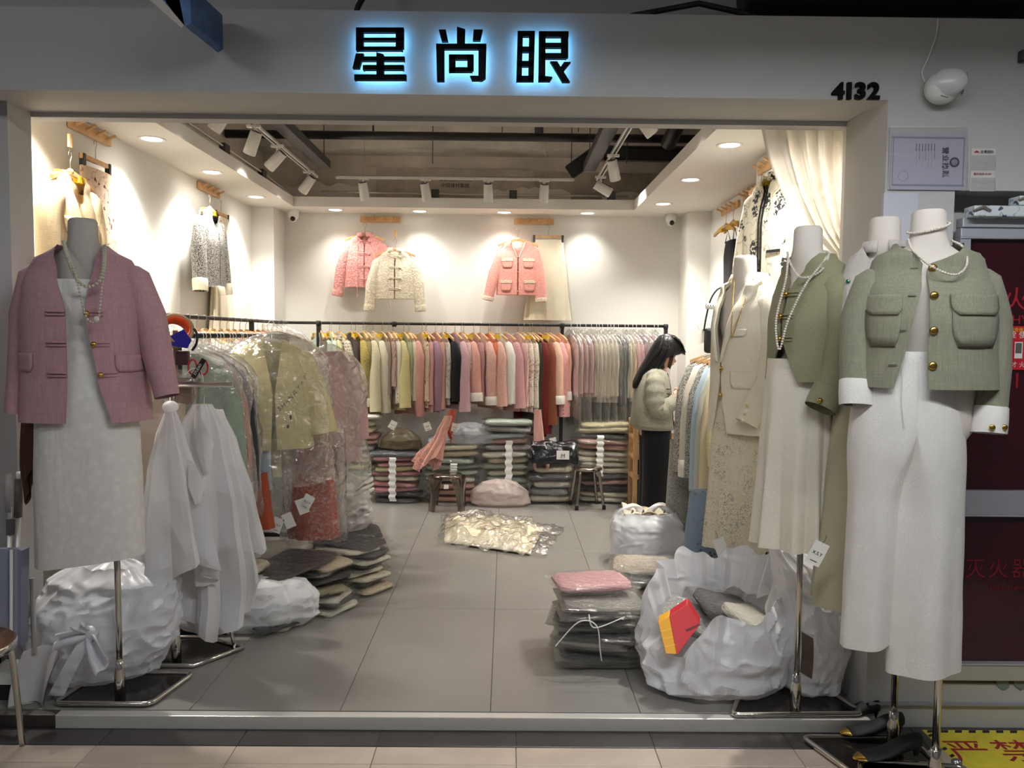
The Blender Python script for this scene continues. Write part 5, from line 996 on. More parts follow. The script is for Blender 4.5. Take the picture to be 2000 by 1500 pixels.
MB().tube([P(-60, 1290, 3.05)-o, Vector((P(-60, 1290, 3.05)-o).to_tuple())+Vector((0, 0, -P(-60, 1290, 3.05).z+.0))], .012, 8).build('leg', STEEL, t)
p = FLO(50, 1388); t = thing('dustpan', 'white upright dustpan standing by the left jamb', 'dustpan', (p.x, 3.09, .003))
MB().grid(lambda u, v: (-.075+.14*u+.05*v*v, .06*sin(u*pi)-.03+.03*v, .005+.22*v*(1-.25*(u-.3)**2)), 12, 12).build('pan', mat('dustpan_white', (206, 204, 204), .5), t, smooth=True, solid=.004)
MB().tube([(0, .03, .2), (-.02, .06, .5)], .01, 8).build('handle', STEEL, t)
t = thing('stool', 'chrome stool with brown seat at the left picture edge', 'stool', (-1.92, 2.76, -.05))
MB().lathe([(.15, .41), (.157, .418), (.157, .435), (.148, .445)], 36).build('seat', mat('brown_seat', (104, 66, 48), .4), t, smooth=True); MB().lathe([(.158, .405), (.162, .41), (.162, .43), (.158, .435)], 36, caps=False).build('seat_ring', CHROME, t, smooth=True)
for k in range(4):
    a = pi/4+pi/2*k; MB().tube(curve([(.09*cos(a), .09*sin(a), .405), (.135*cos(a), .135*sin(a), .385), (.15*cos(a), .15*sin(a), .3), (.17*cos(a), .17*sin(a), .0)], 15), .011, 10).build('leg', CHROME, t, smooth=True)
for k, (x, y) in enumerate(((107, 1421), (135, 1417))): tag(MB().box(FLO(x, y, -.05), FLO(x+6, y-4, -.05)+Vector((0, 0, .002))).build('paper_scrap', CARD), 'tiny white paper scrap on the dark border, %s one' % ('left', 'right')[k], 'scrap', 'scraps')
# ================================================================ RIGHT SIDE
SAGE = fabric('sage_linen', (146, 145, 125), (126, 127, 108), 'linen'); OLIVE = fabric('olive_cloth', (150, 148, 118), (138, 136, 106)); WHITEF = fabric('white_suiting', (240, 237, 230), rough=.6, bump=.1)
CREAMW = fabric('cream_wool', (240, 233, 212), (234, 225, 202), 'plain', .6, bump=.3); FLOR = fabric('pale_floral', (226, 216, 192), (168, 160, 128), 'ditsy', 2.0); SATIN = fabric('sage_satin', (186, 182, 152), rough=.32, bump=.05)
FLJ = fabric('grey_floral_cloth', (206, 200, 192), (150, 136, 134), 'ditsy', .5); GREYC = fabric('grey_wool', (168, 166, 160), (130, 128, 124), 'tweed')
CZ = -.05
# front right mannequin: cropped sage jacket, white trousers
N4 = P(1812, 478, 2.62); b4 = FLO(1790, 1520, CZ); b4 = Vector((b4.x, 2.58, CZ))
mannequin('headless mannequin wearing the cropped sage jacket and white trousers', b4, N4, -.2, [(-.3, -.1, 0), (.1, -.16, 0), (.2, .16, 0), (-.16, .2, 0)], (0, 0, 0))
CREAMT = fabric('white_top', (222, 214, 206), rough=.7)
svL = [(.0, 0, -.115, .06, .062), (.015, -.01, -.24, .06, .058), (.02, -.03, -.38, .056, .052), (.025, -.06, -.52, .05, .045)]
svR = [(.0, 0, -.115, .06, .062), (.012, -.0, -.24, .058, .058), (.012, -.02, -.4, .054, .052), (.0, -.05, -.6, .047, .045)]
g0 = [(-.5, -.135), (-.3, -.09), (-.1, -.045), (-.06, -.04), (-.03, -.06), (0, -.1), (.03, -.1)]; g1 = [(-.5, -.03), (-.3, -.035), (-.1, -.03), (-.06, -.02), (-.03, .06), (0, .098), (.03, .1)]
t, B = jacket('cropped_jacket', 'sage cropped jacket with white cuffs and gold buttons on the right mannequin', N4+Vector((0, 0, -.01)), SAGE, -.2, .46, 'jacket', gl=g0, gr=g1, slv=svL, slvR=svR, folds=5, amp=.015, ws=.205, wc=.21, wh=.22, dc=.165, drop=.07, nw=.102, nd=.085, cuff=WHITEF, cuffh=.078, n=64, zs=26, seed=5)
for z in (-.075, -.165, -.275, -.385): button(B, t, tab(sorted(g1), z)[0]+.012, z, GOLD, .0135)
for z in (-.075, -.165, -.275, -.385): patch(B, lambda v: 1, tab(sorted(g0), z)[0]-.035, tab(sorted(g0), z)[0]-.012, z-.002, z+.002, .004, 3, 1).build('buttonhole', fabric('dark_sage', (96, 98, 82)), t)
for x0, x1 in ((-.2, -.115), (.03, .185)):
    patch(B, CUTC, x0, x1, -.325, -.165, .006).build('pocket', SAGE, t, smooth=True, solid=.005); patch(B, CUTC, x0-.004, x1+.004, -.225, -.16, .013).build('pocket_flap', SAGE, t, smooth=True, solid=.006)
for s in [o for o in t.children if o.name.startswith('sleeve')][1:]:
    for k, dx in enumerate((-.01, .03)): q = MB().ball((.205*.93+.0+dx, -.105+.012*k, -.58), .010, 10, 8, (1, .5, 1)).build('cuff_button', GOLD, s, smooth=True)
def trousers(label, waist, m, L, legs, rz, w0=.15, d0=.115, seed=0):
    """legs: (top centre x, bottom centre x, top half width, bottom half width, half depth, length)"""
    t = thing('trousers', label, 'trousers', waist, rz=rz); MB().loft([[Vector((w0*k*sin(a), -d0*k*cos(a), z)) for a in [2*pi*j/36 for j in range(36)]] for z, k in ((-.045, 1.0), (-.02, .99), (0, .98), (.002, .95))], True).build('waistband', m, t, smooth=True, solid=.004)
    B0 = Body([(-.45, w0*1.3, d0*1.15), (-.2, w0*1.16, d0*1.1), (-.04, w0, d0), (0, w0, d0)], folds=0, seed=seed)
    for k, (x0, x1, a0, a1, d, ll) in enumerate(legs):
        rings = []; sg = -1 if k == 0 else 1
        for i in range(27):
            v = i/26; z = -.03-(ll-.03)*v; hw, hd_ = tab(B0.prof, max(z, -.45)); mo = min(1, max(0, (-z-.22)/.3)); mo = mo*mo*(3-2*mo); ring = []
            for j in range(44):
                a = 2*pi*j/44; f = 1+.05*sin(5*a+k+seed)*v+.02*nz3(cos(a), sin(a), z*4, 2, seed+k)
                hx = hw*sin(a); hx = hx if hx*sg > 0 else hx*.06; hy = -hd_*cos(a)
                lx = x0+(x1-x0)*v+(a0+(a1-a0)*v)*f*sin(a); dd = d*(1-.42*v); ly = -(dd*f*cos(a)+.02*v*max(0, cos(a))**8)
                ring.append((hx+(lx-hx)*mo, hy+(ly-hy)*mo, z+(.012*sin(a) if i == 26 else 0)))
            rings.append(ring)
        MB().loft(rings, True).build('leg', m, t, smooth=True, solid=.003)
    return t, B0
wst = P(1775, 688, 2.62); t, B = trousers('white wide-leg trousers on the front right mannequin', wst, WHITEF, 1.06, [(-.075, -.10, .09, .082, .10, 1.0), (.06, .08, .115, .115, .12, 1.075)], -.2)
MB().ball(B.front(-.06, -.02, .006), .007, 10, 8).build('waist_button', PEARL, t, smooth=True); MB().tube([B.front(-.05, -.05, .003), B.front(-.05, -.16, .003), B.front(-.04, -.24, .003)], .002, 5).build('fly_seam', WHITEF, t)
necklace('pearl choker round the neck of the front right mannequin', [N4+Vector((.062*sin(a)-.0, -.064*cos(a), .055+.018*sin(a)-.01*cos(a))) for a in [-2.2+4.4*k/30 for k in range(31)]], .0042)
necklace('long pearl string inside the neckline of the sage jacket', curve([N4+Vector((-.075, -.02, .012)), N4+Vector((-.085, -.075, -.03)), N4+Vector((-.05, -.13, -.085)), N4+Vector((.01, -.15, -.11)), N4+Vector((.06, -.125, -.075)), N4+Vector((.085, -.06, -.015)), N4+Vector((.08, -.0, .014))], 50), .0045)
# mannequin behind it: grey floral jacket, sage satin skirt
N3 = P(1727, 486, 2.88); b3 = Vector((FLO(1725, 1455, CZ).x, 2.85, CZ))
mannequin('headless mannequin in a floral jacket behind the sage one', b3, N3, -.5, [(-.2, -.2, 0), (.12, -.2, 0), (.12, .1, 0), (-.3, .1, 0)], (0, 0, 0), slim=.75)
t, B = jacket('floral_jacket', 'grey floral jacket on the mannequin behind the sage jacket', N3+Vector((0, 0, -.01)), FLJ, -.5, .5, gl=[(-.6, -.006), (-.1, -.006), (.02, -.07)], gr=[(-.6, .006), (-.1, .006), (.02, .07)], ws=.15, wc=.15, wh=.16, dc=.14, nw=.075, nd=.07, collar='stand', slv=[(-.02, 0, -.10, .045, .05), (-.03, .02, -.3, .04, .045), (-.03, .02, -.55, .036, .04)], seed=8, n=48)
for k in range(5): MB().tube([B.front(-.15+.02*k, -.12-.005*k, .01), B.front(-.155+.02*k, -.3, .014), B.front(-.15+.022*k, -.42-.02*k, .012)], .004, 5).build('fringe', FLJ, t)
MB().ball(B.front(-.11, -.11, .01), .008, 8, 6).build('green_bead', mat('green_bead', (20, 110, 80), .2), t)
skirt('skirt', 'long sage satin skirt on the mannequin behind the white trousers', N3+Vector((-.02, 0, -.46)), SATIN, .86, .12, .19, .1, .14, 5, .07, rz=-.5, seed=3)
hang_tag(P(1607, 1060, 2.72), 'white hang tag beside the sage satin skirt', .45, 0, (.055, .085), 'X.S.Y', .03)
# olive jacket and cream pleated skirt
N2 = P(1577, 500, 3.06); b2 = Vector((1.163, 3.045, .003))
mannequin('headless mannequin wearing the olive jacket and cream pleated skirt', b2, N2, -1.2, [(-.26, -.03, 0), (.27, -.01, 0), (.2, .22, 0), (-.13, .25, 0)], (0, 0, 0), slim=.76)
gl = [(-.5, -.09), (-.3, -.01), (-.1, -.01), (-.04, -.045), (.02, -.08)]; gr = [(-.5, .09), (-.3, .0), (-.1, .0), (-.04, .05), (.02, .08)]
t, B = jacket('jacket', 'olive jacket with gold toggle fastenings on the mannequin beside the curtain', N2+Vector((.02, 0, -.01)), OLIVE, -1.2, .47, gl=gl, gr=gr, ws=.165, wc=.16, wh=.165, dc=.135, nw=.085, nd=.075, slv=[(-.03, .02, -.11, .04, .06), (-.06, .05, -.28, .04, .05), (-.08, .06, -.40, .04, .045), (-.09, .06, -.44, .038, .04)], slvR=[(.0, 0, -.11, .06, .06), (.01, .0, -.28, .06, .058), (.015, -.03, -.45, .056, .052), (.01, -.09, -.56, .053, .048)], cuff=OLIVE, cuffh=.075, n=56, zs=22, seed=7, frogs=[(.0, .055, z, OLIVE, GOLD, -1) for z in (-.14, -.225, -.31)])
for s in [o for o in t.children if o.name.startswith('sleeve')][1:]: MB().ball((.165*.93+.01+.04, -.10-.03, -.53), .010, 10, 8).build('cuff_button', GOLD, s, smooth=True)
skirt('skirt', 'cream pleated midi skirt on the olive jacket mannequin', N2+Vector((-.01, 0, -.40)), fabric('cream_pleat', (240, 234, 216), rough=.6, bump=.1), .73, .125, .15, .1, .135, 11, .16, rz=-.7, seed=4, n=150)
necklace('double pearl necklace draped over the olive jacket, short strand', curve([N2+Vector((-.07, .02, .015)), N2+Vector((-.085, -.05, -.03)), N2+Vector((-.065, -.11, -.09)), N2+Vector((-.0, -.13, -.07)), N2+Vector((.05, -.08, .0)), N2+Vector((.06, -.0, .02))], 50), .005)
necklace('long pearl strand hanging down the front of the olive jacket', curve([N2+Vector((.055, -.01, .016)), N2+Vector((.03, -.10, -.02)), N2+Vector((-.06, -.15, -.12)), N2+Vector((-.125, -.165, -.25)), N2+Vector((-.15, -.15, -.36)), N2+Vector((-.158, -.13, -.25)), N2+Vector((-.12, -.11, -.1)), N2+Vector((-.085, -.03, .0))], 90), .005)
# cream blazer over a floral skirt
N1 = P(1455, 545, 3.86); b1 = Vector((N1.x+.03, 3.9, .003))
mannequin('headless mannequin wearing the cream wool blazer and floral skirt', b1, N1, -1.2, [(-.2, -.12, 0), (.16, -.12, 0), (.16, .14, 0), (-.2, .14, 0)], (0, 0, 0), slim=.85)
gl = [(-.8, -.06), (-.5, -.012), (-.42, -.01), (-.2, -.05), (0, -.085), (.02, -.085)]; gr = [(-.8, .06), (-.5, .0), (-.42, .0), (-.2, .045), (0, .085), (.02, .085)]
t, B = jacket('blazer', 'cream wool blazer with lapels and shell buttons on the right', N1+Vector((.02, 0, -.005)), CREAMW, -1.2, .74, 'blazer', gl=gl, gr=gr, ws=.185, wc=.18, wh=.195, dc=.15, nw=.085, nd=.075, slv=[(-.02, 0, -.11, .05, .064), (-.04, .03, -.3, .05, .06), (-.05, .03, -.48, .046, .056), (-.05, .02, -.62, .044, .05)], slvR=[(.0, 0, -.11, .064, .064), (.02, .0, -.3, .064, .06), (.03, -.03, -.48, .06, .056), (.0, -.13, -.68, .055, .05)], n=64, zs=28, seed=9, flaps=[(.07, .18, -.52, -.44, None), (.06, .14, -.275, -.24, None)])
def lapel(sg):
    def fn(u, v):
        z = -.40+.40*v; e = tab(sorted(gr if sg > 0 else gl), z)[0]; wd = .012+.075*v if v < .7 else .0645*(1-(v-.7)*1.1)
        if .66 < v < .74: wd *= .72
        return B.front(e+sg*wd*u+sg*.002, z, .010+.006*sin(u*pi))
    return MB().grid(fn, 6, 20)
for sg in (-1, 1): lapel(sg).build('lapel', CREAMW, t, smooth=True, solid=.006)
MB().loft([[Vector((.089*r*sin(a), -.08*r*cos(a), z)) for a in [1.0+(2*pi-2.0)*k/22 for k in range(23)]] for r, z in ((1.02, .03), (1.2, .0), (1.32, -.035))], False).build('collar', CREAMW, t, smooth=True, solid=.006)
for z in (-.43, -.56): button(B, t, .008, z, GOLD, .012)
for s in [o for o in t.children if o.name.startswith('sleeve')][1:]:
    for k in range(3): MB().ball((.185*.93+.0+.038, -.13-.052+.012*k, -.665+.038*k), .010, 10, 8, (1, .6, 1)).build('cuff_button', mat('shell_button', (206, 186, 148), .3), s, smooth=True)
necklace('thin gold chain on the cream blazer mannequin', curve([N1+Vector((-.06, -.03, 0)), N1+Vector((-.09, -.12, -.12)), N1+Vector((-.1, -.15, -.28)), N1+Vector((-.06, -.15, -.16)), N1+Vector((.0, -.12, -.03))], 40), .003, GOLD, 2.2)
t, B = skirt('skirt', 'pale floral gathered skirt under the cream blazer', N1+Vector((-.0, 0, -.45)), FLOR, .87, .12, .165, .1, .14, 9, .09, rz=-.62, seed=6, n=100)
# ---------------------------------------------------------------- right rack
t = thing('clothes_rack', 'clothes rack along the right side behind the cream blazer', 'clothes rack', (1.385, 4.75, 0))
MB().tube([(0, -.65, 1.49), (0, .55, 1.49)], .013, 12).build('rail', BLACKM, t, smooth=True)
for y in (-.63, .53): MB().tube([(0, y, .02), (0, y, 1.49)], .014, 10).build('post', BLACKM, t); MB().box((-.2, y-.015, 0), (.2, y+.015, .03)).build('foot', BLACKM, t)
RR = [(5.1, .80, (176, 174, 164), (96, 96, 92), 'tweed', 'grey bouclé', None), (4.92, .80, (226, 218, 202), None, 'plain', 'cream wool', 'w'), (4.77, .78, (176, 174, 164), None, 'tweed', 'light grey', None), (4.64, .84, (176, 196, 212), None, 'plain', 'pale blue', None), (4.52, .88, (198, 198, 184), None, 'plain', 'silver grey', None), (4.40, .90, (224, 212, 174), None, 'plain', 'straw yellow', None), (4.27, .62, (240, 228, 186), (228, 212, 160), 'linen', 'lemon cream', None)]
for i, (y, L, c, c2, kd, cn, cf) in enumerate(RR):
    p = Vector((1.385, y, 1.5055)); hanger('wood', p, -.12, 'wooden hanger holding the %s jacket on the right side rack' % cn, 'hangers on the right rack')
    t, B = jacket('hung_jacket', '%s jacket on the right side rack' % cn, p+Vector((0, 0, -.112)), fabric('rr_%d_%d_%d' % c, c, c2, kd), -.12, L*.93, 'jacket', 'jackets on the right rack', ws=.195, wc=.2, wh=.205, dc=.05, nw=.06, nd=.035, drop=.045, slv=[(.0, 0, -.10, .058, .045), (.03, -.005, -.25, .056, .045), (.05, -.01, -.45, .05, .04), (.055 if i < 6 else .04, -.015, -L*.96, .048, .038)], cuff=WHC if cf else None, cuffh=.10, n=32, zs=14, seed=i+40)
    if cf:
        for k in range(3): MB().ball((-.195*.93-.065+.02, -.058, -L*.96+.03+.035*k), .008, 8, 6).build('cuff_button', GOLD, t, smooth=True)
hang_tag(P(1365, 645, 4.98), 'large paper tag clipped to the grey bouclé jacket collar', -.35, 0, (.075, .085), '', .03)
p = P(1333, 860, 5.2); skirt('coat', 'long grey coat tail below the right rack', p, GREYC, .6, .08, .1, .05, .06, 5, .08, cat='coat', seed=5, n=40)
p = P(1382, 880, 4.75); skirt('skirt', 'blush skirt hanging below the silver grey jacket', p, fabric('blush_cloth', (218, 196, 178)), .36, .08, .1, .04, .06, 5, .08, seed=6, n=40)
p = P(1385, 960, 4.2); skirt('dress', 'brown-blue floral dress tail behind the floral skirt', p, fabric('blue_floral', (132, 150, 168), (104, 78, 60), 'ditsy', .7), .42, .1, .13, .05, .07, 6, .1, cat='dress', seed=7, n=48)
p = P(1465, 960, 4.25); skirt('dress', 'blue-green small floral dress hanging low behind the bags', p, fabric('teal_ditsy', (140, 148, 124), (70, 96, 116), 'ditsy', .8), .52, .15, .2, .06, .09, 7, .1, cat='dress', seed=8, n=60)
hang_tag(P(1402, 1052, 3.7), 'white hang tag at the floral skirt hem', -.35, 0, (.055, .09), '', .04)
# strap bag on the rack end
o = P(1378, 640, 4.95); t = thing('handbag', 'white studded handbag tab on a black curved strap above the right rack', 'handbag', o)
MB().tube(curve([(-.01, 0, -.02), (.005, 0, .08), (.03, 0, .18), (.07, 0, .24), (.12, 0, .26)], 24), .0055, 8).build('strap', BLACKM, t, smooth=True); MB().tube([(.0, 0, .135), (.07, 0, .135)], .019, 12).build('tab', WHITEPL, t)
for k in range(4): MB().ball((.008+.016*k, -.017, .138), .0042, 8, 6).build('stud', BLACKM, t)
for k in range(6): MB().ball((.045+.012*(k % 2), -.012, .07-.013*k), .009, 8, 6).build('charm_bead', mat('bead_red' if k % 2 else 'bead_dark', (150, 30, 50) if k % 2 else (40, 40, 44), .3), t, smooth=True)
MB().box((.0, -.02, -.16), (.16, .05, .0)).build('bag_body', BLACKM, t, bevel=.02)
t = thing('round_mirror', 'round white wall disc partly hidden by the right rack', 'mirror', (XR-.002, 6.9, 1.45), rz=0); m = MB().lathe([(.36, 0), (.36, .012), (.34, .02)], 48).build('disc', WHITEPL, t); m.rotation_euler = (0, -pi/2, 0)
# little wooden shelf behind the person
p = P(1238, 985, 6.75); t = thing('wooden_shelf', 'small light wooden shelf frame behind the person', 'shelf', (p.x, 6.72, 0))
for x in (0, .42):
    for y in (0, .26): MB().box((x-.018, y-.018, 0), (x+.018, y+.018, .78)).build('leg', WOOD, t)
for z in (.28, .45, .62, .76): MB().box((-.02, -.02, z), (.44, .28, z+.025)).build('shelf_board', WOOD, t)
tag(MB().box((p.x+.03, 6.76, .31), (p.x+.38, 6.94, .44)).build('storage_box', mat('dark_box', (38, 34, 32), .6), bevel=.01), 'dark storage box on the wooden shelf', 'box')
tag(MB().box((p.x+.03, 6.76, .0), (p.x+.38, 6.94, .26)).build('storage_box', mat('dark_box', (38, 34, 32), .6), bevel=.01), 'dark storage box on the floor inside the wooden shelf', 'box')

# ---------------------------------------------------------------- sheer curtain
t = thing('curtain', 'sheer white curtain gathered to one side of the opening', 'curtain', P(1640, 240, 3.53)); o = Vector(t.location)
LC = [(1484, 236), (1500, 300), (1532, 378), (1575, 445), (1625, 495), (1640, 560), (1642, 700), (1640, 900), (1638, 1150)]; RC = [(1668, 236), (1668, 300), (1668, 378), (1668, 445), (1672, 495), (1676, 560), (1676, 700), (1674, 900), (1668, 1150)]
def cfn(u, v):
    k = v*(len(LC)-1); i = min(int(k), len(LC)-2); f = k-i
    a = P(LC[i][0]+(LC[i+1][0]-LC[i][0])*f, LC[i][1]+(LC[i+1][1]-LC[i][1])*f, 3.52); b = P(RC[i][0]+(RC[i+1][0]-RC[i][0])*f, RC[i][1]+(RC[i+1][1]-RC[i][1])*f, 3.52)
    b.x = min(b.x, 1.585); p = a+(b-a)*(u**.8); wv = .022*sin(u*34+1.5*sin(v*3))+.012*sin(u*61+v*4); p.y += wv*(1-.35*v)-.0+.03*sin(v*5)*u; return p-o
cm = sackmat('sheer_curtain', (236, 228, 214), .93, .8); MB().grid(cfn, 130, 60).build('cloth', cm, t, smooth=True)
MB().tube([P(1480, 238, 3.52)-o+Vector((0, 0, .015)), Vector((1.58, 3.52, P(1480, 238, 3.52).z))-o+Vector((0, 0, .015))], .008, 8).build('curtain_rod', WHITEPL, t)

# ---------------------------------------------------------------- big open sack with the red and yellow box
c0 = FLO(1402, 1398); bx = Vector((P(1402, 1300, 3.3).x, 3.36, .003)); t = thing('open_sack', 'big open white plastic sack in front of the chrome pole', 'bag', bx)
def rim(a):  # rim height by direction (a=0 right, pi/2 back, 3pi/2 front)
    return .43+.10*sin(a)+.055*cos(a)+.022*math.asin(sin(3*a+.6))+.016*math.asin(sin(7*a+1))+.008*sin(17*a)-.15*math.exp(-((a-3.85)/.42)**2)
n, zs = 170, 70; rings = []
for i in range(zs+1):
    v = i/zs; ring = []
    for j in range(n):
        a = 2*pi*j/n; c, s = cos(a), sin(a); z = v*rim(a); pr = (.72+.28*min(1, v/.16)**.6)*(1-.16*max(0, v-.45)/.55)
        q = 1+.09*nz3(c*1.3, s*1.3, z*3, 1.4, 3)+.07*ridge(c*2+z*3, s*2-z*2, z*7, 1.2, 5)+.05*ridge(c*4-z*5, s*4, z*9, 1.3, 6)
        x = .315*pr*q*c; y = .245*pr*q*s
        fr = 1+.05*max(0, v-.6)/.4*math.asin(sin(11*a+2*sin(3*a)))+.03*max(0, v-.6)/.4*sin(23*a+z*9); x *= fr; y *= fr
        ring.append((x, y, z))
    rings.append(ring)
# the rim folds back inside
for k in range(1, 7):
    ring = []
    for j in range(n):
        x, y, z = rings[zs][j]; ring.append((x*(1-.035*k), y*(1-.035*k), z-.03*k+.01*sin(j*.5)))
    rings.append(ring)
MB().loft(rings, True, True, False).build('bag_skin', SACK, t, auto=17)
def handle(par, pts, w, m=SACK):
    cv = curve(pts, 24); MB().loft([[p+Vector((-w*1.3, 0, -w*.35)), p+Vector((-w*.4, 0, w*.25)), p+Vector((w*.4, 0, w*.1)), p+Vector((w*1.3, 0, -w*.3)), p+Vector((0, 0, -w*.25))] for p in cv], True).build('bag_handle', m, par, smooth=True)
for k, (x, y, z, rz, cn) in enumerate(((.05, .06, .28, .3, 'charcoal'), (-.1, .02, .24, -.4, 'grey'), (.14, -.02, .26, .8, 'ivory'))):
    packet(bx+Vector((x-.0, y, z)), (.26, .2, .06), COLS[cn], '%s film packet inside the big open white sack' % cn, 'packets in the open sack', rz, tilt=(.3, .25))
t = thing('gift_box', 'red and yellow flat box sticking out of the open white sack', 'box', P(1318, 1255, 3.22)); o = Vector(t.location)
def pl(x, y, k=0): return P(x, y, 3.13+.0016*(1280-y))-o
MB().prism([pl(1307, 1203), pl(1341, 1180), pl(1345, 1183), pl(1367, 1217), pl(1366, 1222), pl(1324, 1279), pl(1321, 1277)], (.012, .045, .012)).build('red_cover', mat('red_leather', (188, 30, 40), .4, bump=.1, bscale=60), t, bevel=.003)
MB().prism([pl(1285, 1215), pl(1307, 1203), pl(1321.5, 1278), pl(1300, 1277)], (.012, .045, .012)).build('yellow_spine', mat('yellow_leather', (222, 160, 28), .4, bump=.1, bscale=60), t, bevel=.003)
MB().prism([pl(1338, 1229), pl(1366, 1218), pl(1367, 1221), pl(1340, 1233)], (0, -.003, 0)).build('strap', mat('dark_red', (96, 12, 18), .4), t)
for k in range(3): MB().prism([pl(1290+4*k, 1232+15*k), pl(1311+4*k, 1228+15*k), pl(1311+4*k, 1229.5+15*k), pl(1290+4*k, 1233.5+15*k)], (0, -.002, 0)).build('spine_ridge', mat('yellow_leather2', (236, 184, 60), .4), t)
# sack behind the pole, sack farther back, low grey one
t = thing('clothes_sack', 'tall white plastic sack leaning on the right jamb behind the pole', 'bag', (1.30, 3.30, .003))
sack(t, [(0, .08, .1, .0, 0), (.04, .13, .16, .0, 0), (.2, .145, .18, .02, 0), (.38, .14, .17, .02, .02), (.52, .11, .13, -.03, .03), (.60, .05, .07, -.1, .05)], 110, 22, .07, m=SACK, open_top=False, fine=.05, zs=70)
MB().grid(lambda u, v: (-.09+.05*u, -.17-.01*sin(v*3), .14+.17*v-.03*u), 4, 8).build('tear', mat('brown_tear', (104, 88, 78), .7), t)
t = thing('clothes_sack', 'greyish crumpled sack leaning under the floral dresses', 'bag', (P(1510, 1150, 3.75).x, 3.75, .2)); sack(t, [(-.2, .1, .08, 0, 0), (-.1, .15, .12, 0, 0), (.05, .15, .12, 0, 0), (.2, .1, .08, 0, 0), (.25, .03, .03, 0, 0)], 70, 25, .08, m=SACKG, open_top=False, fine=.05, zs=36)
p = FLO(1270, 1112); t = thing('carrier_sack', 'white carrier bag full of clothes in the aisle behind the packets', 'bag', (p.x, p.y+.18, .003))
sack(t, [(0, .18, .12, 0, 0), (.04, .235, .16, 0, 0), (.16, .25, .17, .01, 0), (.26, .24, .16, 0, 0), (.34, .2, .12, 0, 0)], 110, 28, .06, m=SACKG, open_top=True, fine=.03, zs=44)
handle(t, [(-.2, -.03, .3), (-.15, -.02, .36), (-.06, .0, .37), (-.02, -.0, .3)], .022, SACKG); handle(t, [(-.05, -.08, .26), (.02, -.07, .37), (.09, -.05, .39), (.16, -.05, .33), (.2, -.04, .27)], .024, SACKG)
for k in range(5): MB().grid(lambda u, v: (-.16+.3*u, -.09+.16*v, .27+.014*k+.03*sin(u*7+k*2)+.03*sin(v*5+k)), 12, 6).build('folded_cloth', fabric('bag_cloth_%d' % (k % 3), ((222, 210, 186), (206, 196, 176), (180, 160, 130))[k % 3]), t, smooth=True, solid=.01)
for k in range(4): MB().tube([(-.12+.07*k, -.1, .325), (-.1+.07*k, -.06, .355)], .006, 6).build('dark_label', INK, t)
GR = 'film packets piled on the floor at right'
stack(1084, 1250, 1196, 1312, 3.42, .34, ['beige', 'charcoal', 'beige', 'ivory', 'black', 'grey', 'black', 'navy', 'grey'], 'floor pile left of the open sack', GR, .045, FILM, rot=.38)
packet((P(1160, 1180, 3.6).x, 3.72, .30), (.34, .26, .05), (214, 160, 166), 'pink folded garment in film on top of the dark packets', GR, .2)
stack(1206, 1345, 1122, 1222, 4.0, .34, ['dusty pink', 'ivory', 'dusty pink', 'beige', 'charcoal', 'beige', 'khaki', 'charcoal', 'beige'], 'rear right floor pile', GR, .05, FILM, rot=.4)
stack(1330, 1420, 1105, 1190, 4.2, .3, ['ivory', 'beige', 'cream', 'ivory', 'dusty pink', 'ivory'], 'floor pile behind the open sack', GR, .04, FILM, rot=.4)
for k, (pts, nm) in enumerate((([P(1085, 1262, 3.4), P(1130, 1215, 3.39), P(1165, 1222, 3.385), P(1172, 1270, 3.39), P(1175, 1290, 3.4)], 'front'), ([P(1150, 1200, 3.4), P(1162, 1226, 3.38), P(1220, 1205, 3.4)], 'upper'))): tag(MB().tube(curve(pts, 24), .0028, 6).build('white_string', WHITEPL), 'white string tied over the dark floor packets, %s strand' % nm, 'string', 'strings')
# cream garment in a clear bag in the middle of the floor
o = FLO(950, 1052); t = thing('bagged_garment', 'cream garment in a clear plastic bag lying on the open floor', 'packed clothes', (o.x, o.y, .003)); q0 = Vector(t.location)
def gar(u, v):
    a = FLO(868+(1035-868)*u, 1062+(1086-1062)*u); b = FLO(872+(1062-872)*u, 1016+(1036-1016)*u); p = a+(b-a)*v; e = min(1, 7*u*(1-u)*1.2)*min(1, 8*v*(1-v))
    return (p.x-q0.x, p.y-q0.y, .012+.075*e*(.65+.5*nz3(u*4, v*4, 0, 1.4, 3))+.045*e*ridge(u*7+v*3, v*5, 0, 1.1, 4)*.5)
MB().grid(gar, 60, 36).build('garment', fabric('cream_ivory2', (240, 228, 196), (226, 210, 172), 'linen'), t, smooth=True, solid=.012)
def fil(u, v):
    a = FLO(856+(1062-856)*u, 1068+(1092-1068)*u); b = FLO(864+(1108-864)*u, 1012+(1034-1012)*u); p = a+(b-a)*v; e = min(1, 6*u*(1-u)*1.2)*min(1, 7*v*(1-v)); e *= (1 if u < .75 else .45)
    return (p.x-q0.x+.01*sin(v*19), p.y-q0.y+.012*sin(u*23), .006+.10*e*(.8+.35*nz3(u*5, v*5, 0, 1.5, 8))+.03*max(0, ridge(u*9, v*7, 0, 1.2, 9)))
MB().grid(fil, 70, 40).build('clear_bag', FILM, t, smooth=True)

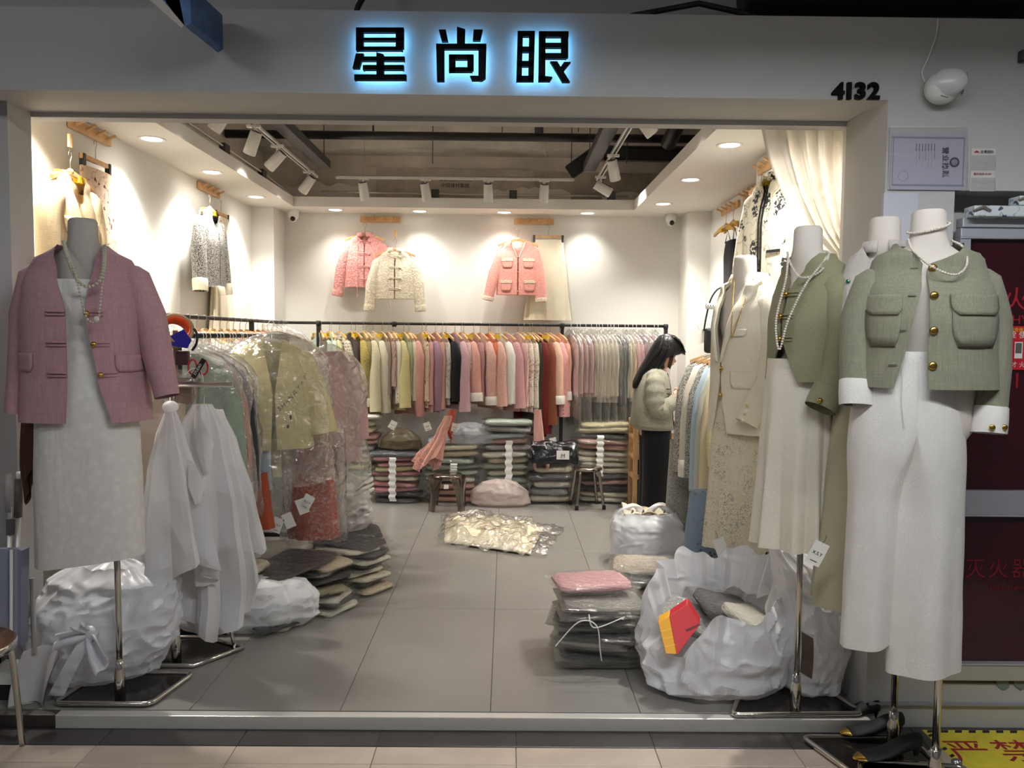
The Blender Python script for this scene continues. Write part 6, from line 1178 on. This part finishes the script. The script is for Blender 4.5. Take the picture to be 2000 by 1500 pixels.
# ---------------------------------------------------------------- stools
p = FLO(872, 1000); t = thing('plastic_stool', 'smoked brown see-through plastic stool before the back stacks', 'stool', (p.x, p.y+.13, .002))
SM = film('smoked_plastic', (176, 156, 136), .2, .08, .12, 4., .05); rows = []
def sq(r, k, n=48): return [(r*math.copysign(abs(cos(2*pi*j/n+pi/4))**.6, cos(2*pi*j/n+pi/4)), r*math.copysign(abs(sin(2*pi*j/n+pi/4))**.6, sin(2*pi*j/n+pi/4)), k) for j in range(n)]
MB().loft([sq(.118, .262), sq(.128, .285), sq(.118, .30), sq(.05, .303)], True, False, True).build('seat', SM, t, smooth=True)
for k in range(4):
    a = pi/4+pi/2*k; u = Vector((cos(a), sin(a), 0)); s = Vector((-sin(a), cos(a), 0))
    MB().loft([[u*(.148+.02*(1-z/.27))*f+s*w*(1-.35*f2)+Vector((0, 0, z)) for f, w, f2 in ((1.0, -.07*(.45+.75*(z/.27)**2), 0), (1.12, -.03, 0), (1.12, .03, 0), (1.0, .07*(.45+.75*(z/.27)**2), 0))] for z in [.0, .03, .1, .17, .22, .262, .28]], False).build('leg', SM, t, smooth=True, solid=.006)
MB().box((-.022, -.148, .2), (.018, -.145, .235)).build('sticker', CARD, t)
p = FLO(1150, 998); t = thing('steel_stool', 'chrome steel stool with four tube legs before the back stacks', 'stool', (p.x, p.y+.16, .002))
MB().lathe([(.118, .33), (.128, .336), (.128, .35), (.12, .358), (.05, .362)], 36).build('seat', mat('worn_chrome', (168, 160, 148), .2, 1), t, smooth=True)
for k in range(4):
    a = pi/4+pi/2*k+.15; q = [(.08*cos(a), .08*sin(a), .332), (.118*cos(a), .118*sin(a), .318), (.13*cos(a), .13*sin(a), .24), (.17*cos(a), .17*sin(a), .02)]
    MB().tube(curve(q, 15), .0135, 10).build('leg', MATS['worn_chrome'], t, smooth=True); MB().lathe([(.016, 0), (.016, .035)], 10, c=(.171*cos(a), .171*sin(a), 0)).build('rubber_foot', BLACKM, t)
# ================================================================ THE PERSON (profile, looking down to the right)
PY = 6.3; pl0 = Vector((1.19, PY, 0)); per = thing('person', 'person with long black hair in a grey-green jacket and black trousers by the right rack', 'person', pl0)
def Q(px, py, y=0): r = P(px, py, PY)-pl0; return Vector((r.x, y, r.z))
SKIN = mat('skin', (214, 168, 142), .55, bump=.03, bscale=120)
body = MB()
# torso, neck and head as one loft: (front px,py) (back px,py) half width
hd = [((1304, 850), (1250, 850), .13), ((1303, 800), (1246, 795), .13), ((1301, 760), (1250, 750), .15), ((1297, 735), (1258, 725), .15), ((1296, 727), (1268, 716), .08), ((1298, 722), (1276, 708), .05), ((1302, 719.5), (1280, 702), .05), ((1308, 718), (1281, 697), .055), ((1311, 716), (1281, 692), .06), ((1312.5, 713.5), (1281, 688), .064), ((1315.5, 712), (1281, 685), .066), ((1314.5, 710), (1281, 683), .068), ((1316, 709), (1281.5, 682), .069), ((1321.5, 706.5), (1282, 680), .07), ((1319.5, 703.5), (1282, 677), .071), ((1317, 699), (1283, 673), .072), ((1320, 694), (1284, 669), .073), ((1322, 687), (1287, 664), .07), ((1319, 677), (1291, 661), .062), ((1312, 667), (1297, 659), .045), ((1306, 661), (1302, 659), .015)]
rings = []
for (f, b, hw) in hd:
    A, Bk = Q(*f), Q(*b); c = (A+Bk)/2; r = (A-Bk)/2
    rings.append([c+r*math.copysign(abs(cos(a))**(1.0), cos(a))+Vector((0, hw*sin(a), 0)) for a in [2*pi*k/28 for k in range(28)]])
body.loft(rings, True, True, True)
def limb(pts, rad, n=12): body.tube(curve([Q(*p) for p in pts], 18), [rad[0]+(rad[1]-rad[0])*k/ (len(curve([Q(*p) for p in pts], 18))-1) for k in range(len(curve([Q(*p) for p in pts], 18)))], n)
limb([(1278, 736, -.17), (1275, 765, -.2), (1276, 795, -.2)], (.045, .036)); limb([(1276, 795, -.2), (1296, 786, -.19), (1313, 776, -.16)], (.036, .024))
limb([(1280, 736, .17), (1290, 765, .18), (1296, 790, .16)], (.045, .036)); limb([(1296, 790, .16), (1308, 782, .10), (1316, 772, .02)], (.036, .024))
for sg in (-.075, .075): limb([(1277, 845, sg), (1277, 930, sg), (1275, 1000, sg)], (.08, .04)); body.tube([Q(1275, 1000, sg), Q(1277, 1008, sg), Q(1286, 1012, sg), Q(1300, 1014, sg)], [.04, .045, .035, .02], 10)
def hand(w, d, up, side):
    """w wrist, d pointing direction, up = back of hand; palm plus five bent fingers"""
    d = d.normalized(); s = d.cross(up).normalized()*side; n = d.cross(s).normalized()
    body.tube([w-d*.02, w+d*.02, w+d*.05, w+d*.085], [.022, .028, .034, .03], 12, flat=.55)
    for k, (o, L) in enumerate(((-.028, .062), (-.010, .075), (.009, .07), (.026, .052))):
        b = w+d*.075+s*o; m1 = b+d*L*.45+up*.006; m2 = m1+(d*.6-up*.55).normalized()*L*.35; e = m2+(d*.1-up).normalized()*L*.28
        body.tube([b, m1, m2, e], [.009, .0088, .008, .0065], 8)
    b = w+d*.03-s*.028; body.tube([b, b+(d*.6-s*.6-up*.2).normalized()*.035, b+(d*.9-s*.25-up*.4).normalized()*.065], [.0115, .010, .0075], 8)
hand(Q(1313, 776, -.16), Q(1324, 758, -.13)-Q(1313, 776, -.16), Vector((-.5, -.75, .4)), 1)
hand(Q(1316, 772, .02), Q(1328, 762, .0)-Q(1316, 772, .02), Vector((-.4, .75, .4)), -1)
# ear, nose wings
body.ball(Q(1292, 699, -.072), .018, 10, 8, (.55, .35, 1)); body.ball(Q(1318.5, 706.5, -.008), .009, 8, 6); body.ball(Q(1318.5, 706.5, .008), .009, 8, 6)
bo = body.build('body', SKIN, per, smooth=True); q = bo.modifiers.new('fuse', 'REMESH'); q.mode = 'VOXEL'; q.voxel_size = .0065; q.use_smooth_shade = True
q = bo.modifiers.new('relax', 'SMOOTH'); q.factor = .5; q.iterations = 3
for sg in (-1, 1):
    MB().ball(Q(1313.5, 700.5, sg*.045), .010, 10, 8, (.7, .5, .55)).build('eye', DARKLENS, per, smooth=True)
    MB().tube([Q(1309, 697.5, sg*.056), Q(1313, 696.2, sg*.05), Q(1318, 696, sg*.03)], [.0018, .0028, .002], 6).build('eyebrow', INK, per)
MB().ball(Q(1313.8, 711.6, 0), .012, 10, 8, (.6, 1.5, .45)).build('lips', mat('lips', (182, 98, 92), .5), per, smooth=True)
# hair: shell plus locks
HAIR = mat('black_hair', (15, 13, 13), .38, bump=.35, bscale=60, spec=.4); h = MB()
hr = [((1303, 651.5), (1298, 652), .02), ((1318, 655), (1287, 656), .06), ((1328, 663), (1278, 667), .085), ((1335, 674), (1272, 677), .094), ((1338, 686), (1266, 688), .096), ((1328, 692), (1261, 697), .097), ((1306, 698), (1256, 706), .096), ((1300, 708), (1250, 716), .094), ((1296, 717), (1245, 726), .092), ((1280, 724), (1240, 736), .09), ((1262, 737), (1236, 746), .085), ((1249, 749), (1235, 755), .06), ((1240, 758), (1237, 759), .03)]
rings = []
for f, b, hw in hr:
    A, Bk = Q(*f), Q(*b); c = (A+Bk)/2; r = (A-Bk)/2
    rings.append([c+r*cos(a)+Vector((0, hw*sin(a)*(1+.05*sin(9*a)), 0)) for a in [2*pi*k/36 for k in range(36)]])
h.loft(rings, True, True, True); h.build('hair', HAIR, per, smooth=True)
lk = MB(); rq = random.Random(4)
for k in range(60):
    a = rq.uniform(-1, 1); y = -.098*cos(a*1.2)-.002; f = rq.uniform(0, 1)
    lk.tube(curve([Q(1290+18*f, 656+5*f, y*.45), Q(1281+22*f, 680, y*.98), Q(1262+30*f, 705+3*f, y), Q(1246+24*f, 728+4*f, y*.98), Q(1238+8*f, 748+rq.uniform(-4, 9), y*.8)], 14), .0035, 5)
for k in range(16): lk.tube(curve([Q(1312, 658, -.08+.01*k), Q(1328, 672, -.075+.01*k), Q(1334+2*sin(k), 690+3*cos(k*2), -.07+.0095*k)], 8), .0035, 5)
for k in range(5): lk.tube(curve([Q(1310, 675, -.09), Q(1304+1.5*k, 698, -.088), Q(1300+1.2*k, 716+k, -.078)], 8), .003, 5)
lk.build('hair_locks', HAIR, per, smooth=True)
# jacket
JK = fabric('grey_green_wool', (160, 158, 140), (140, 138, 122), 'tweed'); BK = fabric('black_binding', (26, 26, 28))
jr = [((1313, 837), (1240, 835), .19), ((1312, 826), (1233, 826), .20), ((1309, 796), (1235, 796), .195), ((1307, 760), (1241, 757), .19), ((1303, 738), (1250, 733), .185), ((1300, 729), (1259, 723), .15), ((1296, 724), (1266, 718), .10), ((1294, 721), (1269, 714), .075)]
j = MB(); rings = []
for f, b, hw in jr:
    A, Bk = Q(*f), Q(*b); c = (A+Bk)/2; r = (A-Bk)/2
    rings.append([c+r*math.copysign(abs(cos(a))**.85, cos(a))*(1+.02*sin(5*a+c.z*30))+Vector((0, hw*math.copysign(abs(sin(a))**.85, sin(a)), 0)) for a in [2*pi*k/40 for k in range(40)]])
j.loft(rings, True)
jo = j.build('jacket', JK, per, smooth=True, solid=.008)
for sg, pts in ((-1, [(1272, 729, -.13, .05), (1271, 744, -.18, .07), (1270, 765, -.205, .07), (1271, 788, -.21, .066), (1281, 798, -.205, .062), (1297, 787, -.195, .056), (1312, 778, -.17, .05)]), (1, [(1276, 730, .13, .05), (1280, 742, .185, .075), (1284, 765, .2, .078), (1290, 788, .18, .072), (1302, 786, .12, .062), (1312, 778, .06, .052)])):
    cv = curve([Q(*p[:3]) for p in pts], 36); rad = []
    for k in range(len(cv)):
        u = k/(len(cv)-1)*(len(pts)-1); i = min(int(u), len(pts)-2); rad.append((pts[i][3]+(pts[i+1][3]-pts[i][3])*(u-i))*(1+.05*sin(k*1.3)+.03*sin(k*2.9)))
    MB().tube(cv, rad, 18, caps=False).build('jacket_sleeve', JK, per, smooth=True, solid=.006)
for pts in ([(1301, 729, -.03), (1307, 757, -.03), (1310, 796, -.03), (1313.5, 836, -.03)],): MB().tube([Q(*p)+Vector((.004, 0, 0)) for p in pts], .006, 6).build('front_binding', BK, per)
for a, b in (((1293, 757), (1304, 758)), ((1293, 766), (1305, 767))): MB().tube([Q(a[0], a[1], -.192), Q((a[0]+b[0])/2, a[1]+.5, -.172), Q(b[0], b[1], -.12)], .0045, 6).build('pocket_binding', BK, per)
MB().loft([[Q(1283, 717)+Vector((.058*cos(a)*k, .078*sin(a)*k, z+.03*cos(a))) for a in [2*pi*q_/24 for q_ in range(24)]] for k, z in ((1.05, -.03), (1.0, .005))], True).build('collar_binding', BK, per, smooth=True, solid=.006)
# trousers
TB = fabric('black_trouser', (9, 9, 12)); tr = MB()
for sg in (-1, 1):
    rings = []
    for f, b, hw, y in (((1306, 828), (1250, 828), .09, .075), ((1308, 860), (1250, 865), .10, .085), ((1307, 910), (1251, 910), .10, .09), ((1306, 960), (1250, 960), .10, .092), ((1307, 1010), (1247, 1012), .105, .095)):
        A, Bk = Q(*f), Q(*b); c = (A+Bk)/2; r = (A-Bk)/2
        rings.append([c+r*(.98 if sg < 0 else .93)*cos(a)*(1+.02*sin(6*a+c.z*9))+Vector((0, sg*y+hw*sin(a), 0)) for a in [2*pi*k/28 for k in range(28)]])
    MB().loft(rings, True).build('trouser_leg', TB, per, smooth=True, solid=.005)
for sg in (-1, 1): MB().loft([[Q(1285, 1010, sg*.09)+Vector((dx+.13*k*cos(a), .042*k*sin(a), z)) for a in [2*pi*q_/20 for q_ in range(20)]] for k, z, dx in ((.98, -.035, .03), (1.0, -.01, .03), (.8, .02, .015), (.5, .045, -.02))], True, True, True).build('shoe', BLACKM, per, smooth=True)
# ================================================================ RIGHT OUTER WALL AND CORRIDOR DETAILS
ALU = mat('aluminium_frame', (196, 199, 206), .35, .45, bump=.03, bscale=80); DRED = mat('dark_red_glass', (54, 14, 24), .12, var=.2, vscale=2, coat=.5)
t = thing('fire_cabinet', 'aluminium framed fire cabinet with dark red glass doors', 'cabinet', (1.74, 3.06, .13)); o = Vector(t.location)
def zat(y): return P(1940, y, 3.06).z
def bar(y0, y1, d, nm, m=ALU, x1=3.2): return MB().box((1.74-o.x, -d, zat(y1)-o.z), (x1-o.x, .02, zat(y0)-o.z)).build(nm, m, t, bevel=.003)
bar(428, 446, .03, 'top_ledge'); bar(446, 465, .02, 'top_frame'); bar(957, 1004, .02, 'middle_frame'); bar(1004, 1007, .024, 'frame_lip'); bar(1292, 1296, .024, 'frame_lip'); bar(1296, 1326, .02, 'bottom_frame'); bar(465, 468, .024, 'frame_lip')
MB().box((1.74-o.x, -.018, zat(1292)-o.z), (1.78-o.x, .02, zat(465)-o.z)).build('side_frame', ALU, t)
up = MB().box((1.78-o.x, .004, zat(957)-o.z), (1.44, .012, zat(466)-o.z)).build('glass_pane', DRED, t); MB().box((1.78-o.x, .004, zat(1292)-o.z), (1.44, .012, zat(1004)-o.z)).build('glass_pane', DRED, t)
REDT = mat('red_lettering', (160, 20, 38), .5)
def wl(s, x, y, size, m=REDT, sx=1, nm='lettering', d=3.0625): return text(s, size, m, nm, t, P(x, y, d)-o, ext=.0004, sx=sx)
wl('消', 1925, 590, .10); wl('火', 1985, 588, .10); wl('栓', 2045, 590, .10); wl('HYDRANT', 2035, 626, .05); wl('火警119', 1965, 745, .085); FNT = mat('faint_red_lettering', (112, 16, 30), .5); wl('灭', 1905, 1113, .085, FNT); wl('火', 1950, 1113, .085, FNT); wl('器', 1995, 1113, .085, FNT); wl('Fire Extinguisher', 1975, 1147, .026, FNT)
st_ = thing('safety_notice', 'red safety notice sticker on the fire cabinet glass', 'sticker', P(2010, 720, 3.055)); so = Vector(st_.location)
MB().box(P(1955, 722, 3.055)-so, P(2090, 638, 3.055)-so+Vector((0, .003, 0))).build('sheet', mat('notice_red', (196, 30, 44), .5), st_)
for s, x, y, z, m in (('检查维护', 1990, 645, .018, YEL), ('栓 使用方法', 2010, 655, .03, CARD), ('才 火警 119', 2005, 713, .024, CARD)): text(s, z, m, 'lettering', st_, P(x, y, 3.0535)-so, ext=.0003)
for x in (1967, 1989, 2012): MB().box(P(x-8, 700, 3.0545)-so, P(x+9, 668, 3.0545)-so+Vector((0, .001, 0))).build('photo', CARD, st_); MB().box(P(x-6, 690, 3.0538)-so, P(x+7, 670, 3.0538)-so+Vector((0, .001, 0))).build('photo_print', mat('grey_print', (92, 92, 92), .6), st_)
for x0, x1, y0, y1, nm in ((1896, 2060, 404, 424, 'long one'), (1984, 2060, 384, 403, 'upper one')):
    a, b = P(x0, y1, 3.0), P(x1, y0, 3.0); t2 = thing('wrapped_parcel', 'foil wrapped parcel on the fire cabinet ledge, %s' % nm, 'parcel', (a.x, 3.02, a.z)); MB().box((0, -.04, .0), (b.x-a.x, .03, b.z-a.z)).build('wrapping', fabric('blue_white_print', (206, 212, 214), (70, 84, 104), 'floral', 1.6, rough=.3), t2, bevel=.006)
    MB().tube([(-.002, -.04, .02), (.03, -.047, .035), (.06, -.043, .02)], .006, 6).build('torn_edge', mat('grey_foil', (150, 146, 138), .4, .6), t2)
struct(MB().box(P(1718, 610, 3.05), P(1794, 377, 3.05)+Vector((0, .02, 0))).build('trim_6', mat('pale_grey_panel', (196, 196, 204), .6)))
# peeling tile strip at the foot of the wall
struct(MB().box((1.46, 3.045, .045), (3.2, 3.062, .055)).build('trim_7', mat('grey_edge', (150, 152, 160), .5)))
for k, (x, y) in enumerate(((1958, 1336), (1992, 1336))): tag(MB().prism([P(x-12, y-8, 3.055), P(x+12, y-8, 3.055), P(x+13, y+6, 3.055), P(x+2, y+12, 3.055), P(x-10, y+4, 3.055)], (0, .004, 0)).build('peeling_patch', mat('teal_grey_patch', (112, 124, 118), .8)), 'grey-green peeling patch below the fire cabinet, %s one' % ('left', 'right')[k], 'patch', 'patches')
# detector with its wire
c = P(1832, 178, 3.05); t = thing('wall_detector', 'white rounded detector mounted on the wall beside the room number', 'detector', c)
MB().ball((-.005, -.035, 0), .06, 24, 16, (1.05, .85, 1.0)).build('housing', WHITEPL, t, smooth=True)
v = MB().loft([[Vector((.0, -.05, 0))+Vector((.055*cos(a)*k+.025*q, -.02-.03*q, .055*sin(a)*k+.012)) for a in [2*pi*i/24 for i in range(24)]] for k, q in ((.95, 0), (.88, .5), (.7, .9), (.4, 1.1))], True, False, True).build('visor', mat('pale_grey_plastic', (206, 206, 204), .25), t, smooth=True)
MB().prism([(.055, -.085, .045), (.062, -.085, .04), (.045, -.09, -.035), (.036, -.09, -.04)], (.003, .004, 0)).build('dark_window', mat('grey_window', (84, 88, 96), .2), t); text('sensor', .011, INK, 'small_print', t, (-.02, -.085, -.045), (pi/2, .25, 0))
MB().box((-.03, -.012, -.03), (.03, .012, .03)).build('base', WHITEPL, t)
tag(MB().tube(curve([P(1832, 36, 3.05), P(1828, 70, 3.05), P(1812, 115, 3.05), P(1801, 140, 3.05), P(1806, 160, 3.04)], 30), .0028, 6).build('detector_wire', WHITEPL), 'thin white wire running up from the wall detector', 'wire')
tag(MB().box(P(1996, 118, 3.03), P(2008, 96, 3.03)+Vector((0, .03, 0))).build('wall_clip', DARKM, bevel=.004), 'dark metal clip on the wall at the right edge', 'clip')
# licence in a clear wallet, small card
SLV = film('glossy_wallet', (248, 248, 250), .22, .05, .03, 3., .05)
t = thing('licence_sheet', 'business licence sheet turned sideways in a clear wallet on the wall', 'licence', P(1814, 370, 3.055)); o = Vector(t.location)
MB().box(P(1734, 371, 3.0555)-o, P(1891, 248, 3.0555)-o+Vector((0, .002, 0))).build('wallet_back', mat('wallet_back', (206, 205, 203), .3), t); MB().box(P(1738, 370, 3.052)-o, P(1889, 262, 3.052)-o+Vector((0, .0015, 0))).build('paper', mat('licence_paper', (198, 197, 208), .6), t)
GP = mat('grey_ink', (72, 72, 80), .6); LG = mat('light_grey_ink', (150, 150, 166), .6)
for a, b, c_, d in ((1743, 268, 1883, 270), (1743, 361, 1883, 363), (1743, 268, 1745, 363), (1881, 268, 1883, 363)): MB().box(P(a, d, 3.0515)-o, P(c_, b, 3.0515)-o+Vector((0, .0008, 0))).build('border_line', LG, t)
for k, ch in enumerate('营业执照'): text(ch, .027, GP, 'title_character', t, P(1846, 294+15.3*k, 3.0512)-o, (pi/2, pi/2, 0), ext=.0003, bold=.0008)
e = MB().lathe([(.019, 0), (.019, .001)], 24).build('emblem', GP, t); e.location = P(1864, 317, 3.0512)-o; e.rotation_euler = (pi/2, 0, 0)
e = MB().lathe([(.012, 0), (.012, .001)], 20).build('emblem_core', LG, t); e.location = P(1864, 317, 3.0505)-o; e.rotation_euler = (pi/2, 0, 0)
m = MB().lathe([(.02, 0), (.02, .0006), (.0185, .0006), (.0185, 0)], 28, caps=False).build('round_stamp', LG, t); m.location = P(1764, 344, 3.0512)-o; m.rotation_euler = (pi/2, 0, 0)
for k in range(7):
    x = 1790+5.9*k; MB().box(P(x-.9, 280+15+(.0), 3.0515)-o, P(x+.9, 280, 3.0515)-o+Vector((0, .0006, 0))).build('text_line', GP, t); MB().box(P(x-.6, 300+(24, 12, 26, 14, 30, 32, 10)[k], 3.0515)-o, P(x+.6, 298, 3.0515)-o+Vector((0, .0006, 0))).build('text_line', GP, t)
w = MB().grid(lambda u, v: P(1734+157*u, 371-123*v, 3.05)-o+Vector((0, -.0022*sin(v*4.2+u*.6)-.001*sin(u*pi), 0)), 16, 14).build('wallet_film', SLV, t, smooth=True)
t = thing('card_sleeve', 'small clear card sleeve with red logo beside the licence', 'card', P(1918, 372, 3.055)); o = Vector(t.location)
MB().box(P(1894, 373, 3.0555)-o, P(1945, 290, 3.0555)-o+Vector((0, .002, 0))).build('backing', mat('sleeve_backing', (206, 204, 198), .4), t); MB().prism([P(1901, 298, 3.054)-o, P(1908, 294, 3.054)-o, P(1914, 298, 3.054)-o], (0, .001, 0)).build('logo', REDT, t); text('金鹰国际', .013, GP, 'logo_text', t, P(1928, 297, 3.0535)-o, ext=.0003); text('服务热线 95105', .010, REDT, 'hotline', t, P(1919, 340, 3.0535)-o, ext=.0003)
for a, b in ((303, 333), (347, 371)): MB().grid(lambda u, v: P(1896+48*u, b-(b-a)*v, 3.05)-o+Vector((0, -.003*sin(v*3.2), 0)), 8, 8).build('pocket_film', SLV, t, smooth=True)
# yellow floor notice
zf = -.0488; YB_ = mat('yellow_vinyl', (226, 208, 60), .4, var=.15, vscale=10); a = FLO(1800, 1426, -.05); t = thing('floor_notice', 'yellow floor sticker with striped border and red lettering', 'floor sticker', (a.x, a.y, -.05)); o = Vector(t.location)
y0 = a.y; x0 = a.x; MB().box((0, -.5, 0), (1.2, 0, .0012)).build('sheet', YB_, t)
for k in range(22): x = .01+.055*k; MB().prism([(x, -.022, .0013), (x+.028, -.022, .0013), (x+.04, -.002, .0013), (x+.012, -.002, .0013)], (0, 0, .0004)).build('border_stripe', BLACKM, t)
for k in range(9): y = -.03-.05*k; MB().prism([(.002, y-.028, .0013), (.022, y-.016, .0013), (.022, y+.0, .0013), (.002, y-.012, .0013)], (0, 0, .0004)).build('border_stripe', BLACKM, t)
for k, ch in enumerate('严禁烟火'): text(ch, .17, REDT, 'lettering', t, (FLO(1897, 1470, -.05).x-o.x+.185*k, FLO(1897, 1470, -.05).y-o.y, .0016), (0, 0, 0), ext=.0003)
# pumps on the mannequin bases
def pump(label, heel, rz, L=.23):
    t = thing('pump_shoe', label, 'shoe', heel, 'black pumps', rz); rows = []
    for u, w, h, z in ((0, .024, .05, .035), (.06, .032, .055, .03), (.25, .036, .05, .022), (.5, .038, .032, .004), (.72, .042, .022, .0), (.86, .036, .016, .0), (.95, .02, .01, .0), (1.0, .005, .004, .001)):
        rows.append([(-L*u, w*cos(a), z+max(0, h*(.5+.5*sin(a)))) for a in [2*pi*k/16 for k in range(16)]])
    MB().loft(rows[:6], True, True, True).build('upper', mat('black_suede', (16, 16, 18), .7), t, smooth=True); MB().loft(rows[5:], True, False, True).build('toe_cap', GOLD, t, smooth=True)
    MB().lathe([(.008, 0), (.014, .035)], 10, c=(-.012, 0, 0)).build('heel', BLACKM, t)
a = FLO(1800, 1494, CZ); pump('black pump with gold toe cap nearest the front pole', (a.x+.0, a.y+.02, CZ+.026), .12, .26); a = FLO(1760, 1446, CZ); pump('black pump with gold toe cap behind the rear pole', (a.x, a.y, CZ+.026), .0, .24); a = FLO(1745, 1440, CZ); pump('black pump farthest back with only its toe showing', (a.x-.02, a.y+.09, CZ+.026), -.1, .22)
p = FLO(1868, 1496, CZ); t = thing('foil_scrap', 'crumpled silver scrap on the yellow floor sticker', 'scrap', (p.x, p.y, CZ+.0016)); MB().ball((0, 0, .012), .02, 12, 8, (1, .8, .7)).build('crumple', mat('silver_foil', (180, 184, 196), .25, .9, bump=1, bscale=60), t)
